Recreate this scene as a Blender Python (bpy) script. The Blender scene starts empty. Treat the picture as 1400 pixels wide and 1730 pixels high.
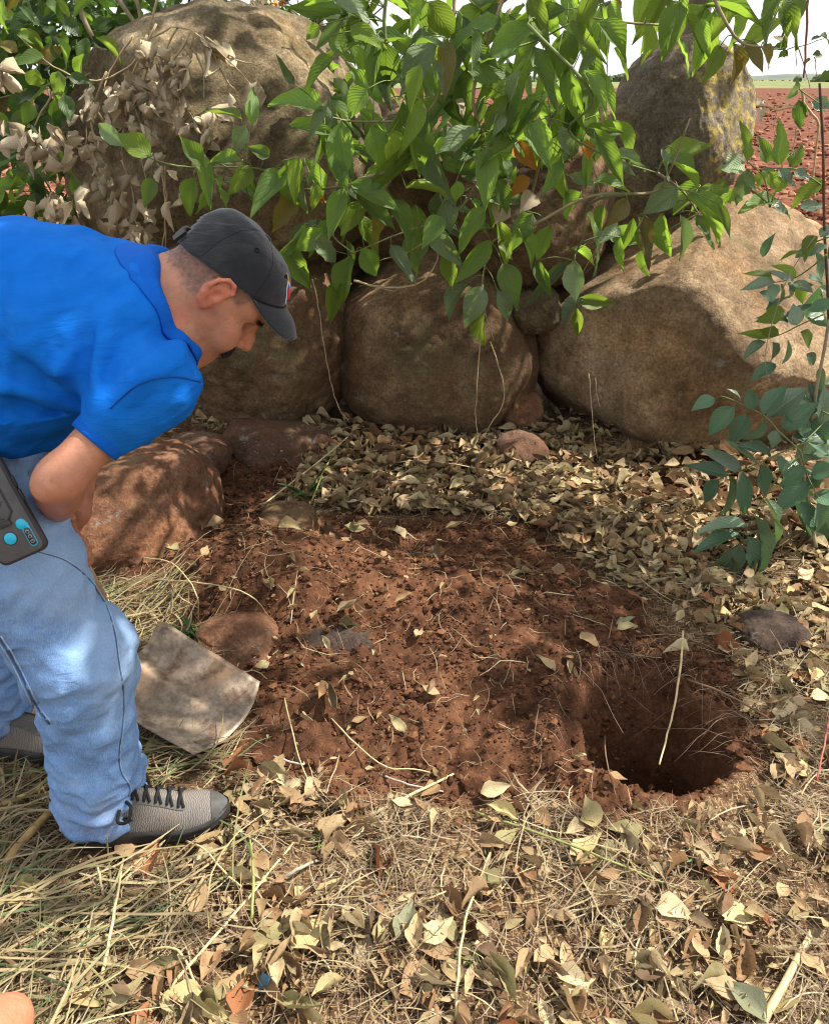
import bpy, bmesh, math, random
import numpy as np
from mathutils import Vector, Matrix, noise as mnoise
from mathutils.bvhtree import BVHTree

rng = np.random.default_rng(7)
random.seed(7)
SC = bpy.context.scene
COL = SC.collection
R = math.radians

# ------------------------------------------------------------------ camera
CAM_H, FPX, PITCH = 1.38, 1404.0, R(27.5)
cam_d = bpy.data.cameras.new('camera')
cam_d.sensor_fit = 'HORIZONTAL'
cam_d.sensor_width = 36.0
cam_d.lens = 36.0 * FPX / 1400.0
cam_d.clip_start = 0.02
cam_d.clip_end = 9000.0
cam = bpy.data.objects.new('camera', cam_d)
COL.objects.link(cam)
cam.location = (0, 0, CAM_H)
cam.rotation_euler = (math.pi / 2 - PITCH, 0, 0)
SC.camera = cam
SC.render.engine = 'CYCLES'
SC.cycles.use_denoising = True
SC.cycles.filter_width = 1.1
SC.cycles.max_bounces = 8
SC.cycles.transparent_max_bounces = 8
SC.cycles.caustics_reflective = False
SC.cycles.caustics_refractive = False

# ------------------------------------------------------------------ sky and sun
SUN_DIR = Vector((0.58, 0.06, 0.80)).normalized()
world = bpy.data.worlds.new('World')
SC.world = world
world.use_nodes = True
wn = world.node_tree
for n in list(wn.nodes): wn.nodes.remove(n)
w_out = wn.nodes.new('ShaderNodeOutputWorld')
w_bg = wn.nodes.new('ShaderNodeBackground')
w_sky = wn.nodes.new('ShaderNodeTexSky')
w_sky.sky_type = 'NISHITA'
w_sky.sun_disc = False
w_sky.sun_elevation = math.asin(SUN_DIR.z)
w_sky.sun_rotation = math.atan2(SUN_DIR.x, SUN_DIR.y)
w_sky.air_density = 1.0
w_sky.dust_density = 3.0
w_sky.ozone_density = 1.0
w_bg.inputs['Strength'].default_value = 0.073
# thin bright cloud veil over the blue
w_tc = wn.nodes.new('ShaderNodeTexCoord')
w_ns = wn.nodes.new('ShaderNodeTexNoise')
w_ns.inputs['Scale'].default_value = 2.2
w_ns.inputs['Detail'].default_value = 6.0
w_rp = wn.nodes.new('ShaderNodeMapRange')
w_rp.inputs['From Min'].default_value = 0.30
w_rp.inputs['From Max'].default_value = 0.60
w_rp.inputs['To Min'].default_value = 0.55
w_rp.inputs['To Max'].default_value = 0.92
w_mx = wn.nodes.new('ShaderNodeMix')
w_mx.data_type = 'RGBA'
w_mx.inputs[7].default_value = (9.0, 9.1, 9.3, 1)
wn.links.new(w_tc.outputs['Generated'], w_ns.inputs['Vector'])
wn.links.new(w_ns.outputs['Fac'], w_rp.inputs['Value'])
wn.links.new(w_rp.outputs['Result'], w_mx.inputs[0])
wn.links.new(w_sky.outputs['Color'], w_mx.inputs[6])
wn.links.new(w_mx.outputs[2], w_bg.inputs['Color'])
wn.links.new(w_bg.outputs['Background'], w_out.inputs['Surface'])

sun_d = bpy.data.lights.new('sun', 'SUN')
sun_d.energy = 5.0
sun_d.angle = R(0.6)
sun_d.color = (1.0, 0.93, 0.82)
sun = bpy.data.objects.new('sun', sun_d)
COL.objects.link(sun)
sun.location = SUN_DIR * 30
sun.rotation_euler = (-SUN_DIR).to_track_quat('-Z', 'Y').to_euler()

SC.view_settings.view_transform = 'Standard'
SC.view_settings.look = 'None'
SC.view_settings.exposure = 1.15
SC.view_settings.gamma = 1.0
SC.view_settings.use_curve_mapping = False

# ------------------------------------------------------------------ measuring helpers
CP, SP = math.cos(PITCH), math.sin(PITCH)
def ray(px, py):
    x = (px - 700) / FPX; v = (865 - py) / FPX
    return np.array((x, CP + v * SP, -SP + v * CP))
def at(px, py, Y):
    d = ray(px, py); return np.array((0, 0, CAM_H)) + d * (Y / d[1])
def gnd(px, py, z=0.0):
    d = ray(px, py); return np.array((0, 0, CAM_H)) + d * ((z - CAM_H) / d[2])
def proj(x, y, z):
    d = y * CP - (z - CAM_H) * SP
    v = y * SP + (z - CAM_H) * CP
    return 700 + FPX * x / d, 865 - FPX * v / d

# ------------------------------------------------------------------ noise
_pr = np.random.default_rng(3)
_perm = _pr.permutation(256); _perm = np.concatenate([_perm, _perm, _perm])
_gr = _pr.normal(size=(256, 3)); _gr /= np.linalg.norm(_gr, axis=1)[:, None]
def pn(x, y, z=None, s=0.0):
    x = np.asarray(x, float) + s * 17.3; y = np.asarray(y, float) + s * 5.1
    z = (np.zeros_like(x) if z is None else np.asarray(z, float)) + s * 9.7
    xi = np.floor(x).astype(int); yi = np.floor(y).astype(int); zi = np.floor(z).astype(int)
    xf = x - xi; yf = y - yi; zf = z - zi
    xi &= 255; yi &= 255; zi &= 255
    u = xf**3 * (xf * (xf * 6 - 15) + 10); v = yf**3 * (yf * (yf * 6 - 15) + 10); w = zf**3 * (zf * (zf * 6 - 15) + 10)
    def g(a, b, c):
        h = _perm[_perm[_perm[(xi + a) & 255] + ((yi + b) & 255)] + ((zi + c) & 255)]
        q = _gr[h]
        return q[..., 0] * (xf - a) + q[..., 1] * (yf - b) + q[..., 2] * (zf - c)
    l = lambda p, q, t: p + (q - p) * t
    return 1.5 * l(l(l(g(0,0,0), g(1,0,0), u), l(g(0,1,0), g(1,1,0), u), v),
             l(l(g(0,0,1), g(1,0,1), u), l(g(0,1,1), g(1,1,1), u), v), w)
def fbm(x, y, z=None, o=4, s=0.0, gain=0.5):
    a = 0; amp = 1.0; f = 1.0
    for i in range(o):
        a = a + amp * pn(np.asarray(x) * f, np.asarray(y) * f, None if z is None else np.asarray(z) * f, s + i * 1.37)
        amp *= gain; f *= 2.03
    return a
def sstep(a, b, x):
    t = np.clip((np.asarray(x, float) - a) / (b - a), 0, 1); return t * t * (3 - 2 * t)

# ------------------------------------------------------------------ mesh helpers
def mk_mesh(name, V, F, uv=None, attrs=None, smooth=True, mats=(), mi=None):
    """V (n,3); F: array (m,k) or a list of such arrays of differing k."""
    me = bpy.data.meshes.new(name)
    V = np.asarray(V, np.float32)
    Fs = F if isinstance(F, list) else [F]
    Fs = [np.asarray(f, np.int32) for f in Fs if len(f)]
    me.vertices.add(len(V)); me.vertices.foreach_set('co', V.ravel())
    tot = np.concatenate([np.full(len(f), f.shape[1], np.int32) for f in Fs])
    idx = np.concatenate([f.ravel() for f in Fs])
    st = np.concatenate([[0], np.cumsum(tot)[:-1]]).astype(np.int32)
    me.loops.add(len(idx)); me.loops.foreach_set('vertex_index', idx)
    me.polygons.add(len(tot)); me.polygons.foreach_set('loop_start', st)
    try: me.polygons.foreach_set('loop_total', tot)
    except Exception: pass
    if mi is not None: me.polygons.foreach_set('material_index', np.asarray(mi, np.int32))
    me.polygons.foreach_set('use_smooth', np.full(len(tot), smooth, bool))
    if uv is not None:
        l = me.uv_layers.new(name='UVMap')
        l.data.foreach_set('uv', np.asarray(uv, np.float32)[idx].ravel())
    for k, a in (attrs or {}).items():
        a = np.asarray(a, np.float32)
        if a.ndim == 1:
            at_ = me.attributes.new(k, 'FLOAT', 'POINT'); at_.data.foreach_set('value', a)
        else:
            at_ = me.attributes.new(k, 'FLOAT_COLOR', 'POINT')
            c = np.ones((len(a), 4), np.float32); c[:, :3] = a[:, :3]
            at_.data.foreach_set('color', c.ravel())
    for m in mats: me.materials.append(m)
    me.update(calc_edges=True); me.validate()
    return me

ORG = {}
def thing(name, label, cat, loc=(0, 0, 0), group=None):
    o = bpy.data.objects.new(name, None); COL.objects.link(o)
    o.location = loc; o.empty_display_size = 0.05
    o['label'] = label; o['category'] = cat
    if group: o['group'] = group
    ORG[o.name] = np.array(loc, float)
    return o
def tag(o, label, cat, group=None):
    o['label'] = label; o['category'] = cat
    if group: o['group'] = group
    return o
def put(name, me, parent=None, loc=None):
    """link a mesh; world-space meshes are re-based on their thing's origin (or own loc)"""
    o = bpy.data.objects.new(name, me); COL.objects.link(o)
    if parent is not None:
        o.parent = parent
        org = ORG[parent.name]
        ORG[o.name] = org
    else:
        org = np.array(loc if loc is not None else (0, 0, 0), float)
        o.location = org; ORG[o.name] = org
    if np.abs(org).sum() > 0:
        n = len(me.vertices); a = np.empty(n * 3, np.float32)
        me.vertices.foreach_get('co', a)
        a = a.reshape(-1, 3) - org.astype(np.float32)
        me.vertices.foreach_set('co', a.ravel()); me.update()
    return o
def inst(name, me, parent, M):
    """an object of shared mesh data standing at world matrix M"""
    o = bpy.data.objects.new(name, me); COL.objects.link(o)
    if parent is not None:
        o.parent = parent
        M = Matrix.Translation(Vector(-ORG[parent.name])) @ M
    o.matrix_basis = M
    return o

class MB:
    def __init__(s): s.V = []; s.F = {}; s.n = 0; s.UV = []; s.A = []
    def add(s, V, F, uv=None, a=0.0):
        V = np.asarray(V, float); F = np.asarray(F, int)
        s.V.append(V); s.F.setdefault(F.shape[1], []).append(F + s.n)
        s.UV.append(np.zeros((len(V), 2)) if uv is None else np.asarray(uv, float))
        s.A.append(np.full(len(V), a) if np.isscalar(a) else np.asarray(a))
        s.n += len(V); return s
    def mesh(s, name, mats, smooth=True):
        if not isinstance(mats, (list, tuple)): mats = [mats]
        return mk_mesh(name, np.concatenate(s.V), [np.concatenate(f) for f in s.F.values()],
                       np.concatenate(s.UV), {'rnd': np.concatenate(s.A)}, smooth, mats)
    def tube(s, pts, r0, r1=None, n=6, sub=4, a=0.0, jit=0.0):
        P = curve(pts, sub) if sub > 1 else np.asarray(pts, float)
        if jit: P = P + rng.normal(size=P.shape) * jit
        m = len(P); r1 = r0 if r1 is None else r1
        T = np.gradient(P, axis=0); T /= np.linalg.norm(T, axis=1)[:, None] + 1e-9
        up = np.array((0.3, 0.2, 0.93)); 
        if abs(T[0] @ up) > 0.9: up = np.array((0.9, 0.3, 0.1))
        A = np.cross(T, up); A /= np.linalg.norm(A, axis=1)[:, None] + 1e-9
        B = np.cross(T, A)
        rr = (r0 + (r1 - r0) * np.linspace(0, 1, m)) if np.isscalar(r0) else np.asarray(r0)
        th = np.linspace(0, 2 * np.pi, n, endpoint=False)
        V = P[:, None, :] + rr[:, None, None] * (np.cos(th)[None, :, None] * A[:, None, :] + np.sin(th)[None, :, None] * B[:, None, :])
        V = V.reshape(-1, 3)
        i = np.arange(m - 1)[:, None] * n; j = np.arange(n)[None, :]; k = (j + 1) % n
        F = np.stack([i + j, i + k, i + n + k, i + n + j], -1).reshape(-1, 4)
        uv = np.stack([np.tile(th / 6.283, m), np.repeat(np.linspace(0, 1, m), n)], -1)
        V2 = np.concatenate([V, P[:1], P[-1:]]); uv = np.concatenate([uv, [[0, 0], [0, 1]]])
        s.add(V2, F, uv, a)
        c0 = s.n - 2; c1 = s.n - 1; b0 = s.n - 2 - m * n; b1 = b0 + (m - 1) * n
        jj = np.arange(n); kk = (jj + 1) % n
        s.F.setdefault(3, []).append(np.stack([np.full(n, c0), b0 + kk, b0 + jj], -1))
        s.F.setdefault(3, []).append(np.stack([np.full(n, c1), b1 + jj, b1 + kk], -1))
        return s
def curve(pts, sub=4):
    P = np.asarray(pts, float)
    if len(P) < 3:
        t = np.linspace(0, 1, sub + 1)[:, None]; return P[0] + (P[-1] - P[0]) * t
    Q = np.vstack([2 * P[0] - P[1], P, 2 * P[-1] - P[-2]])
    out = []
    for i in range(1, len(Q) - 2):
        p0, p1, p2, p3 = Q[i-1], Q[i], Q[i+1], Q[i+2]
        for t in np.linspace(0, 1, sub, endpoint=False):
            out.append(0.5 * ((2*p1) + (-p0+p2)*t + (2*p0-5*p1+4*p2-p3)*t*t + (-p0+3*p1-3*p2+p3)*t**3))
    out.append(P[-1]); return np.array(out)
def grid_faces(nu, nv, wrap=False):
    """rows nu, columns nv, row-major"""
    i = np.arange(nu - 1)[:, None] * nv
    j = np.arange(nv if wrap else nv - 1)[None, :]; k = (j + 1) % nv
    return np.stack([i + j, i + k, i + nv + k, i + nv + j], -1).reshape(-1, 4)

# ------------------------------------------------------------------ implicit surfaces -> mesh
class SDF:
    def __init__(s, lo, hi, h):
        s.lo = np.array(lo, float); s.h = h
        s.n = np.ceil((np.array(hi) - s.lo) / h).astype(int) + 1
        s.f = np.full(s.n, 0.3, np.float32)
        s.ax = [s.lo[i] + h * np.arange(s.n[i]) for i in range(3)]
    def _box(s, lo, hi):
        a = np.clip(np.floor((np.array(lo) - s.lo) / s.h).astype(int), 0, s.n - 1)
        b = np.clip(np.ceil((np.array(hi) - s.lo) / s.h).astype(int) + 1, 1, s.n)
        sl = tuple(slice(a[i], b[i]) for i in range(3))
        X = s.ax[0][sl[0]][:, None, None]; Y = s.ax[1][sl[1]][None, :, None]; Z = s.ax[2][sl[2]][None, None, :]
        return sl, X, Y, Z
    def _mix(s, sl, d, k, sub=False):
        f = s.f[sl]
        if sub:
            d = -d; h = np.clip(0.5 - 0.5 * (f - d) / k, 0, 1)
            s.f[sl] = f * (1 - h) + d * h + k * h * (1 - h)
        else:
            h = np.clip(0.5 + 0.5 * (f - d) / k, 0, 1)
            s.f[sl] = f * (1 - h) + d * h - k * h * (1 - h)
    def cone(s, a, b, ra, rb, k=0.01, sub=False, fl=None):
        """round cone; fl = (axis, factor) squashes along a unit axis"""
        a = np.array(a, float); b = np.array(b, float); m = max(ra, rb) * (1.0 if fl is None else max(1, 1 / fl[1])) + k + 4 * s.h
        sl, X, Y, Z = s._box(np.minimum(a, b) - m, np.maximum(a, b) + m)
        ba = b - a; L = ba @ ba + 1e-12
        px, py, pz = X - a[0], Y - a[1], Z - a[2]
        t = np.clip((px * ba[0] + py * ba[1] + pz * ba[2]) / L, 0, 1)
        qx, qy, qz = px - t * ba[0], py - t * ba[1], pz - t * ba[2]
        q2 = qx**2 + qy**2 + qz**2
        if fl is not None:
            n = np.array(fl[0], float); n /= np.linalg.norm(n)
            dn = qx * n[0] + qy * n[1] + qz * n[2]
            q2 = q2 + dn**2 * (1 / fl[1]**2 - 1)
        d = np.sqrt(q2) - (ra + (rb - ra) * t)
        s._mix(sl, d, k, sub); return s
    def ell(s, c, r, k=0.01, R3=None, sub=False):
        """ellipsoid; R3 rows are its local axes in grid space"""
        c = np.array(c, float); r = np.array(r, float); m = r.max() + k + 4 * s.h
        sl, X, Y, Z = s._box(c - m, c + m)
        px, py, pz = X - c[0], Y - c[1], Z - c[2]
        if R3 is None: u, v, w = px, py, pz
        else:
            u = px*R3[0][0]+py*R3[0][1]+pz*R3[0][2]; v = px*R3[1][0]+py*R3[1][1]+pz*R3[1][2]; w = px*R3[2][0]+py*R3[2][1]+pz*R3[2][2]
        k0 = np.sqrt((u/r[0])**2 + (v/r[1])**2 + (w/r[2])**2)
        k1 = np.sqrt((u/r[0]**2)**2 + (v/r[1]**2)**2 + (w/r[2]**2)**2) + 1e-9
        d = k0 * (k0 - 1) / k1
        s._mix(sl, d, k, sub); return s
    def cut(s, p, n, k=0.004):
        """remove everything on the side n points to"""
        n = np.array(n, float); n /= np.linalg.norm(n); p = np.array(p, float)
        d = (s.ax[0][:, None, None]-p[0])*n[0] + (s.ax[1][None, :, None]-p[1])*n[1] + (s.ax[2][None, None, :]-p[2])*n[2]
        h = np.clip(0.5 - 0.5 * (s.f - d) / k, 0, 1)
        s.f = (s.f * (1 - h) + d * h + k * h * (1 - h)).astype(np.float32); return s
    def warp(s, fn, band=0.05):
        ii = np.nonzero(np.abs(s.f) < band)
        s.f[ii] += fn(s.ax[0][ii[0]], s.ax[1][ii[1]], s.ax[2][ii[2]]); return s
    def net(s):
        f = s.f; ins = f < 0
        n = np.array(f.shape) - 1
        cnt = np.zeros(n, np.uint8)
        C = [(i, j, k) for i in (0, 1) for j in (0, 1) for k in (0, 1)]
        for (i, j, k) in C: cnt += ins[i:i+n[0], j:j+n[1], k:k+n[2]]
        cell = np.nonzero((cnt > 0) & (cnt < 8))
        ci = np.stack(cell, -1)
        idx = np.full(n, -1, np.int32); idx[cell] = np.arange(len(ci))
        acc = np.zeros((len(ci), 3)); num = np.zeros(len(ci))
        val = {c: f[ci[:, 0]+c[0], ci[:, 1]+c[1], ci[:, 2]+c[2]] for c in C}
        for c in C:
            for ax in range(3):
                if c[ax]: continue
                e = list(c); e[ax] = 1; e = tuple(e)
                a, b = val[c], val[e]; m = (a < 0) != (b < 0)
                t = np.where(m, a / np.where(m, a - b, 1), 0)
                p = np.tile(np.array(c, float), (len(ci), 1)); p[:, ax] = t
                acc[m] += p[m]; num[m] += 1
        V = s.lo + s.h * (ci + acc / num[:, None])
        F = []
        for ax in range(3):
            sl0 = [slice(1, -1)] * 3; sl1 = [slice(1, -1)] * 3
            sl0[ax] = slice(0, -1); sl1[ax] = slice(1, None)
            a, b = ins[tuple(sl0)], ins[tuple(sl1)]
            o = np.array([1, 1, 1]); o[ax] = 0
            u, v = (ax + 1) % 3, (ax + 2) % 3
            for m, flip in ((a & ~b, False), (~a & b, True)):
                e = np.stack(np.nonzero(m), -1) + o
                if not len(e): continue
                q = []
                for du, dv in ((-1, -1), (0, -1), (0, 0), (-1, 0)):
                    g = e.copy(); g[:, u] += du; g[:, v] += dv
                    q.append(idx[g[:, 0], g[:, 1], g[:, 2]])
                q = np.stack(q, -1)
                F.append(q[:, ::-1] if flip else q)
        F = np.concatenate(F); F = F[(F >= 0).all(1)]
        return V, F
def relax(V, F, it=1, lam=0.5):
    e = np.concatenate([F[:, [i, (i + 1) % F.shape[1]]] for i in range(F.shape[1])])
    for _ in range(it):
        acc = np.zeros_like(V); c = np.zeros(len(V))
        for a, b in ((0, 1), (1, 0)):
            for k in range(3): acc[:, k] += np.bincount(e[:, a], V[e[:, b], k], len(V))
            c += np.bincount(e[:, a], minlength=len(V))
        V = V + lam * (acc / np.maximum(c, 1)[:, None] - V)
    return V
def bvh_of(V, F): return BVHTree.FromPolygons([tuple(v) for v in V], [tuple(int(i) for i in f) for f in F])

# ------------------------------------------------------------------ material helpers
class NT:
    def __init__(s, name):
        s.m = bpy.data.materials.new(name); s.m.use_nodes = True
        s.t = s.m.node_tree; s.t.nodes.clear()
        s.out = s.t.nodes.new('ShaderNodeOutputMaterial')
    def n(s, typ, props=None, **inp):
        q = s.t.nodes.new('ShaderNode' + typ)
        for k, v in (props or {}).items(): setattr(q, k, v)
        for k, v in inp.items(): s.set(q, k.replace('_', ' '), v)
        return q
    def set(s, q, k, v):
        i = q.inputs[int(k[1:])] if k[0] == '#' else q.inputs[k]
        if isinstance(v, bpy.types.NodeSocket): s.t.links.new(v, i)
        else:
            if isinstance(v, (tuple, list)) and len(v) == 3 and i.type == 'RGBA': v = tuple(v) + (1,)
            i.default_value = v
    def coord(s, kind='Object', scale=None):
        c = s.n('TexCoord').outputs[kind]
        if scale is None: return c
        q = s.n('Mapping', Vector=c); q.inputs['Scale'].default_value = scale; return q.outputs[0]
    def noise(s, vec, scale, detail=4, rough=0.55, dist=0.0):
        return s.n('TexNoise', Vector=vec, Scale=scale, Detail=detail, Roughness=rough, Distortion=dist).outputs['Fac']
    def ramp(s, fac, stops):
        q = s.n('ValToRGB', Fac=fac); e = q.color_ramp.elements
        while len(e) < len(stops): e.new(0.5)
        for el, (p, c) in zip(e, stops):
            el.position = p; el.color = (c if isinstance(c, (tuple, list)) else (c, c, c)) + (1,) if not (isinstance(c, (tuple, list)) and len(c) == 4) else c
        return q.outputs['Color']
    def mix(s, fac, a, b, mode='MIX'):
        q = s.n('Mix', {'data_type': 'RGBA', 'blend_type': mode})
        s.set(q, '#0', fac); s.set(q, '#6', a); s.set(q, '#7', b); return q.outputs[2]
    def math(s, op, a, b=0.0, clamp=False):
        q = s.n('Math', {'operation': op, 'use_clamp': clamp}); s.set(q, '#0', a); s.set(q, '#1', b); return q.outputs[0]
    def rng(s, v, a, b, c=0.0, d=1.0):
        q = s.n('MapRange', Value=v); 
        for k, x in zip(('From Min', 'From Max', 'To Min', 'To Max'), (a, b, c, d)): q.inputs[k].default_value = x
        return q.outputs[0]
    def attr(s, name, out='Fac'): return s.n('Attribute', {'attribute_name': name}).outputs[out]
    def bump(s, h, strength=0.4, dist=0.01, normal=None):
        q = s.n('Bump', Strength=strength, Distance=dist, Height=h)
        if normal is not None: s.set(q, 'Normal', normal)
        return q.outputs[0]
    def pbr(s, col, rough=0.8, normal=None, spec=0.3, **kw):
        q = s.n('BsdfPrincipled'); s.set(q, 'Base Color', col); s.set(q, 'Roughness', rough)
        s.set(q, 'Specular IOR Level', spec)
        if normal is not None: s.set(q, 'Normal', normal)
        for k, v in kw.items(): s.set(q, k.replace('_', ' '), v)
        return q.outputs[0]
    def done(s, sh): s.t.links.new(sh, s.out.inputs['Surface']); return s.m
def plain(name, col, rough=0.7, var=0.25, scale=30, bump=0.15, bd=0.002, spec=0.3, metal=0.0):
    t = NT(name); c = t.coord('Object'); n = t.noise(c, scale, 5)
    col2 = tuple(min(1, x * (1 + var)) for x in col); col1 = tuple(x * (1 - var) for x in col)
    return t.done(t.pbr(t.ramp(n, [(0.3, col1), (0.7, col2)]), rough, t.bump(t.noise(c, scale * 4, 3), bump, bd), spec, Metallic=metal))

def rock_mat(name, dark, mid, light, lichen=None, dirt=0.35, seed=0.0):
    t = NT(name); c = t.coord('Object'); 
    c = t.n('Mapping', Vector=c, Location=(seed, seed * .7, -seed)).outputs[0]
    a = t.noise(c, 3.0, 6, 0.6); b = t.noise(c, 16, 6, 0.65); f = t.noise(c, 90, 4, 0.7)
    col = t.ramp(t.math('ADD', t.math('MULTIPLY', a, 0.6), t.math('MULTIPLY', b, 0.4)), [(0.36, dark), (0.5, mid), (0.64, light)])
    # fine mineral speckle
    col = t.mix(t.rng(f, 0.3, 0.7, 0.0, 1.0), t.mix(1.0, col, (0.45, 0.43, 0.41), 'MULTIPLY'), t.mix(1.0, col, (1.4, 1.36, 1.3), 'MULTIPLY'))
    sp = t.n('TexVoronoi', Vector=c, Scale=38.0); 
    col = t.mix(t.math('MULTIPLY', t.rng(sp.outputs['Distance'], 0.16, 0.06), t.rng(t.noise(c, 5, 2), 0.5, 0.7)), col, (0.32, 0.30, 0.26))
    pit = t.noise(c, 62, 5, 0.75); col = t.mix(t.rng(pit, 0.60, 0.68, 0, 0.65), col, t.mix(1.0, col, (0.35, 0.32, 0.30), 'MULTIPLY'))
    grn = t.noise(c, 150, 3, 0.7); col = t.mix(t.rng(grn, 0.60, 0.68, 0, 0.55), col, t.mix(1.0, col, (1.7, 1.65, 1.55), 'MULTIPLY'))
    # red soil rubbed in
    dn = t.noise(t.n('Mapping', Vector=c, Location=(4, 2, 1)).outputs[0], 4.0, 5, 0.65)
    col = t.mix(t.rng(dn, 0.5, 0.66, 0.0, dirt), col, (0.16, 0.075, 0.04))
    # pale grey scabs
    pg = t.noise(t.n('Mapping', Vector=c, Location=(9, 3, 5)).outputs[0], 9.0, 5, 0.7)
    col = t.mix(t.rng(pg, 0.62, 0.68, 0.0, 0.6), col, (0.27, 0.255, 0.225))
    col = t.mix(1.0, col, t.ramp(t.noise(t.n('Mapping', Vector=c, Location=(3, 6, 2)).outputs[0], 1.6, 4, 0.6), [(0.38, (0.70, 0.66, 0.62)), (0.52, (1.0, 1.0, 1.0)), (0.64, (1.22, 1.12, 0.98))]), 'MULTIPLY')
    # green-grey algae
    pa = t.noise(t.n('Mapping', Vector=c, Location=(1, 8, 5)).outputs[0], 5.0, 5, 0.7)
    col = t.mix(t.rng(pa, 0.54, 0.7, 0.0, 0.5), col, (0.13, 0.125, 0.055))
    if lichen:
        g = t.n('NewGeometry').outputs['Normal']; d = t.n('VectorMath', {'operation': 'DOT_PRODUCT'}); t.t.links.new(g, d.inputs[0]); d.inputs[1].default_value = lichen[1]
        ln = t.noise(c, 26, 5, 0.75)
        m = t.math('MULTIPLY', t.rng(ln, 0.50, 0.58), t.rng(d.outputs['Value'], 0.15, 0.6))
        m = t.math('MULTIPLY', m, t.rng(t.noise(c, 6, 3), 0.36, 0.5))
        col = t.mix(m, col, lichen[0])
    nb = t.bump(t.noise(c, 48, 7, 0.75), 0.85, 0.016)
    nb = t.bump(t.noise(c, 170, 4, 0.75), 0.6, 0.005, nb)
    return t.done(t.pbr(col, 0.88, nb, 0.25))

def leaf_mat(name, front, back, trans, hue=0.35, tw=0.38, rough=0.42, spots=0.45, spec=0.4):
    t = NT(name); uv = t.n('UVMap').outputs[0]
    sx = t.n('SeparateXYZ', Vector=uv); u = t.math('ABSOLUTE', t.math('SUBTRACT', sx.outputs[0], 0.5)); v = sx.outputs[1]
    rnd = t.math('FRACT', t.math('ADD', t.n('ObjectInfo').outputs['Random'], t.attr('rnd')))
    mid = t.rng(u, 0.035, 0.012)
    w = t.math('SINE', t.math('MULTIPLY', t.math('SUBTRACT', v, t.math('MULTIPLY', u, 0.75)), 62.0))
    side = t.math('MULTIPLY', t.rng(w, 0.86, 0.98), 0.55)
    vein = t.math('MAXIMUM', mid, side)
    c = t.n('VectorMath', {'operation': 'ADD'}); t.t.links.new(t.coord('Object'), c.inputs[0])
    cr = t.n('CombineXYZ', X=t.math('MULTIPLY', rnd, 30.0)); t.t.links.new(cr.outputs[0], c.inputs[1])
    blot = t.noise(c.outputs[0], 22, 4, 0.65)
    tone = t.rng(rnd, 0, 1, 1 - hue, 1 + hue)
    tv = t.n('CombineXYZ', X=tone, Y=tone, Z=tone).outputs[0]
    fr = t.mix(1.0, t.mix(t.rng(blot, 0.42, 0.62), front, tuple(x * 1.35 for x in front)), tv, 'MULTIPLY')
    bk = t.mix(1.0, back, tv, 'MULTIPLY')
    geo = t.n('NewGeometry')
    col = t.mix(geo.outputs['Backfacing'], fr, bk)
    col = t.mix(t.math('MULTIPLY', vein, 0.45), col, tuple(min(1, x * 1.9 + 0.03) for x in front))
    sp = t.noise(c.outputs[0], 60, 3, 0.6)
    col = t.mix(t.rng(sp, 0.68, 0.74, 0, spots), col, (0.30, 0.25, 0.11))
    bump = t.bump(t.math('ADD', t.math('MULTIPLY', vein, -0.6), t.math('MULTIPLY', w, 0.25)), 0.35, 0.004)
    p = t.pbr(col, rough, bump, spec)
    tr = t.n('BsdfTranslucent', Color=t.mix(1.0, t.mix(t.math('MULTIPLY', vein, 0.6), trans, tuple(x * 0.45 for x in trans)), tv, 'MULTIPLY'), Normal=bump)
    q = t.n('MixShader', Fac=tw); t.t.links.new(p, q.inputs[1]); t.t.links.new(tr.outputs[0], q.inputs[2])
    return t.done(q.outputs[0])

def dry_mat(name, stops, tw=0.22):
    """dry leaf; stops = list of colours picked by the leaf's own random number"""
    t = NT(name); uv = t.n('UVMap').outputs[0]
    sx = t.n('SeparateXYZ', Vector=uv); u = t.math('ABSOLUTE', t.math('SUBTRACT', sx.outputs[0], 0.5)); v = sx.outputs[1]
    rnd = t.math('FRACT', t.math('ADD', t.n('ObjectInfo').outputs['Random'], t.attr('rnd')))
    if len(stops) > 1:
        base = t.ramp(rnd, [((i + 0.5) / len(stops), c) for i, c in enumerate(stops)])
    else: base = t.mix(rnd, tuple(x * 0.72 for x in stops[0]), tuple(min(1, x * 1.2) for x in stops[0]))
    c = t.n('VectorMath', {'operation': 'ADD'}); t.t.links.new(t.coord('Object'), c.inputs[0])
    cr = t.n('CombineXYZ', X=t.math('MULTIPLY', rnd, 30.0)); t.t.links.new(cr.outputs[0], c.inputs[1])
    bl = t.noise(c.outputs[0], 35, 5, 0.7)
    col = t.mix(t.rng(bl, 0.45, 0.68, 0.0, 0.65), base, t.mix(1.0, base, (0.52, 0.40, 0.30), 'MULTIPLY'))
    fl = t.noise(c.outputs[0], 160, 2, 0.5)
    col = t.mix(t.rng(fl, 0.64, 0.7, 0, 0.7), col, (0.10, 0.055, 0.03))
    w = t.math('SINE', t.math('MULTIPLY', t.math('SUBTRACT', v, t.math('MULTIPLY', u, 0.7)), 55.0))
    vein = t.math('MAXIMUM', t.rng(u, 0.035, 0.012), t.math('MULTIPLY', t.rng(w, 0.85, 0.98), 0.4))
    col = t.mix(t.math('MULTIPLY', vein, 0.35), col, t.mix(1.0, base, (1.35, 1.3, 1.2), 'MULTIPLY'))
    b = t.bump(t.math('ADD', bl, t.math('MULTIPLY', vein, 0.4)), 0.4, 0.003)
    p = t.pbr(col, 0.72, b, 0.25); tr = t.n('BsdfTranslucent', Color=col)
    q = t.n('MixShader', Fac=tw); t.t.links.new(p, q.inputs[1]); t.t.links.new(tr.outputs[0], q.inputs[2])
    return t.done(q.outputs[0])
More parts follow.
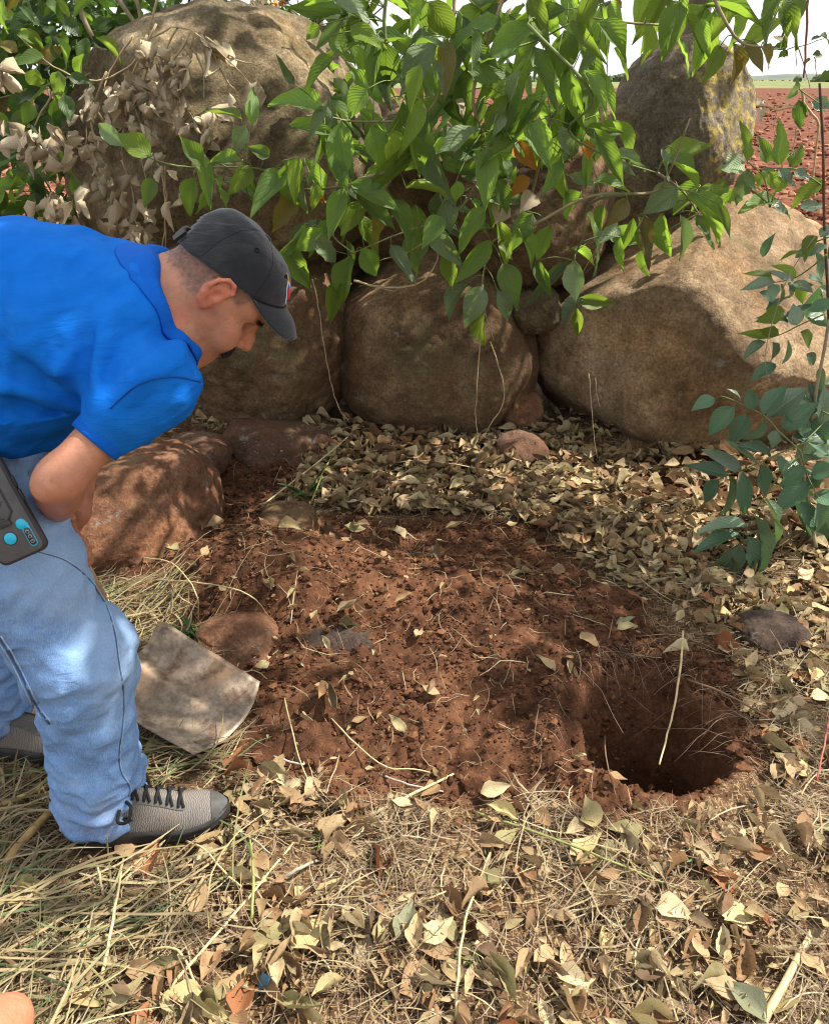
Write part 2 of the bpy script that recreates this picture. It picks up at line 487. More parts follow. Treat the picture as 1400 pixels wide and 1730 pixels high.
# ================================================================== THE SETTING
def inpoly(px, py, poly):
    px = np.asarray(px, float); py = np.asarray(py, float)
    r = np.zeros(px.shape, bool); n = len(poly); j = n - 1
    for i in range(n):
        xi, yi = poly[i]; xj, yj = poly[j]
        c = ((yi > py) != (yj > py)) & (px < (xj - xi) * (py - yi) / ((yj - yi) if yj != yi else 1e-9) + xi)
        r ^= c; j = i
    return r
def gpoly(pts): return [tuple(gnd(x, y)[:2]) for x, y in pts]
SOIL = gpoly([(330,920),(290,985),(330,1060),(415,1120),(420,1200),(385,1290),(480,1320),(640,1350),(760,1385),(900,1340),(1000,1385),(1190,1385),(1265,1290),(1255,1130),(1120,1080),(1075,1015),(960,955),(890,885),(700,880),(560,875),(430,880)])
SOIL2 = gpoly([(300,735),(420,790),(560,690),(700,690),(900,640),(950,700),(880,760),(740,745),(620,745),(520,800),(470,850),(430,930),(300,990),(180,1000),(180,900),(350,860)])
SOIL3 = gpoly([(1060,800),(1130,770),(1300,790),(1400,800),(1400,850),(1200,860),(1090,850)])
GRASS = gpoly([(-500,1230),(100,1215),(250,1270),(400,1380),(420,1480),(330,1560),(200,1700),(100,1900),(-600,1900)])
def soilmask(x, y):
    dx = 0.05 * fbm(x * 6, y * 6, o=3, s=2); dy = 0.05 * fbm(x * 6, y * 6, o=3, s=5)
    m = np.zeros(np.shape(x))
    for ox, oy in ((0, 0), (.025, .015), (-.025, .015), (.015, -.025), (-.015, -.025)):
        X, Y = x + dx + ox, y + dy + oy
        m = m + (inpoly(X, Y, SOIL) | inpoly(X, Y, SOIL2) | inpoly(X, Y, SOIL3)) / 5.0
    return m
HCX, HCY = 0.60, 1.49
def hole(x, y):
    dx = x - HCX; dy = y - HCY
    a = np.arctan2(dy, dx); wob = 1 + 0.14 * pn(np.cos(a) * 1.8, np.sin(a) * 1.8, None, 4) + 0.10 * fbm(x * 20, y * 20, o=3, s=31)
    e = np.sqrt((dx / np.where(dx < 0, 0.27, 0.138))**2 + (dy / np.where(dy < 0, 0.185, 0.25))**2) / wob
    soft = np.clip(sstep(-0.05, 0.15, dy) + sstep(0.05, -0.12, dx), 0, 1)
    inner = 0.72 * (1 - soft) + 0.10 * soft
    t = np.clip((e - inner) / (1.0 - inner), 0, 1)
    d = (1 - t * t * (3 - 2 * t)) * (0.48 + 0.18 * sstep(-.05, .1, dx))
    lip = 0.018 * np.exp(-((e - 1.12) / 0.12)**2)
    return -d + lip * (dy < 0.05)
def gauss(x, y, cx, cy, sx, sy, rot=0.0):
    c, s = math.cos(rot), math.sin(rot); u = (x - cx) * c + (y - cy) * s; v = -(x - cx) * s + (y - cy) * c
    return np.exp(-(u / sx)**2 - (v / sy)**2)
def gz(x, y):
    x = np.asarray(x, float); y = np.asarray(y, float)
    near = 1 - sstep(5, 9, np.hypot(x, y))
    z = 0.030 * fbm(x * 1.1, y * 1.1, o=3, s=1) * near
    m = (0.19 * gauss(x, y, -0.40, 2.12, 0.36, 0.24, -0.25) + 0.085 * gauss(x, y, 0.16, 1.93, 0.36, 0.28, -0.2)
         + 0.05 * gauss(x, y, -0.20, 1.62, 0.30, 0.18) + 0.05 * gauss(x, y, 0.30, 1.60, .2, .2)
         - 0.035 * gauss(x, y, 0.08, 2.36, 0.30, 0.13) - 0.03 * gauss(x, y, -0.45, 1.88, 0.2, 0.05, -.2))
    z = z + m + 0.07 * sstep(2.6, 3.3, y) * near
    z = z + hole(x, y)
    return z
def gz_fine(x, y, soil):
    z = gz(x, y)
    near = 1 - sstep(3.6, 6, np.hypot(x, y))
    rough = fbm(x * 14, y * 14, o=4, s=6, gain=0.62)
    lump = np.maximum(0, fbm(x * 26, y * 26, o=2, s=8)) ** 1.5
    z = z + near * (0.004 + 0.012 * soil) * rough + near * soil * 0.017 * lump - near * soil * 0.008 * np.clip(1 - 4 * np.abs(fbm(x * 17, y * 17, o=2, s=41)), 0, 1)
    far = sstep(6, 9, np.hypot(x, y)) * (1 - sstep(150, 170, y))
    z = z + far * 0.10 * fbm(x * 1.3, y * 1.3, o=3, s=9)
    return z
def axis_(a, b, st, far_lo, far_hi, g=1.16):
    m = list(np.arange(a, b, st)); lo = []; hi = []
    d = st; p = a
    while p > far_lo: d *= g; p -= d; lo.append(p)
    d = st; p = m[-1]
    while p < far_hi: d *= g; p += d; hi.append(p)
    return np.array(lo[::-1] + m + hi)
gxs = axis_(-1.35, 1.45, 0.0085, -4500, 4500)
gys = axis_(0.75, 3.15, 0.0085, -40, 6500)
GX, GY = np.meshgrid(gxs, gys)
GS = soilmask(GX, GY) * (1 - sstep(3.3, 3.6, GY))
GZv = gz_fine(GX, GY, GS)

def ground_material():
    t = NT('earth'); c = t.n('NewGeometry').outputs['Position']
    soil = t.attr('soil')
    n1 = t.noise(c, 5, 5, 0.6); n2 = t.noise(c, 45, 5, 0.7); n3 = t.noise(c, 220, 3, 0.6)
    s = t.ramp(t.math('ADD', t.math('MULTIPLY', n1, 0.5), t.math('MULTIPLY', n2, 0.5)), [(0.36, (0.034, 0.0150, 0.0085)), (0.5, (0.074, 0.0325, 0.0165)), (0.66, (0.150, 0.070, 0.036))])
    s = t.mix(t.rng(n3, 0.62, 0.72, 0, 0.5), s, (0.33, 0.18, 0.10))
    h = t.ramp(t.math('ADD', t.math('MULTIPLY', n1, 0.4), t.math('MULTIPLY', n2, 0.6)), [(0.36, (0.035, 0.02, 0.012)), (0.52, (0.08, 0.044, 0.025)), (0.66, (0.17, 0.11, 0.06))])
    # crumbled straw and chaff in the litter
    c2 = t.n('Mapping', Vector=c, Scale=(60, 300, 60), Rotation=(0, 0, 0.6)).outputs[0]
    c3 = t.n('Mapping', Vector=c, Scale=(280, 50, 60), Rotation=(0, 0, 0.3)).outputs[0]
    ch = t.math('MAXIMUM', t.rng(t.noise(c2, 1, 3), 0.56, 0.64), t.rng(t.noise(c3, 1, 3), 0.57, 0.65))
    h = t.mix(t.math('MULTIPLY', ch, 0.75), h, (0.34, 0.26, 0.14))
    col = t.mix(soil, h, s)
    # ploughed field beyond the wall, then a green strip
    y = t.n('SeparateXYZ', Vector=c).outputs[1]
    fn = t.noise(c, 2.4, 5, 0.7)
    field = t.ramp(fn, [(0.35, (0.050, 0.017, 0.009)), (0.52, (0.115, 0.040, 0.021)), (0.68, (0.23, 0.10, 0.055))])
    col = t.mix(t.rng(y, 3.9, 5.0), col, field)
    g = t.noise(t.n('Mapping', Vector=c, Scale=(0.03, 0.006, 1)).outputs[0], 1, 5, 0.7)
    green = t.ramp(g, [(0.35, (0.10, 0.12, 0.045)), (0.55, (0.15, 0.165, 0.065)), (0.7, (0.22, 0.21, 0.10))])
    col = t.mix(t.rng(y, 165, 178), col, green)
    nb = t.bump(t.noise(c, 60, 6, 0.72), 0.5, 0.012)
    nb = t.bump(n3, 0.4, 0.003, nb)
    return t.done(t.pbr(col, 0.95, nb, 0.12))
EARTH = ground_material()
gme = mk_mesh('ground', np.stack([GX.ravel(), GY.ravel(), GZv.ravel()], -1), grid_faces(len(gys), len(gxs)), attrs={'soil': GS.ravel()}, mats=[EARTH])
ground = put('ground', gme); ground['kind'] = 'structure'
def gzs(x, y):
    """finished ground surface height"""
    x = np.asarray(x, float); y = np.asarray(y, float)
    ix = np.clip(np.searchsorted(gxs, x) - 1, 0, len(gxs) - 2); iy = np.clip(np.searchsorted(gys, y) - 1, 0, len(gys) - 2)
    fx = (x - gxs[ix]) / (gxs[ix + 1] - gxs[ix]); fy = (y - gys[iy]) / (gys[iy + 1] - gys[iy])
    return (GZv[iy, ix] * (1 - fx) + GZv[iy, ix + 1] * fx) * (1 - fy) + (GZv[iy + 1, ix] * (1 - fx) + GZv[iy + 1, ix + 1] * fx) * fy
def soil_at(x, y):
    ix = np.clip(np.searchsorted(gxs, x), 0, len(gxs) - 1); iy = np.clip(np.searchsorted(gys, y), 0, len(gys) - 1)
    return GS[iy, ix]

# ---- clods of earth (stuff)
def ico(sub):
    b = bmesh.new(); bmesh.ops.create_icosphere(b, subdivisions=sub, radius=1.0)
    V = np.array([v.co[:] for v in b.verts]); F = np.array([[v.index for v in f.verts] for f in b.faces]); b.free(); return V, F
ICO = {i: ico(i) for i in (1, 2, 3, 5, 6)}
def clod_field(name, P, S, mat, sub=1, flat=0.75):
    V0, F0 = ICO[sub]; n = len(P); m = len(V0)
    var = []
    for k in range(12):
        q = V0 * (1 + 0.45 * rng.normal(size=(m, 1)).clip(-1, 1) * (0.7 if sub == 1 else 0.0))
        if sub > 1: q = V0 * (1 + 0.5 * fbm(V0[:, 0] * 1.6, V0[:, 1] * 1.6, V0[:, 2] * 1.6, o=3, s=k, gain=.6))[:, None]
        a = rng.uniform(0, 6.28); c, s = math.cos(a), math.sin(a)
        var.append(q @ np.array([[c, -s, 0], [s, c, 0], [0, 0, flat]]))
    var = np.array(var)[rng.integers(0, 12, n)]
    sc = S[:, None] * rng.uniform(0.75, 1.25, (n, 3))
    V = (var * sc[:, None, :] + P[:, None, :]).reshape(-1, 3)
    F = (F0[None] + (np.arange(n) * m)[:, None, None]).reshape(-1, 3)
    o = put(name, mk_mesh(name, V, F, attrs={'rnd': np.repeat(rng.uniform(0, 1, n), m)}, smooth=sub > 2, mats=[mat]))
    o['kind'] = 'stuff'; return o
def clod_material(name, a, b, c_):
    t = NT(name); c = t.n('NewGeometry').outputs['Position']; n = t.noise(c, 90, 4, 0.7)
    col = t.ramp(t.math('ADD', t.math('MULTIPLY', t.attr('rnd'), 0.5), t.math('MULTIPLY', n, 0.5)), [(0.25, a), (0.5, b), (0.75, c_)])
    return t.done(t.pbr(col, 0.95, t.bump(t.noise(c, 240, 4, 0.7), 0.5, 0.003), 0.1))
CLOD = clod_material('clod', (0.032, 0.0140, 0.0080), (0.070, 0.0305, 0.0155), (0.148, 0.070, 0.036))
xy = np.stack([rng.uniform(-1.3, 1.1, 110000), rng.uniform(1.2, 3.4, 110000)], -1)
xy = xy[soil_at(xy[:, 0], xy[:, 1]) * (0.35 + 0.65 * (pn(xy[:, 0] * 5, xy[:, 1] * 5, None, 3) > -0.1)) > rng.uniform(0, 1, len(xy))][:16000]
S = 0.0024 * (1 - rng.uniform(0, 1, len(xy)) * 0.985) ** -0.42; S = np.minimum(S, 0.015)
clod_field('soil_clods', np.stack([xy[:, 0], xy[:, 1], gzs(xy[:, 0], xy[:, 1]) + S * 0.25], -1), S, CLOD, 1)
xy = xy[rng.permutation(len(xy))[:150]]; S = rng.uniform(0.007, 0.015, len(xy))
clod_field('soil_lumps', np.stack([xy[:, 0], xy[:, 1], gzs(xy[:, 0], xy[:, 1]) + S * 0.2], -1), S, CLOD, 2)
FCLOD = clod_material('field_clod', (0.07, 0.023, 0.013), (0.14, 0.050, 0.028), (0.32, 0.16, 0.10))
yy = 5.0 / (1 - rng.uniform(0, 1, 17000) * (1 - 5.0 / 100)); xx = yy * rng.uniform(-0.75, 0.75, len(yy))
S = rng.uniform(0.02, 0.085, len(yy)) * (0.6 + yy / 45)
clod_field('ploughed_clods', np.stack([xx, yy, gzs(xx, yy) + S * 0.2], -1), S, FCLOD, 1)

# ---- distant hills and tree line on the horizon
def ridge(name, y, x0, x1, h, f, s, mat):
    xs = np.linspace(x0, x1, 260); top = h * (0.55 + 0.45 * fbm(xs * f, xs * 0, o=5, s=s)).clip(0.1, 2)
    prof = [(0, -0.02), (0.25, 0.45), (0.6, 0.9), (1.0, 1.0), (1.6, 0.6), (2.2, -0.02)]
    V = np.concatenate([np.stack([xs, np.full_like(xs, y) + p * h * 5, top * q], -1) for p, q in prof])
    return put(name, mk_mesh(name, V, grid_faces(len(prof), len(xs)), mats=[mat]))
hl = ridge('hills', 3200, -4000, 4000, 24, 0.0016, 3, plain('hill_scrub', (0.10, 0.12, 0.10), 0.9, 0.2, 0.01)); hl['kind'] = 'structure'
tl_x = rng.uniform(-500, 500, 700); tl_y = rng.uniform(620, 760, 700)
tl = clod_field('far_thicket', np.stack([tl_x, tl_y, np.full(700, 1.0)], -1), rng.uniform(2.0, 4.0, 700) * (pn(tl_x / 40, tl_y / 60, None, 2) > -0.05) + 0.4, plain('thicket_green', (0.07, 0.095, 0.045), 0.9, 0.3, 0.4), 2, 0.8)

# ================================================================== BOULDERS
def boulder(name, label, px, py, Y, rx, ry, depth, roll=0.0, p=2.2, facets=(), amp=0.06, seed=0, mat=None, sub=6, cat='boulder', yaw=0.0, pits=1.0):
    c = at(px, py, Y); d = Y * CP - (c[2] - CAM_H) * SP
    rad = np.array((rx * d / FPX, depth, ry * d / FPX))
    D, F = ICO[sub]
    r = (np.abs(D)**p).sum(1) ** (-1 / p)
    V = D * r[:, None] * rad
    for n, dist in facets:
        n = np.array(n, float); n /= np.linalg.norm(n)
        s = np.sqrt(((n * rad)**2).sum()); k = (V @ n - dist * s) / s; k = np.where(k > 0.12, k, np.where(k > -0.12, (k + .12)**2 / .48, 0)) * s
        V -= np.outer(k * 0.93, n)
    cr, sr = math.cos(roll), math.sin(roll); V = V @ np.array([[cr, 0, sr], [0, 1, 0], [-sr, 0, cr]])
    cy, sy = math.cos(yaw), math.sin(yaw); V = V @ np.array([[cy, sy, 0], [-sy, cy, 0], [0, 0, 1]])
    m = rad.mean(); q = V / m
    N = V / np.linalg.norm(V, axis=1)[:, None]
    dsp = amp * fbm(q[:, 0] * 1.3, q[:, 1] * 1.3, q[:, 2] * 1.3, o=3, s=seed)
    dsp = dsp + 0.35 * amp * fbm(q[:, 0] * 4.5, q[:, 1] * 4.5, q[:, 2] * 4.5, o=3, s=seed + 20)
    rdg = np.clip(1 - 3.2 * np.abs(fbm(q[:, 0] * 1.7, q[:, 1] * 1.7, q[:, 2] * 1.7, o=3, s=seed + 70)), 0, 1)**3
    dsp = dsp - 0.45 * amp * rdg + 0.14 * amp * fbm(q[:, 0] * 13, q[:, 1] * 13, q[:, 2] * 13, o=3, s=seed + 80)
    V = V + N * (dsp * m)[:, None]
    w = V
    V = V + N * (pits * 0.0042 * (fbm(w[:, 0] * 38, w[:, 1] * 38, w[:, 2] * 38, o=4, s=seed + 40, gain=0.7) - 0.6 * np.maximum(0, fbm(w[:, 0] * 22, w[:, 1] * 22, w[:, 2] * 22, o=2, s=seed + 50) - .35)))[:, None]
    o = put(name, mk_mesh(name, V + c, F, mats=[mat]), loc=c)
    tag(o, label, cat); 
    BLD.append((V + c, F)); return o
BLD = []
RK_BROWN = rock_mat('brown_boulder_stone', (0.070, 0.046, 0.025), (0.165, 0.107, 0.058), (0.34, 0.235, 0.135), dirt=0.5, seed=1)
RK_GREY = rock_mat('mossy_boulder_stone', (0.060, 0.047, 0.028), (0.155, 0.122, 0.070), (0.34, 0.275, 0.175), dirt=0.2, seed=3)
RK_TAN = rock_mat('tan_boulder_stone', (0.105, 0.072, 0.042), (0.235, 0.165, 0.098), (0.41, 0.305, 0.195), dirt=0.25, seed=5)
RK_LICH = rock_mat('lichen_boulder_stone', (0.095, 0.08, 0.06), (0.165, 0.142, 0.108), (0.29, 0.255, 0.20), lichen=((0.38, 0.29, 0.065), (0.70, -0.55, 0.45)), dirt=0.05, seed=8)
RK_RED = rock_mat('earth_stained_stone', (0.13, 0.06, 0.034), (0.21, 0.105, 0.06), (0.31, 0.19, 0.12), dirt=0.75, seed=11)
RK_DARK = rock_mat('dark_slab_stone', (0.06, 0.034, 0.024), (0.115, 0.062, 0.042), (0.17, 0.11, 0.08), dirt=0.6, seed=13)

RK_SLATE = rock_mat('grey_brown_stone', (0.045, 0.032, 0.026), (0.085, 0.06, 0.048), (0.15, 0.11, 0.088), dirt=0.5, seed=17)
boulder('boulder', 'largest mossy boulder at the top left of the stone wall, hung with withered vine', 385, 262, 3.62, 268, 222, 0.55, 0.12, 2.25, [((-.6, -.7, .35), .86), ((.2, -.9, .5), .88), ((.75, -.3, .6), .9)], 0.05, 1, RK_GREY)
boulder('boulder', 'brown boulder behind the man\'s face, with pale grey scabs near its foot', 456, 570, 3.50, 150, 158, 0.40, 0.1, 2.3, [((-.3, -.85, -.35), .9), ((.6, -.6, -.5), .93)], 0.04, 2, RK_BROWN)
boulder('boulder', 'round brown boulder in the middle of the bottom row, under the hanging leaves', 736, 584, 3.52, 176, 157, 0.42, -0.05, 2.25, [((-.1, -1, .15), .95), ((.8, -.3, .55), .9), ((-.55, -.1, .8), .93)], 0.03, 3, RK_BROWN)
boulder('boulder', 'huge tan boulder on the right with a sunlit upper face and undercut foot', 1205, 570, 3.56, 305, 226, 0.62, -0.06, 2.5, [((.42, -.56, .71), .60), ((-.55, -.8, -.05), .86), ((.35, -.85, -.42), .80), ((-.55, -.1, .8), .80), ((0, 0, -1), .93), ((-.5, -.4, -.75), .90)], 0.035, 4, RK_TAN)
boulder('boulder', 'egg shaped boulder with yellow lichen, standing on top of the wall at the right', 1143, 222, 3.85, 114, 142, 0.36, -0.12, 2.2, [((-.62, -.78, .05), .88), ((.55, -.75, .35), .86)], 0.05, 5, RK_LICH)
boulder('boulder', 'orange brown boulder half hidden behind the green leaves in the centre', 880, 350, 3.66, 148, 138, 0.40, 0.0, 2.3, [((.1, -.9, .4), .9)], 0.05, 6, RK_BROWN)
boulder('boulder', 'dusty boulder behind the man\'s bare arm, smeared with red soil', 200, 872, 2.52, 168, 122, 0.33, 0.1, 2.6, [((.1, -.75, .65), .80), ((.75, -.55, .2), .84), ((0, 0, 1), .9), ((.1, -.95, -.3), .88)], 0.05, 7, RK_RED)
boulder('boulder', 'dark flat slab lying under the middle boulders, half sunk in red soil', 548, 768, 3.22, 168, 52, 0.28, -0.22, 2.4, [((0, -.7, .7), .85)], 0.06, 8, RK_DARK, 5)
boulder('boulder', 'brown boulder wedged at the back between the top left boulder and the leafy branches', 650, 330, 3.95, 130, 150, 0.40, 0, 2.2, [((.3, -.9, .2), .88)], 0.06, 9, RK_BROWN, 5)
boulder('boulder', 'shaded boulder under the lichen boulder, behind leaves', 1020, 305, 3.90, 110, 125, 0.35, 0, 2.2, [((0, -.9, .4), .9)], 0.06, 10, RK_GREY, 5)
boulder('stone', 'small grey stone wedged between the round boulder and the huge tan boulder', 902, 522, 3.40, 44, 40, 0.13, .2, 2.3, [((0, -.9, .3), .88)], 0.06, 11, RK_GREY, 5, 'stone')
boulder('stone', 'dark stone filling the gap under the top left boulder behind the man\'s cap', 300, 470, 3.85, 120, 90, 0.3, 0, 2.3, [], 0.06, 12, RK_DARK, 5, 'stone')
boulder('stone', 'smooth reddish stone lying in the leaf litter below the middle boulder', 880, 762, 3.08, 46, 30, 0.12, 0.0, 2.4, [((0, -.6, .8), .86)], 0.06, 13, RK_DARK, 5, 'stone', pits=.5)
boulder('stone', 'flat brown stone at the edge of the dug soil beside the dusty boulder', 488, 878, 2.54, 48, 26, 0.09, 0.0, 2.4, [((0, -.3, .95), .75)], 0.06, 14, RK_BROWN, 5, 'stone')
boulder('stone', 'flat stone just beyond the shovel blade with a brown leaf on it', 402, 1090, 1.84, 76, 42, 0.12, 0.05, 2.6, [((0, -.45, .9), .72)], 0.05, 15, RK_RED, 5, 'stone', pits=.6)
boulder('stone', 'grey stone half buried in the near slope of the dug soil', 566, 1106, 1.80, 80, 40, 0.11, 0.15, 2.4, [((0, -.55, .83), .66)], 0.08, 16, RK_SLATE, 5, 'stone', pits=.5)
boulder('stone', 'dark rounded stone showing through the leaf litter at the right', 1305, 1076, 1.90, 62, 34, 0.10, -0.05, 2.3, [((0, -.5, .86), .80)], 0.06, 17, RK_SLATE, 5, 'stone', pits=.5)
boulder('stone', 'small reddish stone in the gap between the round boulder and the tan boulder', 878, 690, 3.32, 38, 34, 0.12, 0.3, 2.3, [], 0.06, 18, RK_RED, 5, 'stone')
boulder('stone', 'crumbling red stone at the foot of the dusty boulder, behind the knee', 245, 1000, 2.12, 38, 22, 0.06, 0.0, 2.2, [], 0.1, 19, RK_RED, 5, 'stone')
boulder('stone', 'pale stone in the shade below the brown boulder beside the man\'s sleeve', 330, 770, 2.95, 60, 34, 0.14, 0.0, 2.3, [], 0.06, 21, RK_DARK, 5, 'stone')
# ================================================================== THE MAN
def skin_mat():
    t = NT('skin'); c = t.coord('Object'); n = t.noise(c, 28, 5, 0.6); f = t.noise(c, 320, 3, 0.6)
    col = t.ramp(n, [(0.3, (0.37, 0.165, 0.098)), (0.52, (0.47, 0.215, 0.13)), (0.72, (0.55, 0.27, 0.17))])
    col = t.mix(t.rng(t.noise(c, 75, 3, 0.7), 0.6, 0.72, 0, 0.4), col, (0.27, 0.10, 0.06))
    tint = t.attr('tint', 'Color')                      # lips, stubble, eye: real colour of the face
    col = t.mix(1.0, col, tint, 'MULTIPLY')
    b = t.bump(f, 0.3, 0.0014); b = t.bump(t.noise(c, 110, 5, 0.7), 0.4, 0.003, b)
    return t.done(t.pbr(col, 0.48, b, 0.4, Subsurface_Weight=0.12, Subsurface_Radius=(0.012, 0.005, 0.003), Subsurface_Scale=0.6))
SKIN = skin_mat()
HO = np.array((-0.309, 1.345, 1.088)); HA = R(65); HYAW = R(2); HROLL = R(6); HS = 0.90
ca, sa = math.cos(HA), math.sin(HA)
HX = np.array((ca, 0, -sa)); HY = np.array((0, 1.0, 0)); HZ = np.array((sa, 0, ca))
cyw, syw = math.cos(HYAW), math.sin(HYAW)
HX, HY = HX * cyw + HY * syw, HY * cyw - HX * syw
def hd(x, y, z): return HO + HS * (x * HX + y * HY + z * HZ)
HY, HZ = HY * math.cos(HROLL) - HZ * math.sin(HROLL), HZ * math.cos(HROLL) + HY * math.sin(HROLL)
HR = np.stack([HX, HY, HZ])
def hlocal(V): return (V - HO) @ HR.T / HS

man = thing('person', 'man in bright blue polo shirt, jeans and black cap bending over the dug soil', 'person', (-0.62, 1.3, 0.0))

# ---- joints
SH_N = np.array((-0.402, 1.19, 0.972)); EL_N = at(104, 806, 1.10); 
SH_F = np.array((-0.440, 1.495, 1.005)); EL_F = np.array((-0.64, 1.58, 0.85))
GR_TOP = np.array((-0.662, 1.335, 0.70)); GR_BOT = np.array((-0.690, 1.660, 0.085))      # shovel shaft, hand end and blade end
AX = (GR_BOT - GR_TOP) / np.linalg.norm(GR_BOT - GR_TOP)
G_N = GR_TOP + AX * 0.045; G_F = GR_TOP + AX * 0.155

def add_hand(S, wrist, G, axis, side):
    """fist closed round a shaft through G along axis; side=+1/-1 picks where the palm lies"""
    w = G - wrist; w = w - axis * (w @ axis); w /= np.linalg.norm(w) + 1e-9
    u = w; v = np.cross(axis, u) * side
    pc = G - u * 0.012 + v * (-0.030)
    S.cone(wrist, pc - u * 0.02, 0.024, 0.026, 0.012)
    for off in (-0.030, -0.010, 0.010, 0.030):
        S.cone(pc - u * 0.028 + axis * off * 0.8, pc + u * 0.02 + axis * off, 0.0145, 0.0125, 0.008)
    for off, ln in ((-0.030, 0.92), (-0.010, 1.0), (0.010, 0.97), (0.030, 0.80)):
        r = 0.027; prev = pc + u * 0.02 + axis * off
        for a, rad in ((40, 0.0098), (105, 0.0092), (170 * ln, 0.0085), (215 * ln, 0.0078)):
            q = G + axis * off - v * r * math.cos(R(a)) + u * r * math.sin(R(a))
            S.cone(prev, q, rad + 0.0006, rad, 0.003); prev = q
    b = pc - u * 0.025 - axis * 0.025
    k1 = G - u * 0.022 - axis * 0.045 + v * 0.002; k2 = G + u * 0.006 - axis * 0.052 + v * 0.030
    S.cone(b, k1, 0.0145, 0.0115, 0.008); S.cone(k1, k2, 0.011, 0.009, 0.004)

S = SDF((-0.74, 0.99, 0.50), (-0.14, 1.68, 1.27), 0.0029)
HRr = HR
def he(x, y, z, a, b, c, k=0.012, sub=False):
    S.ell(hd(x, y, z), (a * HS, b * HS, c * HS), k * HS, HRr, sub)
def hc(p, q, ra, rb, k=0.008, sub=False): S.cone(hd(*p), hd(*q), ra * HS, rb * HS, k * HS, sub)
# cranium, face block, jaw
he(-0.012, 0, 0.036, 0.096, 0.075, 0.078)
he(0.024, 0, 0.022, 0.060, 0.064, 0.066, 0.03)
he(0.045, 0, -0.030, 0.050, 0.055, 0.052, 0.03)
hc((0.005, 0.0, -0.045), (0.062, 0.0, -0.068), 0.050, 0.031, 0.03)
he(0.082, 0, -0.082, 0.020, 0.022, 0.017, 0.018)              # chin
for s in (-1, 1):
    hc((-0.004, s * 0.056, -0.035), (0.060, s * 0.030, -0.078), 0.017, 0.016, 0.02)     # jaw edge
    hc((0.012, s * 0.062, -0.004), (0.060, s * 0.044, -0.014), 0.013, 0.017, 0.018)     # cheekbone
    hc((0.075, s * 0.006, 0.036), (0.058, s * 0.048, 0.034), 0.0115, 0.0115, 0.009)       # brow
    he(0.071, s * 0.031, 0.011, 0.021, 0.017, 0.013, 0.008, True)                       # eye socket
    he(0.056, s * 0.0325, 0.0115, 0.0140, 0.0150, 0.0128, 0.003)                        # eyeball under the lids
    hc((0.0675, s * 0.020, 0.0155), (0.060, s * 0.047, 0.013), 0.0036, 0.0036, 0.003)   # upper lid
    hc((0.0665, s * 0.022, 0.003), (0.061, s * 0.045, 0.004), 0.0030, 0.0028, 0.004)    # lower lid
    he(0.070, s * 0.036, -0.036, 0.030, 0.022, 0.026, 0.02)                             # cheek
    hc((0.094, s * 0.019, -0.024), (0.080, s * 0.036, -0.056), 0.0036, 0.0036, 0.009, True)  # nasolabial fold
    for w0, w1 in (((0.030, s * 0.062, -0.050), (0.062, s * 0.050, -0.052)), ((0.022, s * 0.062, -0.060), (0.055, s * 0.047, -0.066))):
        hc(w0, w1, 0.0022, 0.0020, 0.007, True)                                         # cheek creases
    for q in (0.004, 0.012): hc((0.060, s * 0.058, 0.006 - q), (0.040, s * 0.067, 0.012 - q * 2.2), 0.0008, 0.0006, 0.005, True)
# nose
hc((0.073, 0, 0.026), (0.101, 0, -0.004), 0.0090, 0.0105, 0.010)
hc((0.104, 0, -0.002), (0.113, 0, -0.016), 0.0105, 0.0115, 0.006)
for s in (-1, 1):
    he(0.101, s * 0.0135, -0.0205, 0.0125, 0.0075, 0.0085, 0.006)
    he(0.105, s * 0.0075, -0.0295, 0.0058, 0.0036, 0.006, 0.003, True)
# mouth
he(0.086, 0, -0.046, 0.022, 0.030, 0.020, 0.012)
hc((0.1015, -0.018, -0.0500), (0.1015, 0.018, -0.0500), 0.0058, 0.0058, 0.005)
hc((0.0995, -0.016, -0.0600), (0.0995, 0.016, -0.0600), 0.0066, 0.0066, 0.005)
hc((0.1085, -0.024, -0.0556), (0.1085, 0.024, -0.0556), 0.0022, 0.0022, 0.004, True)
he(0.103, 0, -0.071, 0.008, 0.02, 0.0045, 0.008, True)
# ears
for s in (-1, 1):
    e0 = lambda x, z, o=0.0: (x, s * (0.0765 + o), z)
    rim = [e0(0.008, 0.010, .002), e0(0.010, 0.026, .005), e0(0.000, 0.036, .009), e0(-0.013, 0.033, .013), e0(-0.0215, 0.019, .016), e0(-0.0215, 0.003, .015), e0(-0.015, -0.012, .011), e0(-0.006, -0.023, .006), e0(0.003, -0.026, .003), e0(0.006, -0.017, .001)]
    he(-0.008, s * 0.0795, 0.006, 0.016, 0.006, 0.027, 0.006)
    for i in range(len(rim) - 1):
        r = 0.0042 if i < 6 else 0.0060
        hc(rim[i], rim[i + 1], r, r, 0.003)
    hc(e0(0.002, 0.020, .005), e0(-0.011, 0.012, .009), 0.0030, 0.0034, 0.004); hc(e0(-0.011, 0.012, .009), e0(-0.010, -0.006, .008), 0.0034, 0.0034, 0.004)
    he(0.001, s * 0.087, 0.000, 0.0078, 0.009, 0.0095, 0.004, True)
    he(-0.006, s * 0.092, 0.021, 0.0060, 0.006, 0.0075, 0.004, True)
    hc(e0(0.0085, 0.003, .002), e0(0.0075, -0.006, .003), 0.0045, 0.0045, 0.003)
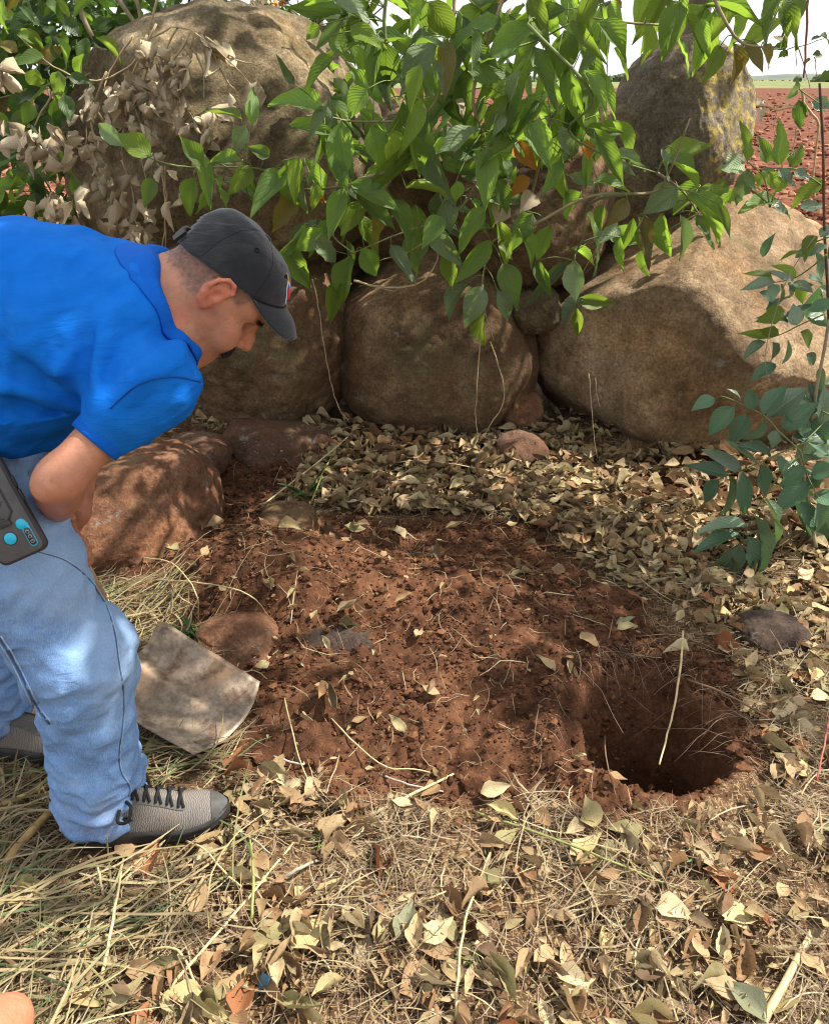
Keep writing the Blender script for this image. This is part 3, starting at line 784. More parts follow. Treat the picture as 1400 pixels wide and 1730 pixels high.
# neck, trunk core under the shirt
NB = np.array((-0.425, 1.345, 1.035))
S.cone(hd(-0.022, 0, -0.02), NB, 0.058, 0.066, 0.03)
S.cone(hd(0.012, 0, -0.04), NB + (0.03, 0, -0.03), 0.038, 0.05, 0.03)
for s in (-1, 1): S.cone(hd(-0.035, s * 0.050, -0.005), NB + (0.035, s * 0.02, -0.035), 0.013, 0.014, 0.014)
S.cone(NB, (-0.66, 1.345, 1.02), 0.085, 0.11, 0.06)
S.cone(NB, SH_N, 0.06, 0.05, 0.04); S.cone(NB, SH_F, 0.06, 0.05, 0.04)
# arms
def arm(SH, EL, G, side):
    d = G - EL; W = EL + d * (1 - 0.075 / np.linalg.norm(d))
    S.cone(SH, EL, 0.034, 0.0315, 0.02); S.cone(EL, EL + d * 0.33, 0.0320, 0.0335, 0.02); S.cone(EL + d * 0.33, W, 0.0335, 0.025, 0.02)
    e = (EL - SH) / np.linalg.norm(EL - SH)
    S.ell(EL + e * 0.014 + np.array((-.008, 0, -.004)), (0.025, 0.024, 0.022), 0.02)
    add_hand(S, W, G, AX, side)
arm(SH_N, EL_N, G_N, 1); arm(SH_F, EL_F, G_F, -1)
V, F = S.net(); V = relax(V, F, 1, 0.35)
L = hlocal(V)
# colours that belong to the face itself
tint = np.ones((len(V), 3))
def paint(mask, c):
    global tint
    m = np.clip(mask, 0, 1)[:, None]; tint = tint * (1 - m) + tint * np.array(c) * m
gau = lambda x0, y0, z0, sx, sy, sz: np.exp(-((L[:, 0]-x0)/sx)**2 - ((np.abs(L[:, 1])-y0)/sy)**2 - ((L[:, 2]-z0)/sz)**2)
inhead = (np.linalg.norm(L, axis=1) < 0.17)
lx, ly, lz = L.T
nz = fbm(lx * 120, ly * 120, lz * 120, o=2, s=3)
hairline = sstep(0.006, -0.014, lx - 0.20 * np.clip(lz, -.05, 0.1) + 0.005 * nz) * sstep(-0.055, -0.030, lz + 0.008 * nz - 0.25 * np.minimum(0, lx + .06))
side_b = sstep(0.040, 0.030, lx) * sstep(0.014, 0.026, lz) * (np.abs(ly) > 0.045)
ear = sstep(0.0775, 0.0805, np.abs(ly)) * inhead * (lx > -.03) * (lx < .02)
hm = np.maximum(hairline, side_b) * inhead * (1 - ear)
paint(hm * (0.72 + 0.28 * nz), (0.27, 0.34, 0.44))
paint(gau(0.10, 0.0, -0.055, 0.02, 0.024, 0.0085) * inhead, (0.85, 0.62, 0.62))
paint(sstep(0.35, .9, gau(0.107, 0.0, -0.0556, 0.02, 0.022, 0.0022)) * inhead, (0.3, 0.2, 0.2))
paint(gau(0.108, 0.0, -0.018, 0.014, 0.02, 0.016) * inhead * 0.7, (1.08, 0.78, 0.74))
paint(gau(0.07, 0.034, -0.02, 0.03, 0.03, 0.018) * inhead * 0.5, (1.08, 0.84, 0.80))
paint(ear, (1.12, 0.86, 0.82))
paint(sstep(0.25, .8, gau(0.069, 0.033, 0.0085, 0.012, 0.0135, 0.0030)) * inhead, (0.06, 0.05, 0.06))    # lash line
paint(gau(0.066, 0.033, 0.017, 0.012, 0.02, 0.008) * inhead * .6, (0.8, 0.68, 0.66))
stub = sstep(-0.03, -0.055, lz) * sstep(-0.03, 0.01, lx) * inhead
paint(stub * (0.35 + 0.25 * nz), (0.68, 0.70, 0.74))
forearm = sstep(0.92, 0.80, V[:, 2]) * (~inhead)
paint(forearm * 0.8, (0.74, 0.62, 0.55))
body = put('body', mk_mesh('body', V, F, attrs={'tint': tint}, mats=[SKIN]), man)
BODY = bvh_of(V, F)

# ---- hair: short grey stubble, moustache and eyebrow strands
def strands(name, pts, nrm, ln, wd, mat, parent, droop=None, jit=0.35):
    n = len(pts); d = nrm + jit * rng.normal(size=(n, 3))
    if droop is not None: d = d * 0.35 + droop
    d /= np.linalg.norm(d, axis=1)[:, None]
    sd = np.cross(d, rng.normal(size=(n, 3))); sd /= np.linalg.norm(sd, axis=1)[:, None]
    l = ln * rng.uniform(0.6, 1.2, n)[:, None]
    Vv = np.stack([pts - sd * wd, pts + sd * wd, pts + d * l * 0.6 + sd * wd * .6, pts + d * l], 1).reshape(-1, 3)
    i = np.arange(n)[:, None] * 4
    Ff = np.concatenate([i + np.array([[0, 1, 2]]), i + np.array([[0, 2, 3]])])
    return put(name, mk_mesh(name, Vv, Ff, attrs={'rnd': np.repeat(rng.uniform(0, 1, n), 4)}, mats=[mat]), parent)
def hair_mat(name, a, b):
    t = NT(name); return t.done(t.pbr(t.mix(t.attr('rnd'), a, b), 0.5, None, 0.4))
HAIR = hair_mat('grey_hair', (0.015, 0.012, 0.011), (0.20, 0.185, 0.17)); MOUS = hair_mat('dark_moustache', (0.008, 0.006, 0.005), (0.035, 0.027, 0.022))
NV = np.zeros_like(V); tri = V[F[:, 2]] - V[F[:, 0]]; fn = np.cross(tri, V[F[:, 3]] - V[F[:, 1]])
for k in range(4):
    for a in range(3): NV[:, a] += np.bincount(F[:, k], fn[:, a], len(V))
NV /= np.linalg.norm(NV, axis=1)[:, None] + 1e-12
def pick(mask, n):
    i = np.nonzero(mask)[0]; i = rng.choice(i, n); return V[i] + rng.normal(size=(n, 3)) * 0.0012, NV[i]
p, nn = pick((hm > 0.45), 7000)
strands('hair', p - nn * .0008, nn, 0.0042, 0.00022, HAIR, man, -HX * 0.5 - HZ * 0.9, .3)
mm = (lx > 0.088) & (np.abs(ly) < 0.030) & (lz < -0.0345 - 0.16 * np.abs(ly)) & (lz > -0.053 - 0.15 * np.abs(ly)) & inhead
p, nn = pick(mm, 1300)
strands('moustache', p, nn, 0.0095, 0.00035, MOUS, man, HX * 0.25 - HZ * 0.8 + np.outer(np.sign((p - HO) @ HY), HY) * 0.5, .25)
mm = (lx > 0.052) & (np.abs(np.abs(ly) - 0.030) < 0.020) & (np.abs(lz - 0.0325 - 0.08 * (np.abs(ly) - .03)) < 0.0040) & inhead
for s_ in (-1, 1):
  p, nn = pick(mm & (ly * s_ > 0), 420)
  strands('eyebrow', p, nn, 0.0075, 0.00025, MOUS, man, np.outer(np.sign((p - HO) @ HY), HY) * 0.8 - HX * .2, .25)

jm = stub * (V[:, 1] < 1.40) > 0.5
p, nn = pick(jm, 900)
strands('stubble', p, nn, 0.0016, 0.00016, hair_mat('stubble_hair', (0.02, 0.017, 0.015), (0.30, 0.28, 0.26)), man, -HZ * .6, .5)
# ---- cap
def cloth(name, col, rough=0.85, weave=900, var=0.12, wear=None, sheen=0.0, bump=0.2, dust=None):
    t = NT(name); c = t.coord('Object'); n = t.noise(c, 14, 5, 0.6); f = t.noise(c, weave, 2, 0.5)
    col_ = t.ramp(n, [(0.3, tuple(x * (1 - var) for x in col)), (0.7, tuple(min(1, x * (1 + var)) for x in col))])
    if wear: col_ = t.mix(t.rng(t.noise(c, 9, 5, 0.7), 0.5, 0.75, 0, wear[1]), col_, wear[0])
    if dust: col_ = t.mix(t.rng(t.noise(c, 26, 6, 0.8), 0.66, 0.8, 0, 0.5), col_, dust)
    b = t.bump(f, bump, 0.0014)
    w = t.noise(t.n('Mapping', Vector=c, Scale=(16, 22, 60), Rotation=(0, 0.6, 0)).outputs[0], 1, 4, 0.6, 1.2)
    b = t.bump(w, 0.45, 0.006, b)
    return t.done(t.pbr(col_, rough, b, 0.1, Sheen_Weight=sheen))
CAPC = cloth('cap_cotton', (0.017, 0.019, 0.023), 0.85, 1200, 0.2, ((0.055, 0.055, 0.055), 0.55), 0.3)
BLACKP = plain('black_plastic', (0.012, 0.012, 0.013), 0.45)
nphi, nth = 72, 26
ph = np.linspace(0, 2 * np.pi, nphi, endpoint=False)
fr = np.clip(np.cos(ph), 0, 1)
rimz = 0.033 - 0.043 * np.clip(-np.cos(ph), 0, 1) + 0.034 * fr**1.5
rows = []
for i in range(nth):
    t_ = i / (nth - 1); el = t_ * np.pi / 2
    rr_ = np.cos(el)**0.62; hh = np.sin(el)**0.95
    ax_ = np.where(np.cos(ph) > 0, 0.094, 0.102); 
    X = -0.006 + ax_ * np.cos(ph) * rr_ + 0.010 * hh * -1; Yc = 0.0855 * np.sin(ph) * rr_
    top = 0.113 + 0.006 * fr * (1 - t_)
    Zc = rimz + (top - rimz) * hh
    Zc = Zc - 0.016 * t_ * 0 
    rows.append(np.stack([X, Yc, Zc], -1))
P = np.array(rows)
# seams dip slightly, cloth is a little dented
seam = np.min(np.abs(((ph[:, None] - np.array([0, 60, 120, 180, 240, 300]) * np.pi / 180 + np.pi) % (2 * np.pi)) - np.pi), axis=1)
dent = -0.0013 * np.exp(-(seam / 0.045)**2)
C0 = np.array((-0.006, 0, 0.06)); N = P - C0; N /= np.linalg.norm(N, axis=2)[..., None] + 1e-9
P = P + N * (dent[None, :, None] * np.linspace(1, 0.3, nth)[:, None, None]) + N * (0.0035 * fbm(P[..., 0] * 22, P[..., 1] * 22, P[..., 2] * 22, o=3, s=12))[..., None]
# adjuster opening at the back: arch cut out of the rim rows
inner = P - N * 0.0025
Vo = np.concatenate([P.reshape(-1, 3), inner.reshape(-1, 3)])
Fg = grid_faces(nth, nphi, True)
cphi = ph[(np.arange(nphi - 1 + 1))]
fphi = np.tile((ph + np.pi / nphi), nth - 1); frow = np.repeat(np.arange(nth - 1), nphi)
back = np.abs(fphi - np.pi)
openm = (back < 0.42 * np.sqrt(np.clip(1 - ((frow - 1) / 7.0)**2, 0, 1))) & (frow < 8)
Fk = Fg[~openm]; m_ = nth * nphi
Fa = np.concatenate([Fk, Fk[:, ::-1] + m_])
# close the raw edges between the two skins
edges = {}
for f in Fk:
    for a, b in zip(f, np.roll(f, -1)):
        if (b, a) in edges: edges.pop((b, a))
        else: edges[(a, b)] = 1
Fa = np.concatenate([Fa, np.array([[b, a, a + m_, b + m_] for a, b in edges])])
CA_ = R(56); CHX = np.array((math.cos(CA_), 0, -math.sin(CA_))); CHY = np.array((0, 1.0, 0)); CHZ = np.array((math.sin(CA_), 0, math.cos(CA_)))
CHY, CHZ = CHY * math.cos(HROLL) - CHZ * math.sin(HROLL), CHZ * math.cos(HROLL) + CHY * math.sin(HROLL); CR = np.stack([CHX, CHY, CHZ]); CS = 0.93
toW = lambda Q: HO + CS * (np.asarray(Q) @ CR)
cap = put('cap', mk_mesh('cap', toW(Vo), Fa, mats=[CAPC]), man)
# bill
nu_, nv_ = 33, 14
u = np.linspace(-1, 1, nu_); B = []
a_ = u * 1.12
bx = -0.006 + 0.094 * np.cos(a_) + 0.0005; by = 0.0855 * np.sin(a_); bz = 0.033 + 0.034 * np.clip(np.cos(a_), 0, 1)**1.5
for j in range(nv_):
    v = j / (nv_ - 1); au = np.abs(u); kn = [0, .25, .5, .8, 1]
    ox = np.interp(au, kn, [.147, .143, .126, .086, .036]); oy = np.sign(u) * np.interp(au, kn, [0, .024, .047, .068, .0778]); oz = np.interp(au, kn, [.052, .048, .040, .038, .046])
    ker = np.array([1, 2, 3, 2, 1]) / 9.0; sm = lambda q: np.concatenate([q[:2], np.convolve(q, ker, 'valid'), q[-2:]])
    x = bx + (sm(ox) - bx) * v; y = by + (sm(oy) - by) * v; z = bz + (sm(oz) - bz) * v + 0.006 * math.sin(v * math.pi) * (1 - au)
    B.append(np.stack([x, y, z], -1))
B = np.array(B); Bl = B.copy(); Bl[..., 2] -= 0.0035; Bl[:, :, 0] -= 0.0008
nb_ = nu_ * nv_; Fb = grid_faces(nv_, nu_)
rim_i = list(range(nu_)) + [r * nu_ + nu_ - 1 for r in range(1, nv_)] + [(nv_ - 1) * nu_ + c for c in range(nu_ - 2, -1, -1)] + [r * nu_ for r in range(nv_ - 2, 0, -1)]
Fr = [[rim_i[i], rim_i[(i + 1) % len(rim_i)], rim_i[(i + 1) % len(rim_i)] + nb_, rim_i[i] + nb_] for i in range(len(rim_i))]
put('cap_bill', mk_mesh('cap_bill', toW(np.concatenate([B.reshape(-1, 3), Bl.reshape(-1, 3)])), np.concatenate([Fb[:, ::-1], Fb + nb_, np.array(Fr)]), mats=[CAPC]), cap)
# stitched seam between bill and crown, button, eyelets, strap with buckle, seams
mb = MB(); mb.tube(toW(np.stack([bx + 0.0015, by, bz + 0.0012], -1)), 0.0016, n=5, sub=1)
put('cap_seam', mb.mesh('cap_seam', plain('cap_thread', (0.006, 0.006, 0.008), 0.9)), cap)
mb = MB(); q = np.array(rows)[-1].mean(0); c_, f_ = ICO[2]; mb.add(toW(c_ * np.array((0.007, 0.007, 0.0035)) + q + np.array((0, 0, 0.001))), f_)
put('cap_button', mb.mesh('cap_button', CAPC), cap)
for pi_, ri in ((6, 14), (18, 14), (54, 14), (66, 14)):
    mb = MB(); ctr = P[ri, pi_]; nn_ = N[ri, pi_]; e1 = np.cross(nn_, (0, 0, 1)); e1 /= np.linalg.norm(e1); e2 = np.cross(nn_, e1)
    ang = np.linspace(0, 2 * np.pi, 13)
    mb.tube(toW(ctr + nn_ * 0.0008 + 0.0034 * (np.cos(ang)[:, None] * e1 + np.sin(ang)[:, None] * e2)), 0.0011, n=5, sub=1)
    put('eyelet', mb.mesh('eyelet', plain('eyelet_thread', (0.01, 0.01, 0.012), 0.9)), cap)
for sphi in (60, 120, 240, 300):
    k = int(round(sphi / 5)); mb = MB(); mb.tube(toW(P[1:-1, k] + N[1:-1, k] * -0.0003), 0.0007, n=4, sub=1)
    put('panel_seam', mb.mesh('panel_seam', plain('panel_thread', (0.007, 0.007, 0.009), 0.9)), cap)
mb = MB(); ang = np.linspace(np.pi - 0.55, np.pi + 0.55, 14)
for dz in (0.004,):
    V1 = np.stack([-0.006 + 0.1035 * np.cos(ang), 0.0865 * np.sin(ang), np.full(14, -0.0085 + dz)], -1)
    V2 = V1 + (0, 0, 0.018); V3 = V1 * (0.96, 0.96, 1) ; V4 = V2 * (0.96, 0.96, 1)
    A = np.concatenate([V1, V2, V4, V3]); i = np.arange(13)
    Fs_ = [np.stack([i + a * 14, i + 1 + a * 14, i + 1 + b * 14, i + b * 14], -1) for a, b in ((0, 1), (1, 2), (2, 3), (3, 0))]
    mb.add(toW(A), np.concatenate(Fs_))
put('cap_strap', mb.mesh('cap_strap', CAPC), cap)
mb = MB(); c_ = np.array([[x, y, z] for x in (-1, 1) for y in (-1, 1) for z in (-1, 1)]) * (0.0025, 0.008, 0.012)
bf = np.array([[0,1,3,2],[4,6,7,5],[0,4,5,1],[2,3,7,6],[0,2,6,4],[1,5,7,3]])
bc_ = np.array((-0.006 + 0.1055 * math.cos(math.pi + 0.42), 0.0885 * math.sin(math.pi + 0.42), 0.0045)); aa = 0.42; rot = np.array([[math.cos(aa), math.sin(aa), 0], [-math.sin(aa), math.cos(aa), 0], [0, 0, 1]])
mb.add(toW(c_ @ rot + bc_), bf); put('strap_buckle', mb.mesh('strap_buckle', BLACKP, False), cap)
# badge on the front panel: white shield with red and blue disc and a small yellow flame
def decal(name, f, col, lift, mat=None):
    """f(u,v) grid on the crown front: u sideways (m), v up (m)"""
    uu, vv = f; Q = []
    for a, b in zip(uu.ravel(), vv.ravel()):
        o = toW((0.25, a, 0.082 + b)); hit = CAPB.ray_cast(Vector(o), Vector(-CHX))
        Q.append(np.array(hit[0]) + np.array(hit[1]) * lift if hit[0] is not None else toW((0.085, a, 0.082 + b)))
    return np.array(Q)
CAPB = bvh_of(toW(P.reshape(-1, 3)), Fk)
def disc(name, cu, cv, ru, rv, col, lift, squ=2.0):
    th = np.linspace(0, 2 * np.pi, 20, endpoint=False); rr = np.array([0.0001, .5, 1.0])
    x = np.sign(np.cos(th)) * np.abs(np.cos(th))**(2 / squ); z = np.sign(np.sin(th)) * np.abs(np.sin(th))**(2 / squ)
    Q = decal(name, (cu + ru * rr[:, None] * x, cv + rv * rr[:, None] * z), col, lift)
    me = mk_mesh(name, Q, grid_faces(3, 20, True), mats=[plain(name + '_thread', col, 0.7, 0.06, 200)])
    return put(name, me, cap)
# the badge sits left of the panel's middle, on the side turned to us
disc('badge_shield', -0.022, 0.006, 0.0105, 0.0145, (0.78, 0.78, 0.80), 0.0008, 2.4)
disc('badge_ring', -0.022, 0.006, 0.0080, 0.0105, (0.03, 0.06, 0.42), 0.0013)
disc('badge_disc', -0.022, 0.006, 0.0052, 0.0068, (0.62, 0.03, 0.05), 0.0018)
disc('badge_flame', -0.022, 0.0205, 0.0026, 0.0048, (0.80, 0.42, 0.02), 0.0012)

# ---- polo shirt
S = SDF((-1.26, 1.02, 0.68), (-0.22, 1.70, 1.30), 0.0046)
S.ell((-0.70, 1.345, 1.005), (0.30, 0.200, 0.160), 0.05)
S.ell((-0.55, 1.345, 1.030), (0.18, 0.200, 0.128), 0.06)
S.cone((-0.58, 1.345, 1.03), (-0.425, 1.345, 1.03), 0.14, 0.078, 0.05)
S.ell((-0.74, 1.31, 0.925), (0.20, 0.175, 0.085), 0.06)                       # belly and loose hem
S.cone((-0.68, 1.345, 1.0), (-1.02, 1.345, 0.90), 0.17, 0.18, 0.06)
S.cone((-0.47, 1.30, 1.055), SH_N + (0.004, 0.012, 0.0), 0.068, 0.061, 0.05)
S.cone((-0.47, 1.39, 1.055), SH_F + (0.010, -0.012, 0.0), 0.068, 0.066, 0.05)
SLV = 0.090
for SH, EL in ((SH_N, EL_N), (SH_F, EL_F)):
    d = (EL - SH); ln = np.linalg.norm(d); d /= ln
    e = SH + d * SLV
    S.cone(SH + d * -0.01, e, 0.059, 0.0365, 0.04)
    S.cone(SH, SH + d * 0.05, 0.050, 0.040, 0.05)
AP = np.array((-0.462, 1.16, 0.925))                                            # armpit, where the folds meet
def folds(x, y, z):
    r = np.sqrt((x - AP[0])**2 + (z - AP[2])**2) + 1e-4; th = np.arctan2(z - AP[2], x - AP[0])
    n = fbm(x * 9, y * 9, z * 9, o=2, s=2)
    near = sstep(1.50, 1.30, y)
    w = np.sin(th * 9.5 + 2.2 * n + r * 9)
    rad = 0.0125 * np.exp(-((r - 0.10) / 0.11)**2) * (np.abs(w)**0.7 * np.sign(w)) * sstep(-2.9, -2.2, -np.abs(th - 2.0) * 1.2 - .9)
    rg = 1 - np.abs(fbm(x * 8 + z * 3.0, y * 6, z * 20 - x * 9, o=2, s=7)) * 2.4; lng = 0.007 * fbm(x * 6 + z * 2.5, y * 5, z * 14 - x * 7, o=3, s=7) + 0.0035 * np.clip(rg, 0, 1)**2           # long drag folds across the back
    ver = 0.010 * np.maximum(0, np.sin((x * 1.0 + z * 0.22) * 62 + 4 * n))**2 * np.exp(-((z - 1.0) / 0.08)**2) * sstep(-0.36, -0.5, x)
    hem = 0.008 * np.sin(x * 45 + z * 20 + 3 * n) * sstep(0.92, 0.84, z)
    P_ = np.stack([x, y, z], -1); d_ = (EL_N - SH_N); l_ = np.linalg.norm(d_); d_ = d_ / l_
    t_ = (P_ - SH_N) @ d_; q_ = np.linalg.norm(P_ - SH_N - np.clip(t_, 0, l_)[:, None] * d_, axis=1)
    slv = sstep(0.105, 0.075, q_) * sstep(0.0, 0.07, t_)
    sf = 0.006 * np.sin(t_ * 60 + np.arctan2(y - 1.15, z - .9) * 2.2 + 2.5 * n) * sstep(0.14, 0.06, t_)
    return -((rad * near + lng + ver * near + hem) * (1 - 0.9 * slv) + sf * slv)
S.warp(folds)
for SH, EL in ((SH_N, EL_N), (SH_F, EL_F)):
    d = (EL - SH); d /= np.linalg.norm(d); e = SH + d * SLV
    # open, hollow sleeve end
    S.cone(e - d * 0.05, e + d * 0.12, 0.0315, 0.0335, 0.004, True)
    S.cone(e + d * 0.055, e + d * 0.10, 0.036, 0.036, 0.002, True)
S.cone((-1.00, 1.345, 0.92), (-1.26, 1.345, 0.82), 0.150, 0.17, 0.01, True)
# collar opening
S.cone(NB + (0.03, 0, 0.0), hd(0.0, 0, -0.06), 0.070, 0.080, 0.006, True)
V, F = S.net(); V = relax(V, F, 2, 0.5)
SHIRT = cloth('blue_pique', (0.005, 0.135, 0.56), 0.95, 700, 0.10, ((0.014, 0.18, 0.62), 0.6), 0.0, 0.5, (0.30, 0.26, 0.22))
shirt = put('polo_shirt', mk_mesh('polo_shirt', V, F, mats=[SHIRT]), man)
SHB = bvh_of(V, F)
# collar: a folded band round the neck
ax0 = NB + np.array((0.012, 0, 0.010)); nd = hd(0.0, 0, -0.045) - ax0; nd /= np.linalg.norm(nd)
e1 = HY - nd * (HY @ nd); e1 /= np.linalg.norm(e1); e2 = np.cross(nd, e1)
mb = MB(); nA = 64; th = np.linspace(0, 2 * np.pi, nA, endpoint=False); rows = [[] for _ in range(12)]
for a_ in th:
    rd = math.cos(a_) * e1 + math.sin(a_) * e2; wv_ = 0.004 * math.sin(a_ * 3 + 1.2) + 0.002 * math.sin(a_ * 7)
    T = ax0 + nd * (0.050 + wv_) + rd * 0.0765
    o_ = ax0 + nd * 0.14 + rd * 0.116; h_ = SHB.ray_cast(Vector(o_), Vector(-nd), 0.30)
    E_ = np.array(h_[0]) + nd * 0.005 if h_[0] is not None else ax0 - nd * 0.03 + rd * 0.112
    for k, t_ in enumerate((0, .12, .3, .5, .75, 1.0)):
        rows[k + 3].append(T * (1 - t_) + E_ * t_ + (rd * 0.6 + nd) * (0.012 * math.sin(min(1, t_ * 1.3) * math.pi) * (1 - t_ * .5)))
    rows[2].append(T - rd * 0.004 + nd * 0.0005); rows[1].append(ax0 + nd * 0.03 + rd * 0.071); rows[0].append(ax0 - nd * 0.03 + rd * 0.078)
    rows[9].append(E_ - nd * 0.003); rows[10].append(T * .4 + E_ * .6 - nd * .004); rows[11].append(T * .7 + E_ * .3 - nd * 0.005)
rows = [np.array(q) for q in rows]
mb.add(np.array(rows).reshape(-1, 3), grid_faces(len(rows), nA, True))
put('collar', mb.mesh('collar', cloth('collar_rib', (0.005, 0.105, 0.50), 0.8, 1100, 0.1)), shirt)
# sleeve hem band and shoulder seam lying on the cloth
def on_shirt(pxs, Y0=0.2, lift=0.0008, bv=None):
    out = []
    for (a, b) in pxs:
        d = ray(a, b); h = (bv or SHB).ray_cast(Vector((0, 0, CAM_H)), Vector(d).normalized())
        if h[0] is not None: out.append(np.array(h[0]) - np.array(d) / np.linalg.norm(d) * lift)
    return np.array(out)
SEAM = plain('blue_seam', (0.003, 0.06, 0.30), 0.9)
q = on_shirt(curve([(338, 645), (300, 637), (262, 640), (230, 652), (205, 672), (186, 690)], 6))
if len(q) > 3:
    mb = MB(); mb.tube(q, 0.0013, n=5, sub=1); put('shoulder_seam', mb.mesh('shoulder_seam', SEAM), shirt)
for SH, EL in ((SH_N, EL_N), (SH_F, EL_F)):
    d = (EL - SH); d /= np.linalg.norm(d); b1 = np.cross(d, (0, 1, 0)); b1 /= np.linalg.norm(b1); b2 = np.cross(d, b1)
    th = np.linspace(0, 2 * np.pi, 40, endpoint=False); rows = []
    for t_, rr_ in ((SLV - .006, 0.0340), (SLV - .0055, 0.0392), (SLV + .006, 0.0398), (SLV + .018, 0.0395), (SLV + .0225, 0.0386), (SLV + .023, 0.0360), (SLV + .01, 0.0335), (SLV - .01, 0.0335)):
        o_ = SH + d * t_; rad = rr_ * (1 + 0.03 * np.sin(th * 2 + 1) + 0.015 * np.sin(th * 5))
        rows.append(o_ + rad[:, None] * (np.cos(th)[:, None] * b1 + np.sin(th)[:, None] * b2))
    mb = MB(); mb.add(np.array(rows).reshape(-1, 3), grid_faces(len(rows), 40, True)); put('sleeve_hem', mb.mesh('sleeve_hem', cloth('hem_rib', (0.004, 0.10, 0.48), 0.8, 1100, 0.1)), shirt)

# ---- jeans
def denim():
    t = NT('denim'); c = t.coord('Object')
    w1 = t.noise(t.n('Mapping', Vector=c, Scale=(1400, 500, 90)).outputs[0], 1, 2); w2 = t.noise(t.n('Mapping', Vector=c, Scale=(240, 240, 1200)).outputs[0], 1, 2)
    n = t.noise(c, 10, 5, 0.65)
    col = t.ramp(n, [(0.3, (0.075, 0.17, 0.385)), (0.55, (0.13, 0.26, 0.515)), (0.75, (0.23, 0.38, 0.61))])
    col = t.mix(t.rng(w1, 0.4, 0.75, 0, 0.45), col, (0.46, 0.57, 0.70))
    col = t.mix(t.rng(w2, 0.45, 0.75, 0, 0.28), col, (0.05, 0.12, 0.28))
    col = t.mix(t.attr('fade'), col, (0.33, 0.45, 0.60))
    col = t.mix(t.rng(t.noise(c, 6, 5, 0.7), 0.56, 0.72, 0, 0.16), col, (0.36, 0.30, 0.24))
    zz = t.n('SeparateXYZ', Vector=t.n('NewGeometry').outputs['Position']).outputs[2]
    soilm = t.math('MULTIPLY', t.rng(zz, 0.20, 0.03), t.rng(t.noise(c, 22, 5, 0.7), 0.42, 0.62))
    col = t.mix(t.math('MULTIPLY', soilm, 0.6), col, (0.20, 0.11, 0.065))
    b = t.bump(w1, 0.25, 0.0012); b = t.bump(t.noise(c, 60, 4, 0.65), 0.3, 0.004, b)
    w3 = t.noise(t.n('Mapping', Vector=c, Scale=(14, 14, 40), Rotation=(0, 0.5, 0)).outputs[0], 1, 4, 0.6, 1.0); b = t.bump(w3, 0.4, 0.007, b)
    return t.done(t.pbr(col, 0.95, b, 0.08))
DENIM = denim()
HIP_N = np.array((-0.785, 1.235, 0.79)); KN_N = np.array((-0.618, 1.232, 0.432)); AN_N = np.array((-0.640, 1.235, 0.07))
HIP_F = np.array((-0.82, 1.46, 0.80)); KN_F = np.array((-0.87, 1.475, 0.44)); AN_F = np.array((-0.985, 1.475, 0.09))
S = SDF((-1.20, 1.08, 0.02), (-0.44, 1.65, 0.98), 0.005)
S.ell((-0.87, 1.345, 0.845), (0.155, 0.185, 0.13), 0.06)
S.cone((-0.86, 1.30, 0.85), (-0.98, 1.30, 0.92), 0.15, 0.15, 0.06); S.cone((-0.86, 1.39, 0.85), (-0.98, 1.39, 0.92), 0.15, 0.15, 0.06)
def leg(H, K, A, r):
    S.cone(H, K, r[0], r[1], 0.05); S.cone(K, A + (K - A) * 0.15, r[1], r[2], 0.05)
    S.cone(A + (K - A) * 0.25, A, r[2], r[3], 0.03)
leg(HIP_N, KN_N, AN_N, (0.122, 0.088, 0.077, 0.080))
S.ell((HIP_N + KN_N) / 2 + (0.03, 0, 0.03), (0.09, 0.085, 0.12), 0.05)
S.ell(KN_N + (0.012, 0, 0.01), (0.075, 0.078, 0.085), 0.04)
leg(HIP_F, KN_F, AN_F, (0.102, 0.086, 0.077, 0.080))
def jfold(x, y, z):
    n = fbm(x * 8, y * 8, z * 8, o=2, s=4)
    ank = sstep(0.22, 0.06, z)
    a = 0.015 * (np.abs(np.sin(z * 62 + 3.0 * n + x * 14 + y * 6))**1.5 - 0.35) * ank
    kne = 0.0075 * np.sin(z * 50 - x * 26 + 3 * n) * np.exp(-((z - 0.36) / 0.10)**2) * sstep(-0.58, -0.70, x)
    thi = 0.009 * fbm(x * 10 + z * 8, y * 7, z * 12 - x * 12, o=3, s=9) + 0.006 * np.clip(1 - 2.5 * np.abs(fbm(x * 7 + z * 9, y * 8, z * 10 - x * 8, o=2, s=19)), 0, 1)**2
    crot = 0.007 * np.sin((x + z * .5) * 52 + 4 * n) * sstep(0.55, 0.7, z)
    shin = 0.006 * fbm(x * 12, y * 12, z * 4.5, o=3, s=14)
    return -(a + kne + thi + crot + shin)
S.warp(jfold)
for K, A in ((KN_N, AN_N), (KN_F, AN_F)):
    d = (A - K) / np.linalg.norm(A - K)
    S.cone(A - d * 0.01, A + d * 0.15, 0.066, 0.070, 0.004, True)
V, F = S.net(); V = relax(V, F, 2, 0.5)
seg = lambda P, a, b: (lambda t: np.linalg.norm(P - (a + t[:, None] * (b - a)), axis=1))(np.clip(((P - a) @ (b - a)) / ((b - a) @ (b - a)), 0, 1))
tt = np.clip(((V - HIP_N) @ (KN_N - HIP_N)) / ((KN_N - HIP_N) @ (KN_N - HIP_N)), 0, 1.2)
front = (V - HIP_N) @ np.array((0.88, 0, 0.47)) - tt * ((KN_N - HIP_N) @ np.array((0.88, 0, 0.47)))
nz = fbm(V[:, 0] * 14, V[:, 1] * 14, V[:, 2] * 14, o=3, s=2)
fade = sstep(0.035, 0.10, front + 0.015 * nz) * sstep(0.25, 0.45, V[:, 2]) * 0.42
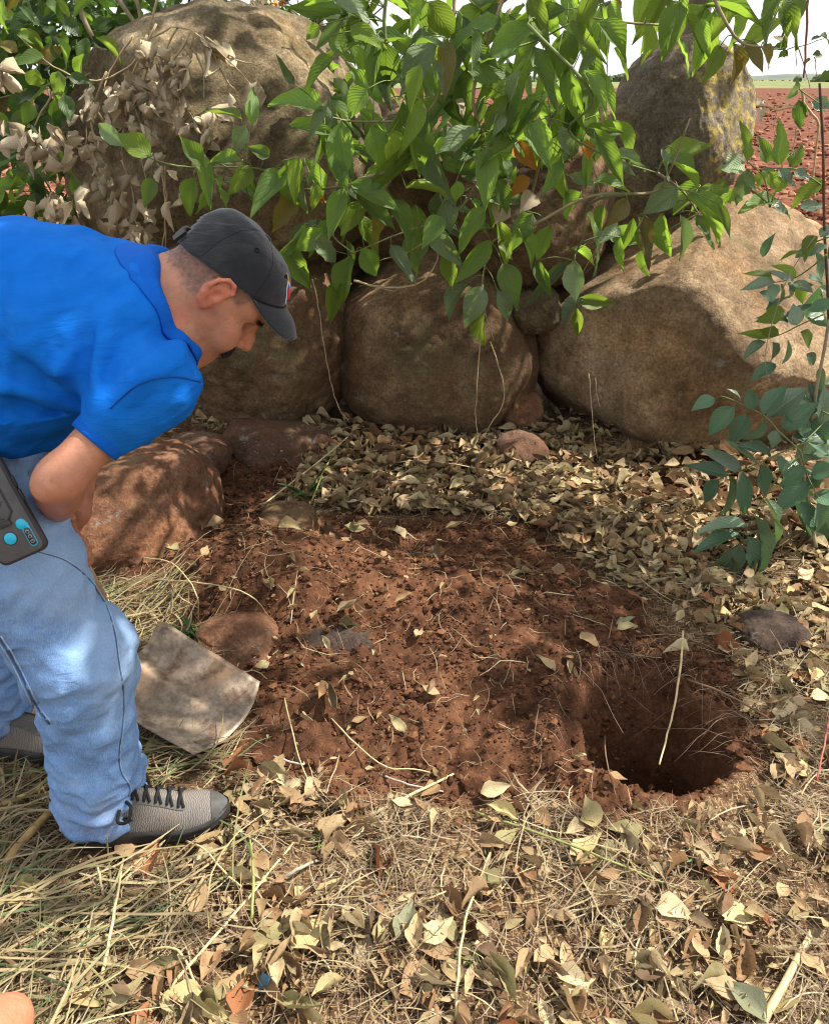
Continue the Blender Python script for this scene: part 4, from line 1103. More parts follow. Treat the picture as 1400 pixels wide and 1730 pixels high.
fade = np.maximum(fade, 0.40 * np.exp(-((V[:, 2] - 0.43) / 0.10)**2) * sstep(-0.60, -0.53, V[:, 0]))
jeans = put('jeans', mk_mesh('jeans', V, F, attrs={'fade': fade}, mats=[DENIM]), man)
JB = bvh_of(V, F)
def seam_on(px, name, r, mat, lift=0.0005):
    q = on_shirt(curve(px, 6), lift=lift, bv=JB)
    if len(q) > 3:
        mb = MB(); mb.tube(q, r, n=5, sub=1); put(name, mb.mesh(name, mat), jeans)
SEAML = plain('denim_seam_light', (0.34, 0.44, 0.58), 0.9); SEAMD = plain('denim_seam_dark', (0.05, 0.10, 0.22), 0.9)
sp = [(62, 930), (110, 945), (150, 975), (178, 1015), (195, 1065), (203, 1120), (211, 1175), (209, 1225), (203, 1275), (207, 1305), (221, 1330), (219, 1345)]
seam_on(sp, 'side_seam', 0.0011, SEAML, 0.0008); seam_on([(x - 2.2, y + 1) for x, y in sp], 'side_seam', 0.0010, SEAMD, 0.0000)
seam_on([(228, 1342), (240, 1360), (252, 1385), (258, 1396)], 'side_seam', 0.0014, SEAML, 0.0012)
ip = [(2, 1075), (25, 1110), (45, 1150), (65, 1190), (88, 1222)]
seam_on(ip, 'inner_seam', 0.0016, SEAML, 0.0012); seam_on([(x - 9, y + 3) for x, y in ip], 'inner_seam', 0.0014, SEAML, 0.0012); seam_on([(x - 5, y + 1) for x, y in ip], 'inner_seam', 0.0022, SEAMD, 0.0004)
for K, A in ((KN_N, AN_N), (KN_F, AN_F)):
    pass

# ---- shoes
def knit():
    t = NT('shoe_knit'); c = t.coord('Object')
    w = t.n('TexWave', {'wave_type': 'BANDS', 'bands_direction': 'X'}, Vector=c, Scale=95.0, Distortion=7.0, Detail=2.0, Detail_Scale=1.2).outputs['Fac']
    col = t.ramp(w, [(0.2, (0.085, 0.077, 0.072)), (0.6, (0.14, 0.128, 0.118)), (0.9, (0.185, 0.168, 0.152))])
    col = t.mix(t.rng(t.noise(c, 12, 4, 0.6), 0.5, 0.7, 0, 0.35), col, (0.22, 0.15, 0.10))
    return t.done(t.pbr(col, 0.8, t.bump(w, 0.35, 0.002), 0.2))
KNIT = knit(); SOLE = plain('shoe_sole_rubber', (0.030, 0.029, 0.028), 0.75, 0.35, 25, 0.3); LACE = plain('shoelace', (0.012, 0.012, 0.013), 0.9, 0.2, 200)
TOEC = plain('shoe_toe_overlay', (0.060, 0.060, 0.058), 0.7, 0.35, 40); EYEC = plain('shoe_eyestay', (0.085, 0.080, 0.074), 0.75, 0.2, 80)
SWSH = plain('shoe_mark', (0.012, 0.012, 0.013), 0.6)
def shoe(heel, direction, zb, name='shoe', full=True):
    d = np.array(direction, float); d /= np.linalg.norm(d); up = np.array((0, 0, 1.0)) - d * d[2]; up /= np.linalg.norm(up); sd = np.cross(up, d)   # sd: left of travel
    W = lambda x, y, z: np.asarray(heel) + np.multiply.outer(np.asarray(x), d) + np.multiply.outer(np.asarray(y), sd) + np.multiply.outer(np.asarray(z), up)
    LN = 0.305; n = 30; s = np.linspace(0, 1, n); m = 28
    hw = 0.5 * np.interp(s, [0, .03, .12, .3, .5, .68, .85, .95, 1], [.030, .052, .070, .074, .082, .102, .094, .060, .018])
    cx = np.interp(s, [0, .3, .6, .85, 1], [0, .0, .004, .0, -.004])
    ht = np.interp(s, [0, .04, .12, .3, .42, .55, .7, .85, .95, 1], [.070, .105, .118, .122, .112, .094, .074, .058, .044, .030])
    sole = np.interp(s, [0, .08, .3, .5, .7, .9, 1], [.042, .040, .034, .030, .027, .026, .030]); spring = np.interp(s, [0, .06, .7, 1], [.006, 0, 0, .016])
    th = np.linspace(0, np.pi, m); V = []
    for i in range(n):
        z0 = sole[i] - 0.006; c = np.sign(np.cos(th)) * np.abs(np.cos(th))**0.75; q = np.sin(th)**0.8
        lean = 1 - 0.42 * (q**1.3) * np.interp(s[i], [0, .2, .5, 1], [.5, .75, .85, .7])
        V.append(W(np.full(m, s[i] * LN), cx[i] + hw[i] * 0.97 * c * lean, z0 + spring[i] + (ht[i] - z0) * q))
    Vu = np.array(V).reshape(-1, 3); Fu = grid_faces(n, m)
    root = put(name, mk_mesh(name, Vu, Fu, mats=[KNIT]), man)
    rows = []; th2 = np.linspace(0, 2 * np.pi, 56, endpoint=False)
    oc = np.cos(th2); os_ = np.sin(th2); sx = 0.5 + 0.5 * np.sign(oc) * np.abs(oc)**0.8
    w_ = np.interp(sx, s, hw) * 1.06 + 0.0025; so = np.interp(sx, s, sole); spg = np.interp(sx, s, spring); cc = np.interp(sx, s, cx)
    sgn = np.sign(os_) * np.abs(os_)**0.35
    for zf, k in ((0, .90), (0.05, .98), (0.35, 1.02), (0.62, 0.985), (0.70, 1.025), (1.0, 1.0), (1.12, .95)):
        tred = 0.0022 * (np.sin(sx * 95) > 0) * (zf < 0.3)
        rows.append(W(LN * (0.5 + (sx - 0.5) * (1.02 if zf > 0 else .985)), cc + w_ * sgn * k, so * zf + spg + tred))
    Vs = np.array(rows).reshape(-1, 3); Fs = grid_faces(len(rows), 56, True)
    Vs = np.concatenate([Vs, rows[0].mean(0)[None]]); capf = np.array([[56 * len(rows) + 0, (i + 1) % 56, i] for i in range(56)])
    put('sole', mk_mesh('sole', Vs, [Fs, capf], mats=[SOLE]), root)
    # overlays follow the upper, set slightly proud
    def patch(nm, si, ti, mat, lift=0.0018):
        G = np.array(V)[si][:, ti]; C = np.array([W(s[i] * LN, cx[i], 0.03) for i in si])[:, None]
        Nn = G - C; Nn /= np.linalg.norm(Nn, axis=2)[..., None]; G = G + Nn * lift
        o = put(nm, mk_mesh(nm, G.reshape(-1, 3), grid_faces(len(si), len(ti)), mats=[mat]), root); return G, Nn
    patch('toe_overlay', list(range(26, 30)), list(range(0, m)), TOEC)
    patch('eyestay', list(range(12, 22)), list(range(7, 12)), EYEC); patch('eyestay', list(range(12, 22)), list(range(16, 21)), EYEC)
    patch('heel_counter', list(range(0, 4)), list(range(0, m)), TOEC)
    if full:
        A = np.array(V)
        up_n = lambda i, j: (lambda g: g / np.linalg.norm(g))(A[i, j] - W(s[i] * LN, cx[i], 0.03))
        for k, i in enumerate((12, 14, 16, 18, 20)):
            for a, b in (((i, 8), (i + 1, 19)), ((i + 1, 8), (i, 19))):
                mb = MB(); pts = [A[a[0], j] * (1 - t_) + A[b[0], j] * t_ + up_n(i, j) * (0.0048 if 9 < j < 18 else .003) for j, t_ in zip(range(8, 20), np.linspace(0, 1, 12))]
                mb.tube(np.array(pts), 0.0030, n=6, sub=1); put('lace', mb.mesh('lace', LACE), root)
        # loose lace bow on the near side
        q = A[11, 20] + up_n(11, 20) * 0.01
        mb = MB(); mb.tube([q, q + d * 0.012 - sd * 0.022 + up * 0.004, q + d * 0.004 - sd * 0.038 - up * 0.014, q - d * 0.016 - sd * 0.03 - up * 0.02, q - d * 0.012 - sd * 0.012 - up * 0.006], 0.0034, n=6)
        put('lace', mb.mesh('lace', LACE), root)
        # long curved tick mark on the outer side (cross section index near m-1 is our side)
        c = [(0.055, 0.060), (0.062, 0.052), (0.075, 0.046), (0.095, 0.047), (0.125, 0.056)]
        def side_pt(x, z, l=0.002):
            i = np.interp(x / LN, s, np.arange(n)); i0 = int(i); f_ = i - i0
            prof = A[i0] * (1 - f_) + A[min(i0 + 1, n - 1)] * f_
            zz = (prof - np.asarray(heel)) @ up; jj = np.arange(m // 2, m); k = np.argsort(zz[jj])
            p = np.array([np.interp(z, zz[jj][k], prof[jj][k, a]) for a in range(3)]); return p - sd * l
        top = curve([(0.024, 0.073), (0.040, 0.0665), (0.060, 0.063), (0.080, 0.064), (0.098, 0.073)], 6); bot = curve([(0.024, 0.073), (0.045, 0.058), (0.066, 0.0525), (0.086, 0.0545), (0.112, 0.062)], 6)
        top[:, 0] += .012; bot[:, 0] += .012
        Q = np.array([[side_pt(*a), side_pt(*b)] for a, b in zip(bot, top)])
        put('tick_mark', mk_mesh('tick_mark', Q.reshape(-1, 3), grid_faces(len(Q), 2), mats=[SWSH]), root)
    return root
h0 = gnd(137, 1432, 0.0); t0 = gnd(388, 1392, 0.0)
dirn = (t0 - h0); 
shoe(np.array((h0[0] - .008, h0[1] + 0.002, float(gzs(h0[0], h0[1] + .05)) + 0.016)), (dirn[0], dirn[1] + 0.0, 0.0), 0)
shoe(np.array((-1.055, 1.452, float(gzs(-0.95, 1.48)) + 0.022)), (1.0, -0.02, -0.0), 0, full=False)

# ---- belt
mb = MB(); th = np.linspace(0, 2 * np.pi, 40, endpoint=False)
bd = np.array((-0.72, 0, 0.69)); bd /= np.linalg.norm(bd); bu = np.array((0, 1, 0)); bw = np.cross(bd, bu); rows = []
for o_, k in ((-.02, 1.0), (-.02, 1.03), (.02, 1.03), (.02, 1.0)):
    rows.append(np.array((-0.935, 1.345, 0.895)) + bd * o_ + (0.175 * k * np.cos(th))[:, None] * bu + (0.140 * k * np.sin(th))[:, None] * bw)
rows.append(rows[0]); mb.add(np.array(rows).reshape(-1, 3), grid_faces(5, 40, True))
put('belt', mb.mesh('belt', plain('belt_leather', (0.02, 0.013, 0.009), 0.6)), man)

# ================================================================== PHONE ON THE HIP
ph_c = at(-3, 862, 1.115)
def prism_outline(w, h, r, n=6):
    pts = []
    for cx_, cy_, a0 in ((w/2-r, h/2-r, 0), (-w/2+r, h/2-r, 90), (-w/2+r, -h/2+r, 180), (w/2-r, -h/2+r, 270)):
        for k in range(n + 1):
            a = R(a0 + 90 * k / n); pts.append((cx_ + r * math.cos(a), cy_ + r * math.sin(a)))
    return np.array(pts)
# the phone's long axis runs down to the right, camera end lowest; its back faces the camera
pa = at(47, 930, 1.10) - at(-42, 772, 1.135); pa /= np.linalg.norm(pa)
pview = np.array((0.05, -0.93, 0.32)); pn_ = pview - pa * (pview @ pa); pn_ /= np.linalg.norm(pn_); pb = np.cross(pn_, pa)     # pb: across
phone = thing('phone', 'grey rugged phone case with cyan camera ring clipped at the man\'s hip', 'phone', tuple(ph_c))
PW = lambda u, v, w: ph_c + np.multiply.outer(np.asarray(u, float), pb) + np.multiply.outer(np.asarray(v, float), pa) + np.multiply.outer(np.asarray(w, float), pn_)
def slab(name, outline, w0, w1, bev, mat, parent=phone, cu=0.0, cv=0.0):
    mb = MB(); rows = []
    c = outline.mean(0); 
    for w, k in ((w0, -bev), (w0 + bev, 0), (w1 - bev, 0), (w1, -bev)):
        o = outline + (outline - c) / (np.linalg.norm(outline - c, axis=1)[:, None] + 1e-9) * k
        rows.append(PW(o[:, 0] + cu, o[:, 1] + cv, np.full(len(o), w)))
    n = len(outline); Vv = np.array(rows).reshape(-1, 3)
    Vv = np.concatenate([Vv, rows[-1].mean(0)[None], rows[0].mean(0)[None]])
    capf = np.array([[4 * n, 3 * n + i, 3 * n + (i + 1) % n] for i in range(n)] + [[4 * n + 1, (i + 1) % n, i] for i in range(n)])
    mb.add(Vv, grid_faces(4, n, True)); mb.F[3] = [capf]
    return put(name, mb.mesh(name, mat, True), parent)
GREYC = plain('phone_case_grey', (0.085, 0.085, 0.088), 0.5, 0.12, 60); CASED = plain('phone_case_dark', (0.035, 0.035, 0.037), 0.55, 0.12, 60)
CYAN = plain('cyan_metal', (0.0, 0.42, 0.62), 0.28, 0.05, 10, 0, spec=0.6); GLASS = plain('lens_glass', (0.008, 0.008, 0.010), 0.12, 0.05, 10, 0, spec=0.7); LENSR = plain('lens_rim', (0.30, 0.34, 0.36), 0.3)
W_, H_ = 0.080, 0.165
cb = slab('case_body', prism_outline(W_, H_, 0.013), -0.013, 0.0, 0.003, CASED)
slab('case_back', prism_outline(W_ - 0.008, H_ - 0.008, 0.011), -0.001, 0.0022, 0.0012, GREYC)
slab('fingerprint_ring', prism_outline(0.0215, 0.0215, 0.0106, 8), 0.0020, 0.0028, 0.0003, CASED, phone, -0.004, 0.046)
slab('fingerprint_pad', prism_outline(0.0185, 0.0185, 0.0092, 8), 0.0022, 0.0034, 0.0004, CYAN, phone, -0.004, 0.046)
slab('camera_surround', prism_outline(0.0125, 0.042, 0.006, 8), 0.0020, 0.0031, 0.0004, CYAN, phone, -0.0245+0.049, 0.050)
slab('camera_flash', prism_outline(0.0165, 0.0165, 0.0080, 8), 0.0020, 0.0034, 0.0004, CYAN, phone, 0.0215, 0.0325)
ci = slab('camera_island', prism_outline(0.0098, 0.0285, 0.0046, 8), 0.0028, 0.0044, 0.0004, GLASS, phone, 0.0248, 0.0545)
for k in range(3): slab('lens', prism_outline(0.0058, 0.0058, 0.0028, 6), 0.0042, 0.0049, 0.0002, LENSR, phone, 0.0248, 0.0465 + k * 0.0082); slab('lens_glass', prism_outline(0.0040, 0.0040, 0.0019, 6), 0.0044, 0.0052, 0.0002, GLASS, phone, 0.0248, 0.0465 + k * 0.0082)
slab('kickstand_frame', np.array([(-0.026, -0.062), (0.020, -0.062), (0.020, 0.010), (0.006, 0.024), (-0.026, 0.024)]), 0.0018, 0.0034, 0.0006, CASED)
slab('kickstand', np.array([(-0.023, -0.059), (0.017, -0.059), (0.017, 0.009), (0.005, 0.021), (-0.023, 0.021)]), 0.0022, 0.0046, 0.0006, GREYC)
slab('kickstand_tab', prism_outline(0.020, 0.008, 0.002, 3), 0.0022, 0.0066, 0.0008, CASED, phone, 0.000, 0.0235)
for x0, y0, x1, y1 in ((-0.020, -0.005, 0.012, -0.030), (-0.020, 0.008, 0.004, 0.016), (-0.012, 0.016, 0.013, -0.010)):
    mb = MB(); mb.tube([PW(x0, y0, 0.0046), PW((x0 + x1) / 2, (y0 + y1) / 2, 0.0048), PW(x1, y1, 0.0046)], 0.0009, n=5); put('kickstand_rib', mb.mesh('kickstand_rib', CASED), phone)
for v in (-0.03, -0.008): slab('side_button', prism_outline(0.004, 0.018, 0.0015, 3), -0.008, -0.003, 0.0006, CASED, phone, 0.0405, v)
mb = MB(); mb.tube([PW(-0.03, -0.05, -0.012), PW(-0.02, -0.055, -0.028), PW(0.0, -0.04, -0.032), PW(0.01, -0.01, -0.024)], 0.006, n=6); put('belt_clip', mb.mesh('belt_clip', CASED), phone)

# ================================================================== SHOVEL
def blade_mat():
    t = NT('worn_blade_steel'); c = t.coord('Object'); a = t.noise(c, 12, 6, 0.7); b = t.noise(c, 55, 5, 0.7)
    col = t.ramp(t.math('ADD', t.math('MULTIPLY', a, .5), t.math('MULTIPLY', b, .5)), [(0.36, (0.10, 0.072, 0.052)), (0.47, (0.21, 0.16, 0.115)), (0.56, (0.31, 0.245, 0.185)), (0.68, (0.40, 0.335, 0.265))])
    col = t.mix(t.rng(t.noise(c, 7, 4, .6), 0.5, 0.7, 0, .7), col, (0.30, 0.17, 0.085))
    col = t.mix(t.rng(t.noise(c, 16, 5, .7), 0.56, 0.66, 0, .85), col, (0.13, 0.065, 0.038))
    return t.done(t.pbr(col, t.rng(a, .3, .7, 0.38, 0.7), t.bump(b, 0.5, 0.003), 0.5, Metallic=0.35))
BLADE = blade_mat()
shovel = thing('shovel', 'worn steel shovel resting on the straw beside the man\'s leg', 'shovel', tuple(GR_BOT))
bh = np.array((-0.705, 1.650, 0.065)); bt = np.array((-0.425, 1.500, 0.035)); bx_ = bt - bh; LB = np.linalg.norm(bx_); bx_ /= LB
bs = np.cross((0.10, -0.22, 1), bx_); bs /= np.linalg.norm(bs); bn = np.cross(bx_, bs)
n1, n2 = 26, 25; Vb = []
for i in range(n1):
    a = i / (n1 - 1)
    for j in range(n2):
        b = -1 + 2 * j / (n2 - 1)
        wid = 0.128 * np.interp(a, [0, .08, .5, 1], [.93, 1, 1, .95])
        x = a * LB * (1.0 + 0.0 * b) - 0.012 * b * b * (a > .9) + 0.014 * (1 - b * b) * a
        dish = 0.052 * abs(b)**2.0 * (1 - 0.55 * a) + 0.030 * (1 - a)**2.2
        rib = 0.042 * np.exp(-(b / np.interp(a, [0, .75], [.26, .12]))**2) * max(0, 1 - a / 0.72)**0.8
        dent = 0.003 * float(pn(a * 5, b * 3, None, 2))
        Vb.append(bh + bx_ * x + bs * (b * wid) + bn * (dish + rib + dent))
Vb = np.array(Vb); Fb = grid_faces(n1, n2); nb_ = len(Vb)
loop = list(range(n2)) + [r * n2 + n2 - 1 for r in range(1, n1)] + [(n1 - 1) * n2 + c for c in range(n2 - 2, -1, -1)] + [r * n2 for r in range(n1 - 2, 0, -1)]
Fe = np.array([[loop[i], loop[i] + nb_, loop[(i + 1) % len(loop)] + nb_, loop[(i + 1) % len(loop)]] for i in range(len(loop))])
put('blade', mk_mesh('blade', np.concatenate([Vb, Vb - bn * 0.0022]), np.concatenate([Fb, Fb[:, ::-1] + nb_, Fe]), mats=[BLADE]), shovel)
mb = MB(); s0 = bh + bx_ * 0.10 + bn * 0.014; s1 = bh + bx_ * 0.01 + bn * 0.035; s2 = bh - bx_ * 0.022 + bn * 0.08 ; s3 = GR_BOT + (GR_TOP - GR_BOT) * 0.22
mb.tube([s0, s1, s2, s3], np.linspace(0.013, 0.021, 13), n=12); put('socket', mb.mesh('socket', BLADE), shovel)
WOOD = plain('handle_wood', (0.32, 0.21, 0.12), 0.6, 0.25, 18)
mb = MB(); mb.tube([s2, GR_BOT + (GR_TOP - GR_BOT) * .5, GR_TOP - AX * 0.04], 0.0145, n=12); put('shaft', mb.mesh('shaft', WOOD), shovel)

# ================================================================== THE SECOND PERSON'S HAND (lower left corner)
S = SDF((-0.42, 0.02, 0.70), (-0.10, 0.42, 1.16), 0.0034)
TB = at(-40, 1790, 0.22); TT = at(14, 1722, 0.238); TM = (TB + TT) / 2 + np.array((-.004, 0, 0.004))
pal = TB + np.array((-0.040, -0.045, -0.015))
S.cone(TT, TM, 0.0118, 0.0125, 0.006); S.cone(TM, TB, 0.0125, 0.0150, 0.006); S.cone(TB, pal, 0.018, 0.022, 0.012)
S.ell(pal + (-.012, 0, -.02), (0.045, 0.030, 0.042), 0.012)
for k, (lx_, lz_) in enumerate(((0.010, -0.050), (-0.010, -0.056), (-0.030, -0.054), (-0.048, -0.046))):
    a = pal + (lx_, 0.010, lz_ * .7); b = a + np.array((0.006, 0.030, -0.024)); c = b + np.array((0.0, -0.012, -0.026)); e = c + np.array((-.002, -0.022, 0.000))
    S.cone(a, b, 0.0105, 0.0095, 0.006); S.cone(b, c, 0.0092, 0.0085, 0.003); S.cone(c, e, 0.0082, 0.0074, 0.003)
S.cone(pal + (-.02, -0.01, 0.0), pal + (-0.09, -0.10, 0.06), 0.030, 0.036, 0.02)
V, F = S.net(); V = relax(V, F, 2, .5)
h2 = thing('person', 'bare thumb tip of another person reaching in at the lower left corner', 'person', tuple(pal))
put('hand', mk_mesh('hand', V, F, attrs={'tint': np.ones((len(V), 3)) * (1.0, 0.72, .66)}, mats=[SKIN]), h2)
# ================================================================== TREE BEHIND THE WALL (its crown shades the place)
BARK = plain('grey_bark', (0.13, 0.105, 0.08), 0.9, 0.3, 14, 0.6, 0.01)
def leaf_geo(seed, rows=8, fold=0.25, curl=-0.25, wave=0.03, shape=0.72, cols=5, twist=0.0, eat=0.0):
    r = np.random.default_rng(seed); v = np.linspace(0, 1, rows + 1); u = np.linspace(-1, 1, cols)
    w = 0.5 * np.sin(np.pi * v**(shape * .93))**1.02 * (1 - 0.10 * v); w[0] = 0.02; w[-1] = 0.004
    V, UV = [], []
    for a, ww in zip(v, w):
        for b in u:
            e = 1 - eat * max(0, r.normal()) * (abs(b) > .9)
            x = b * ww * e; z = fold * abs(x) + curl * a * a + wave * math.sin(a * 9 + b * 2 + seed) * abs(b) + r.normal() * wave * 0.25
            tw_ = twist * a; V.append((x * math.cos(tw_) , a - 0.12 * abs(curl) * a, z + x * math.sin(tw_))); UV.append((0.5 + b * 0.5, a))
    return np.array(V), grid_faces(rows + 1, cols), np.array(UV)
def basis(p, d, n, w, l):
    """matrix: leaf base at p, blade along d, face normal n, width w, length l"""
    d = d / np.linalg.norm(d); n = n - d * (n @ d); n /= np.linalg.norm(n) + 1e-9; x = np.cross(d, n)
    M = Matrix(((x[0]*w, d[0]*l, n[0]*l, p[0]), (x[1]*w, d[1]*l, n[1]*l, p[1]), (x[2]*w, d[2]*l, n[2]*l, p[2]), (0, 0, 0, 1)))
    return M
def join_leaves(name, geos, mats_list, mat, parent=None):
    """many leaves in one mesh; mats_list: (geo index, Matrix)"""
    VV, FF, UU, AA = [], [], [], []; n = 0
    for gi, M in mats_list:
        V, F, U = geos[gi % len(geos)]; m = np.array(M)
        VV.append(V @ m[:3, :3].T + m[:3, 3]); FF.append(F + n); UU.append(U); AA.append(np.full(len(V), rng.uniform())); n += len(V)
    return put(name, mk_mesh(name, np.concatenate(VV), np.concatenate(FF), np.concatenate(UU), {'rnd': np.concatenate(AA)}, mats=[mat]), parent)

LEAF_G = leaf_mat('green_leaf', (0.075, 0.130, 0.038), (0.130, 0.180, 0.078), (0.30, 0.48, 0.045), tw=0.46, rough=0.5, spec=0.35)
LEAF_P = leaf_mat('pale_leaf', (0.120, 0.165, 0.080), (0.165, 0.205, 0.110), (0.17, 0.27, 0.06), tw=0.28, rough=0.5)
LEAF_Y = leaf_mat('yellow_green_leaf', (0.105, 0.165, 0.018), (0.16, 0.20, 0.05), (0.28, 0.40, 0.045), tw=0.5)  # yellower copy of the green leaf, backlight put into its colour
LEAF_B = leaf_mat('browning_leaf', (0.105, 0.095, 0.025), (0.14, 0.12, 0.05), (0.28, 0.22, 0.03), tw=0.4, spots=.6)
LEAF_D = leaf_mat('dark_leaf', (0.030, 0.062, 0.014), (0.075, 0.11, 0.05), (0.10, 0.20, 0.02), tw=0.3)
LEAF_A = leaf_mat('bluish_green_leaf', (0.062, 0.118, 0.068), (0.12, 0.17, 0.10), (0.11, 0.22, 0.055), tw=0.26, rough=0.36, spots=.35)
LEAF_W = leaf_mat('waxy_leaf', (0.12, 0.175, 0.11), (0.17, 0.22, 0.14), (0.14, 0.25, 0.07), tw=0.26, rough=0.25, spots=.2, spec=0.7)
STEM = plain('pale_stem', (0.24, 0.20, 0.12), 0.8, 0.25, 30); STEMG = plain('green_stem', (0.13, 0.17, 0.06), 0.7, 0.25, 30); STEMD = plain('dark_stem', (0.075, 0.055, 0.035), 0.85, 0.3, 30)
STRAWC = plain('dry_stem', (0.36, 0.28, 0.16), 0.8, 0.25, 30)

t_base = at(1178, 60, 4.45); t_base[2] = float(gzs(t_base[0], t_base[1]))
tree = thing('tree', 'grey tree trunk rising behind the lichen covered boulder', 'tree', tuple(t_base))
shade = []
def shade_pts(n, x, y, z, keep=None):
    k = 0
    while k < n:
        p = np.array((rng.uniform(*x), rng.uniform(*y), rng.uniform(*z)))
        if keep is None or keep(p): shade.append(p); k += 1
shade_pts(44, (-0.95, 0.75), (1.55, 2.5), (0, 0.15))
shade_pts(30, (-1.1, 0.45), (2.7, 3.3), (0.0, 0.9))
shade_pts(24, (-1.1, -0.25), (1.1, 1.6), (0.1, 0.8)); shade_pts(46, (-0.85, -0.25), (1.15, 1.55), (0.9, 1.2))
shade_pts(14, (0.40, 1.0), (1.6, 2.4), (0, 0.05))
shade_pts(12, (-1.4, 0.0), (3.2, 3.9), (0.9, 1.8)); shade_pts(16, (-1.5, -0.4), (3.0, 3.5), (0.9, 1.7)); shade_pts(14, (0.1, 0.8), (1.5, 2.2), (0, 0.05))
sd = np.array(SUN_DIR); cl = []
for p in shade:
    zt = rng.uniform(2.35, 4.1); q = p + sd * ((zt - p[2]) / sd[2]); cl.append(q)
LIT_ = [at(x, y, 2.0)[:0] if 0 else gnd(x, y, .1) for x, y in ((430,950),(520,960),(560,1010),(640,1030),(860,1060),(520,1215),(690,1290),(250,830),(200,900),(760,1010))]
DLIT = [at(x, y, Y) for x, y, Y in ((1150,470,3.0),(1230,520,2.95),(1200,560,2.95),(1300,450,3.1),(1330,560,3.0),(1200,200,3.6),(1100,430,3.0),(430,60,3.3),(380,90,3.2))]
def sunfree(c, rad=.15):
    for g in LIT_ + DLIT:
        w = np.asarray(c) - g; t_ = w @ sd
        if t_ > 0.05 and np.linalg.norm(w - t_ * sd) < rad: return False
    return True
cl = np.array([c for c in cl if sunfree(c, .22)])
geoT = [leaf_geo(k, 4, .25, -.2, .02, .75, 3) for k in range(4)]
lm = []
for c in cl:
    for _ in range(13):
        p = c + rng.normal(size=3) * np.array((.13, .13, .09)); d = rng.normal(size=3) * (1, 1, .5) + (0, 0, -.5); n = rng.normal(size=3) * .6 + (0, 0, 1)
        l = rng.uniform(.09, .15); lm.append((int(rng.integers(4)), basis(p, d, n, l * .5, l)))
crown = join_leaves('crown', geoT, lm, LEAF_D, tree); crown['kind'] = 'stuff'  # unseen crown
top = t_base + np.array((0.06, -0.1, 2.15))
mb = MB(); mb.tube([t_base - (0, 0, .1), t_base + (0.03, 0.02, .8), t_base + (-0.02, 0, 1.5), top], 0.075, 0.05, 9); put('trunk', mb.mesh('trunk', BARK), tree)
for k in range(14):
    c = cl[rng.integers(len(cl))] + (0, 0, -.05); m = (top + c) / 2 + np.array((0, 0, .22)); mb = MB(); mb.tube([top + (0, 0, -rng.uniform(0, .5)), m, c], 0.03, 0.006, 6)
    for j in range(5):
        e = cl[np.argsort(np.linalg.norm(cl - c, axis=1))[j + 1]]; mb.tube([m * .3 + c * .7, (c + e) / 2 + (0, 0, .05), e], 0.008, 0.003, 5)
    put('limb', mb.mesh('limb', BARK), tree)

# ================================================================== GREEN CLIMBING PLANT
geoV = [leaf_geo(10 + k, 9, f, c, w, s, 5, t, e) for k, (f, c, w, s, t, e) in enumerate([(.30, -.10, .02, .70, 0, 0), (.42, -.28, .03, .72, .2, .1), (.18, -.35, .05, .68, -.2, 0), (.55, -.18, .03, .72, .1, .15), (.25, .14, .05, .70, .3, 0), (.35, -.45, .04, .74, -.3, .2)])]
MATV = {'g': LEAF_G, 'p': LEAF_P, 'y': LEAF_Y, 'b': LEAF_B, 'd': LEAF_D, 'a': LEAF_A, 'w': LEAF_W}
_vm = {}
def vmesh(gset, key, gi, tone):
    k = (key, gi, tone)
    if k not in _vm:
        V, F, U = gset[gi]; _vm[k] = mk_mesh('leaf', V, F, U, mats=[MATV[tone]])
    return _vm[k]
vine = thing('climbing_plant', 'leafy green climbing plant hanging over the middle of the boulder wall', 'climbing plant', tuple(at(900, -40, 2.9)))
CAMP = np.array((0, 0, CAM_H))
def leaf_px(parent, gset, key, b, t, w, tone, Y, dY=None, nz=0.5, name='leaf'):
    P0 = at(b[0], b[1], Y); dd = rng.normal() * 0.03 if dY is None else dY
    P1 = at(t[0], t[1], Y + dd); d = P1 - P0; l = np.linalg.norm(d)
    dep = Y * CP - (P0[2] - CAM_H) * SP; ww = w * dep / FPX
    view = CAMP - P0; view /= np.linalg.norm(view)
    n = view * 0.75 + np.array((0.1, 0, nz)) + rng.normal(size=3) * 0.30
    me = vmesh(gset, key, int(rng.integers(len(gset))), tone)
    inst(name, me, parent, basis(P0, d, n, ww * 1.05, l * 1.08)); return P0
